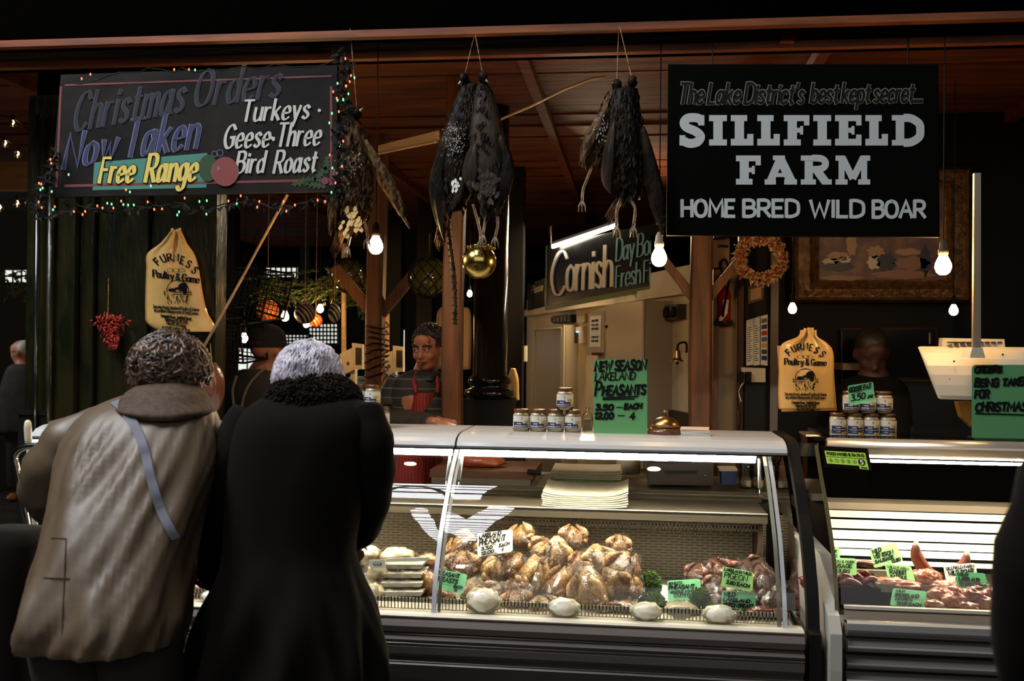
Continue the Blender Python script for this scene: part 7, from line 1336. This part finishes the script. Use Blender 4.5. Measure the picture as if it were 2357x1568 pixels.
for k in range(5):
    py = 1386-k*21; Y = -.20+.028*k; t = thing('meat_tray', 'film wrapped tray of pale breast fillets, %s' % ('lowest of the stack', 'second lowest of the stack', 'middle of the stack', 'second from the top of stack', 'topmost of the stack')[k], 'packet', P(925, py+8, Y), 'stacked trays of pale fillets')
    M().slab([P(876, py-2, Y-.05), P(972, py-2, Y-.05), P(968, py+8, Y-.05), P(880, py+8, Y-.05)], (0, .14, 0)).build('tray', 'plastic_s' if k else 'till', t)
    for j in range(2): M().ell(P(900+j*46, py-5, Y+.01), (.040, .058, .015), 16, 10, nz=.2, seed=k*2+j).build('fillet', 'pale_bird' if k > 1 else 'fat', t, smooth=True)
    M().ell(P(924, py-3, Y+.01), (.094, .075, .026), 20, 10, nz=.3, seed=k+3, fs=5).build('cling_film', 'film', t, smooth=True)
    if k == 4: M().slab([P(890, py-16, Y-.06), P(990, py-19, Y-.06), P(982, py-10, Y-.06), P(886, py-8, Y-.06)], (0, .003, 0)).build('label', 'card_w', t)
lump('wrapped_partridge', 'dark wrapped bird above the green breast card left of glazing bar', 'poultry', 985, 1292, 52, 34, 0, 'pheasant_b', None, .3, 31, True); lump('meat_piece', 'reddish meat piece low left of the green breast card', 'meat', 1012, 1386, 76, 26, -.2, 'pigeon', None, .4, 33); lump('wrapped_partridge', 'dark wrapped bird left under the green breast card', 'poultry', 985, 1345, 40, 60, -.12, 'pheasant_b', None, .3, 32, True)
for k, (px, py, w_) in enumerate(((1650, 1412, 60), (1700, 1416, 50), (1752, 1408, 60), (1790, 1412, 50), (1618, 1418, 44), (1726, 1424, 50))): lump('pigeon_breast', 'dark red pigeon breast lying along the rail, %s' % ('left of the lower card pin', 'under the lower pigeon card', 'right of the lower pigeon card', 'at the right glazing bar', 'nearest the pale parcel', 'low front piece')[k], 'meat', px, py, w_, 22, -.29+.01*k, 'pigeon', 'pigeon breasts along the rail', .35, k+50)
rg = random.Random(77)
GL = ('left of the centre glazing bar', 'right of the centre glazing bar', 'below the green breast card', 'left behind the largest pale ball', 'right behind the largest pale ball', 'under the left front row pheasant', 'between the two front row pheasants', 'under the pointed breast pheasant', 'left behind the second pale ball', 'right behind the second pale ball', 'under the largest pheasant', 'right under the largest pheasant', 'under the flat corner pheasant', 'left behind the third pale ball')
for k in range(14): px = 1000+k*32; lump('giblet', 'small pinkish poultry piece behind the slotted rail, '+GL[k], 'meat', px, 1417+(px-1000)*.035, 30, 14, -.33, 'pheasant_c', 'poultry pieces behind the slotted rail', .35, k+80)
def leaves(label, px, py, w_, h, Y, n, seed):
    rg = random.Random(seed); t = thing('curly_leaf_bunch', label, 'greens', P(px, py+h/2, Y)); k = (Y-CAM.y)/F_PX; m = M()
    for _ in range(n):
        a, b = rg.uniform(-1, 1), rg.uniform(-1, 1)
        if a*a+b*b > 1: continue
        p = P(px+a*w_/2, py+b*h/2, Y)+Vector((0, -.03*math.sqrt(max(0, 1-a*a-b*b))+rg.uniform(0, .02), 0)); r_ = rg.uniform(.006, .011); nr = Vector((a, -1, -b*.5+.4)).normalized(); u_ = nr.cross(Vector((0, 0, 1))).normalized(); v_ = nr.cross(u_)
        vs = [p]+[p+(u_*math.cos(q)+v_*math.sin(q))*r_*(1+.4*(j % 2))+nr*(.004*(1 if j % 2 else -1)) for j, q in enumerate([2*PI*j/10 for j in range(10)])]; m.add(vs, [(0, j+1, (j+1) % 10+1) for j in range(10)])
    m.build('leaves', 'kale', t)['kind'] = 'stuff'; M().tube([P(px, py+h/2, Y), P(px, py, Y)], .008, 6).build('stalk', 'kale', t)
leaves('upper bunch of curly green leaves right of the pheasants', 1497, 1348, 46, 62, -.06, 420, 1); leaves('lower bunch of curly green leaves right of the pheasants', 1502, 1392, 60, 50, -.2, 420, 2); leaves('curly green leaves between boneless card and pigeons', 1612, 1385, 46, 60, -.18, 300, 3)
# minced meat between the customers
for k in range(4):
    py = 1354-k*24; Y = -.30+.06*k; lump('mince_pack', 'fresh red minced meat between the two customers, %s layer' % ('lowest', 'second', 'third', 'top')[k], 'meat', 448+k*4, py, 84, 26, Y, 'mince', 'red mince between the customers', .2, k)
    if k in (1, 3): t = thing('mince_label', 'small white lined label on the red mince, %s' % ('lower one' if k == 1 else 'upper one'), 'label', P(444, py, Y-.09)); q = [P(430, py-10, Y-.09), P(476, py-14, Y-.09), P(470, py+4, Y-.09), P(420, py+6, Y-.09)]; M().slab(q, (0, .002, 0)).build('card', 'white', t); mq = quadmap(q); m = M(); [ribbon(m, [(.05, .2+.2*j), (.95, .2+.2*j)], .015, mq) for j in range(4)]; m.build('printed_line', 'ink', t)
# ---- right case: trays of game
def tray(label, x0, x1, py, Y0, Y1, mt, h=.03, skew=0):
    t = thing('meat_tray', label, 'tray', P((x0+x1)/2, py, Y0)); a = P(x0, py, Y0); b = P(x1, py, Y0); z = a.z; m = M(); xa, xb = a.x, b.x
    o = [(xa, Y0), (xb, Y0), (xb+skew, Y1), (xa+skew, Y1)]; i_ = [(xa+.012, Y0+.012), (xb-.012, Y0+.012), (xb+skew-.012, Y1-.012), (xa+skew+.012, Y1-.012)]
    m.rings([[(x, y, z-h) for x, y in i_], [(x, y, z) for x, y in o], [(x, y, z+.003) for x, y in o], [(x, y, z) for x, y in i_], [(x, y, z-h+.004) for x, y in i_]]); m.build('tray', mt, t); return t, xa, xb, z
T1, xa, xb, z1 = tray('black tray of dark sausages at left of the right case', 1900, 2028, 1352, -.24, .0, 'black', .04, .03)
def sausage(lb, pts, Y, r=.013):
    q = [P(x, y, Y) for x, y in pts]; m = M(); c = catmull(q, 5); n = len(c); m.tube(c, [max(.003, r*math.sin(PI*min(1, max(0, (i+.3)/(n-.4))))**.35) for i in range(n)], 12); t = thing('sausage', lb, 'sausage', q[0], 'dark sausages in the black tray'); m.build('sausage', 'sausage', t, smooth=True)
for k, (pts, Y, lb) in enumerate((([(1924, 1345), (1934, 1330), (1952, 1328), (1966, 1340)], -.20, 'dark curved sausage at front left of the black tray'), ([(1930, 1346), (1950, 1338), (1968, 1342), (1984, 1350)], -.22, 'dark sausage lying low at the front of the black tray'), ([(1944, 1326), (1962, 1322), (1978, 1330), (1990, 1346)], -.17, 'dark sausage curving over the middle of the black tray'), ([(1976, 1322), (1990, 1318), (2000, 1330), (2002, 1340)], -.14, 'dark sausage hooked at the back right of the black tray'), ([(1984, 1346), (2000, 1334), (2016, 1336), (2024, 1348)], -.18, 'dark sausage at the right end of the black tray'), ([(1972, 1296), (1992, 1298), (2010, 1302), (2030, 1304)], -.05, 'dark straight sausage behind the tray against the slats'), ([(1900, 1330), (1912, 1322), (1928, 1326), (1936, 1336)], -.17, 'dark sausage at the back left of the black tray'))): sausage(lb, pts, Y)
T2, xa, xb, z2 = tray('pale tray holding pink rabbit pieces in the right case', 2022, 2200, 1345, -.22, .02, 'plastic_s', .03, -.05)
for k, (px, py, w_, h, Y, mt_, lb) in enumerate(((2048, 1342, 60, 26, -.18, 'rabbit', 'pink rabbit piece at left of the pale tray'), (2085, 1348, 70, 22, -.20, 'rabbit', 'pink rabbit piece behind the mint hare card'), (2130, 1332, 64, 40, -.14, 'rabbit', 'large pale pink meat lump under the raised shank'), (2170, 1348, 60, 24, -.18, 'rabbit', 'pink meat lump right of the large one'),
   (2165, 1372, 54, 34, -.30, 'rabbit', 'mottled pink meat at front, right of the hare card'), (2200, 1384, 56, 36, -.34, 'rabbit', 'mottled meat lump at the front edge, centre'), (2236, 1376, 50, 40, -.32, 'shank', 'dark mottled meat at front right'), (2262, 1390, 40, 34, -.34, 'rabbit', 'mottled meat near the dark coated figure'), (2190, 1362, 50, 24, -.26, 'shank', 'dark meat strip behind the front lumps'), (2225, 1396, 50, 20, -.37, 'rabbit', 'thin meat piece lying along the front edge'), (2280, 1376, 40, 40, -.3, 'shank', 'dark meat lump partly behind the dark coated figure'), (2150, 1392, 40, 18, -.37, 'rabbit', 'small meat piece right beside the hare card'), (1870, 1336, 50, 40, -.15, 'sausage', 'dark meat seen through the side glass of right case'), (2240, 1352, 70, 30, -.16, 'shank', 'dark meat behind the dark green card'))):
    lump('meat_piece', lb, 'meat', px, py, w_, h, Y, mt_, 'game meat pieces in the right case', .4, k+100, fs=3)
for k, (pts, rs, lb) in enumerate(((((2108, 1254), (2110, 1280), (2130, 1315), (2150, 1335)), (.010, .022, .026, .036), 'raw venison shank standing upright against the white slats'), (((2225, 1276), (2222, 1292), (2212, 1312), (2200, 1330)), (.009, .018, .024, .03), 'second smaller shank standing behind the white card'))):
    q = [P(x, y, -.08) for x, y in pts]; t = thing('venison_shank', lb, 'meat', q[-1], 'venison shanks with bare bone ends'); M().tube(catmull(q, 4), list(np.interp(range(13), [0, 4, 8, 12], rs)), 14).build('meat', 'shank', t, smooth=True)
    M().tube([q[0]+Vector((0, 0, .012)), q[0]+Vector((.002, -.008, -.02))], [.008, .010], 10).build('bone', 'bone', t, smooth=True)
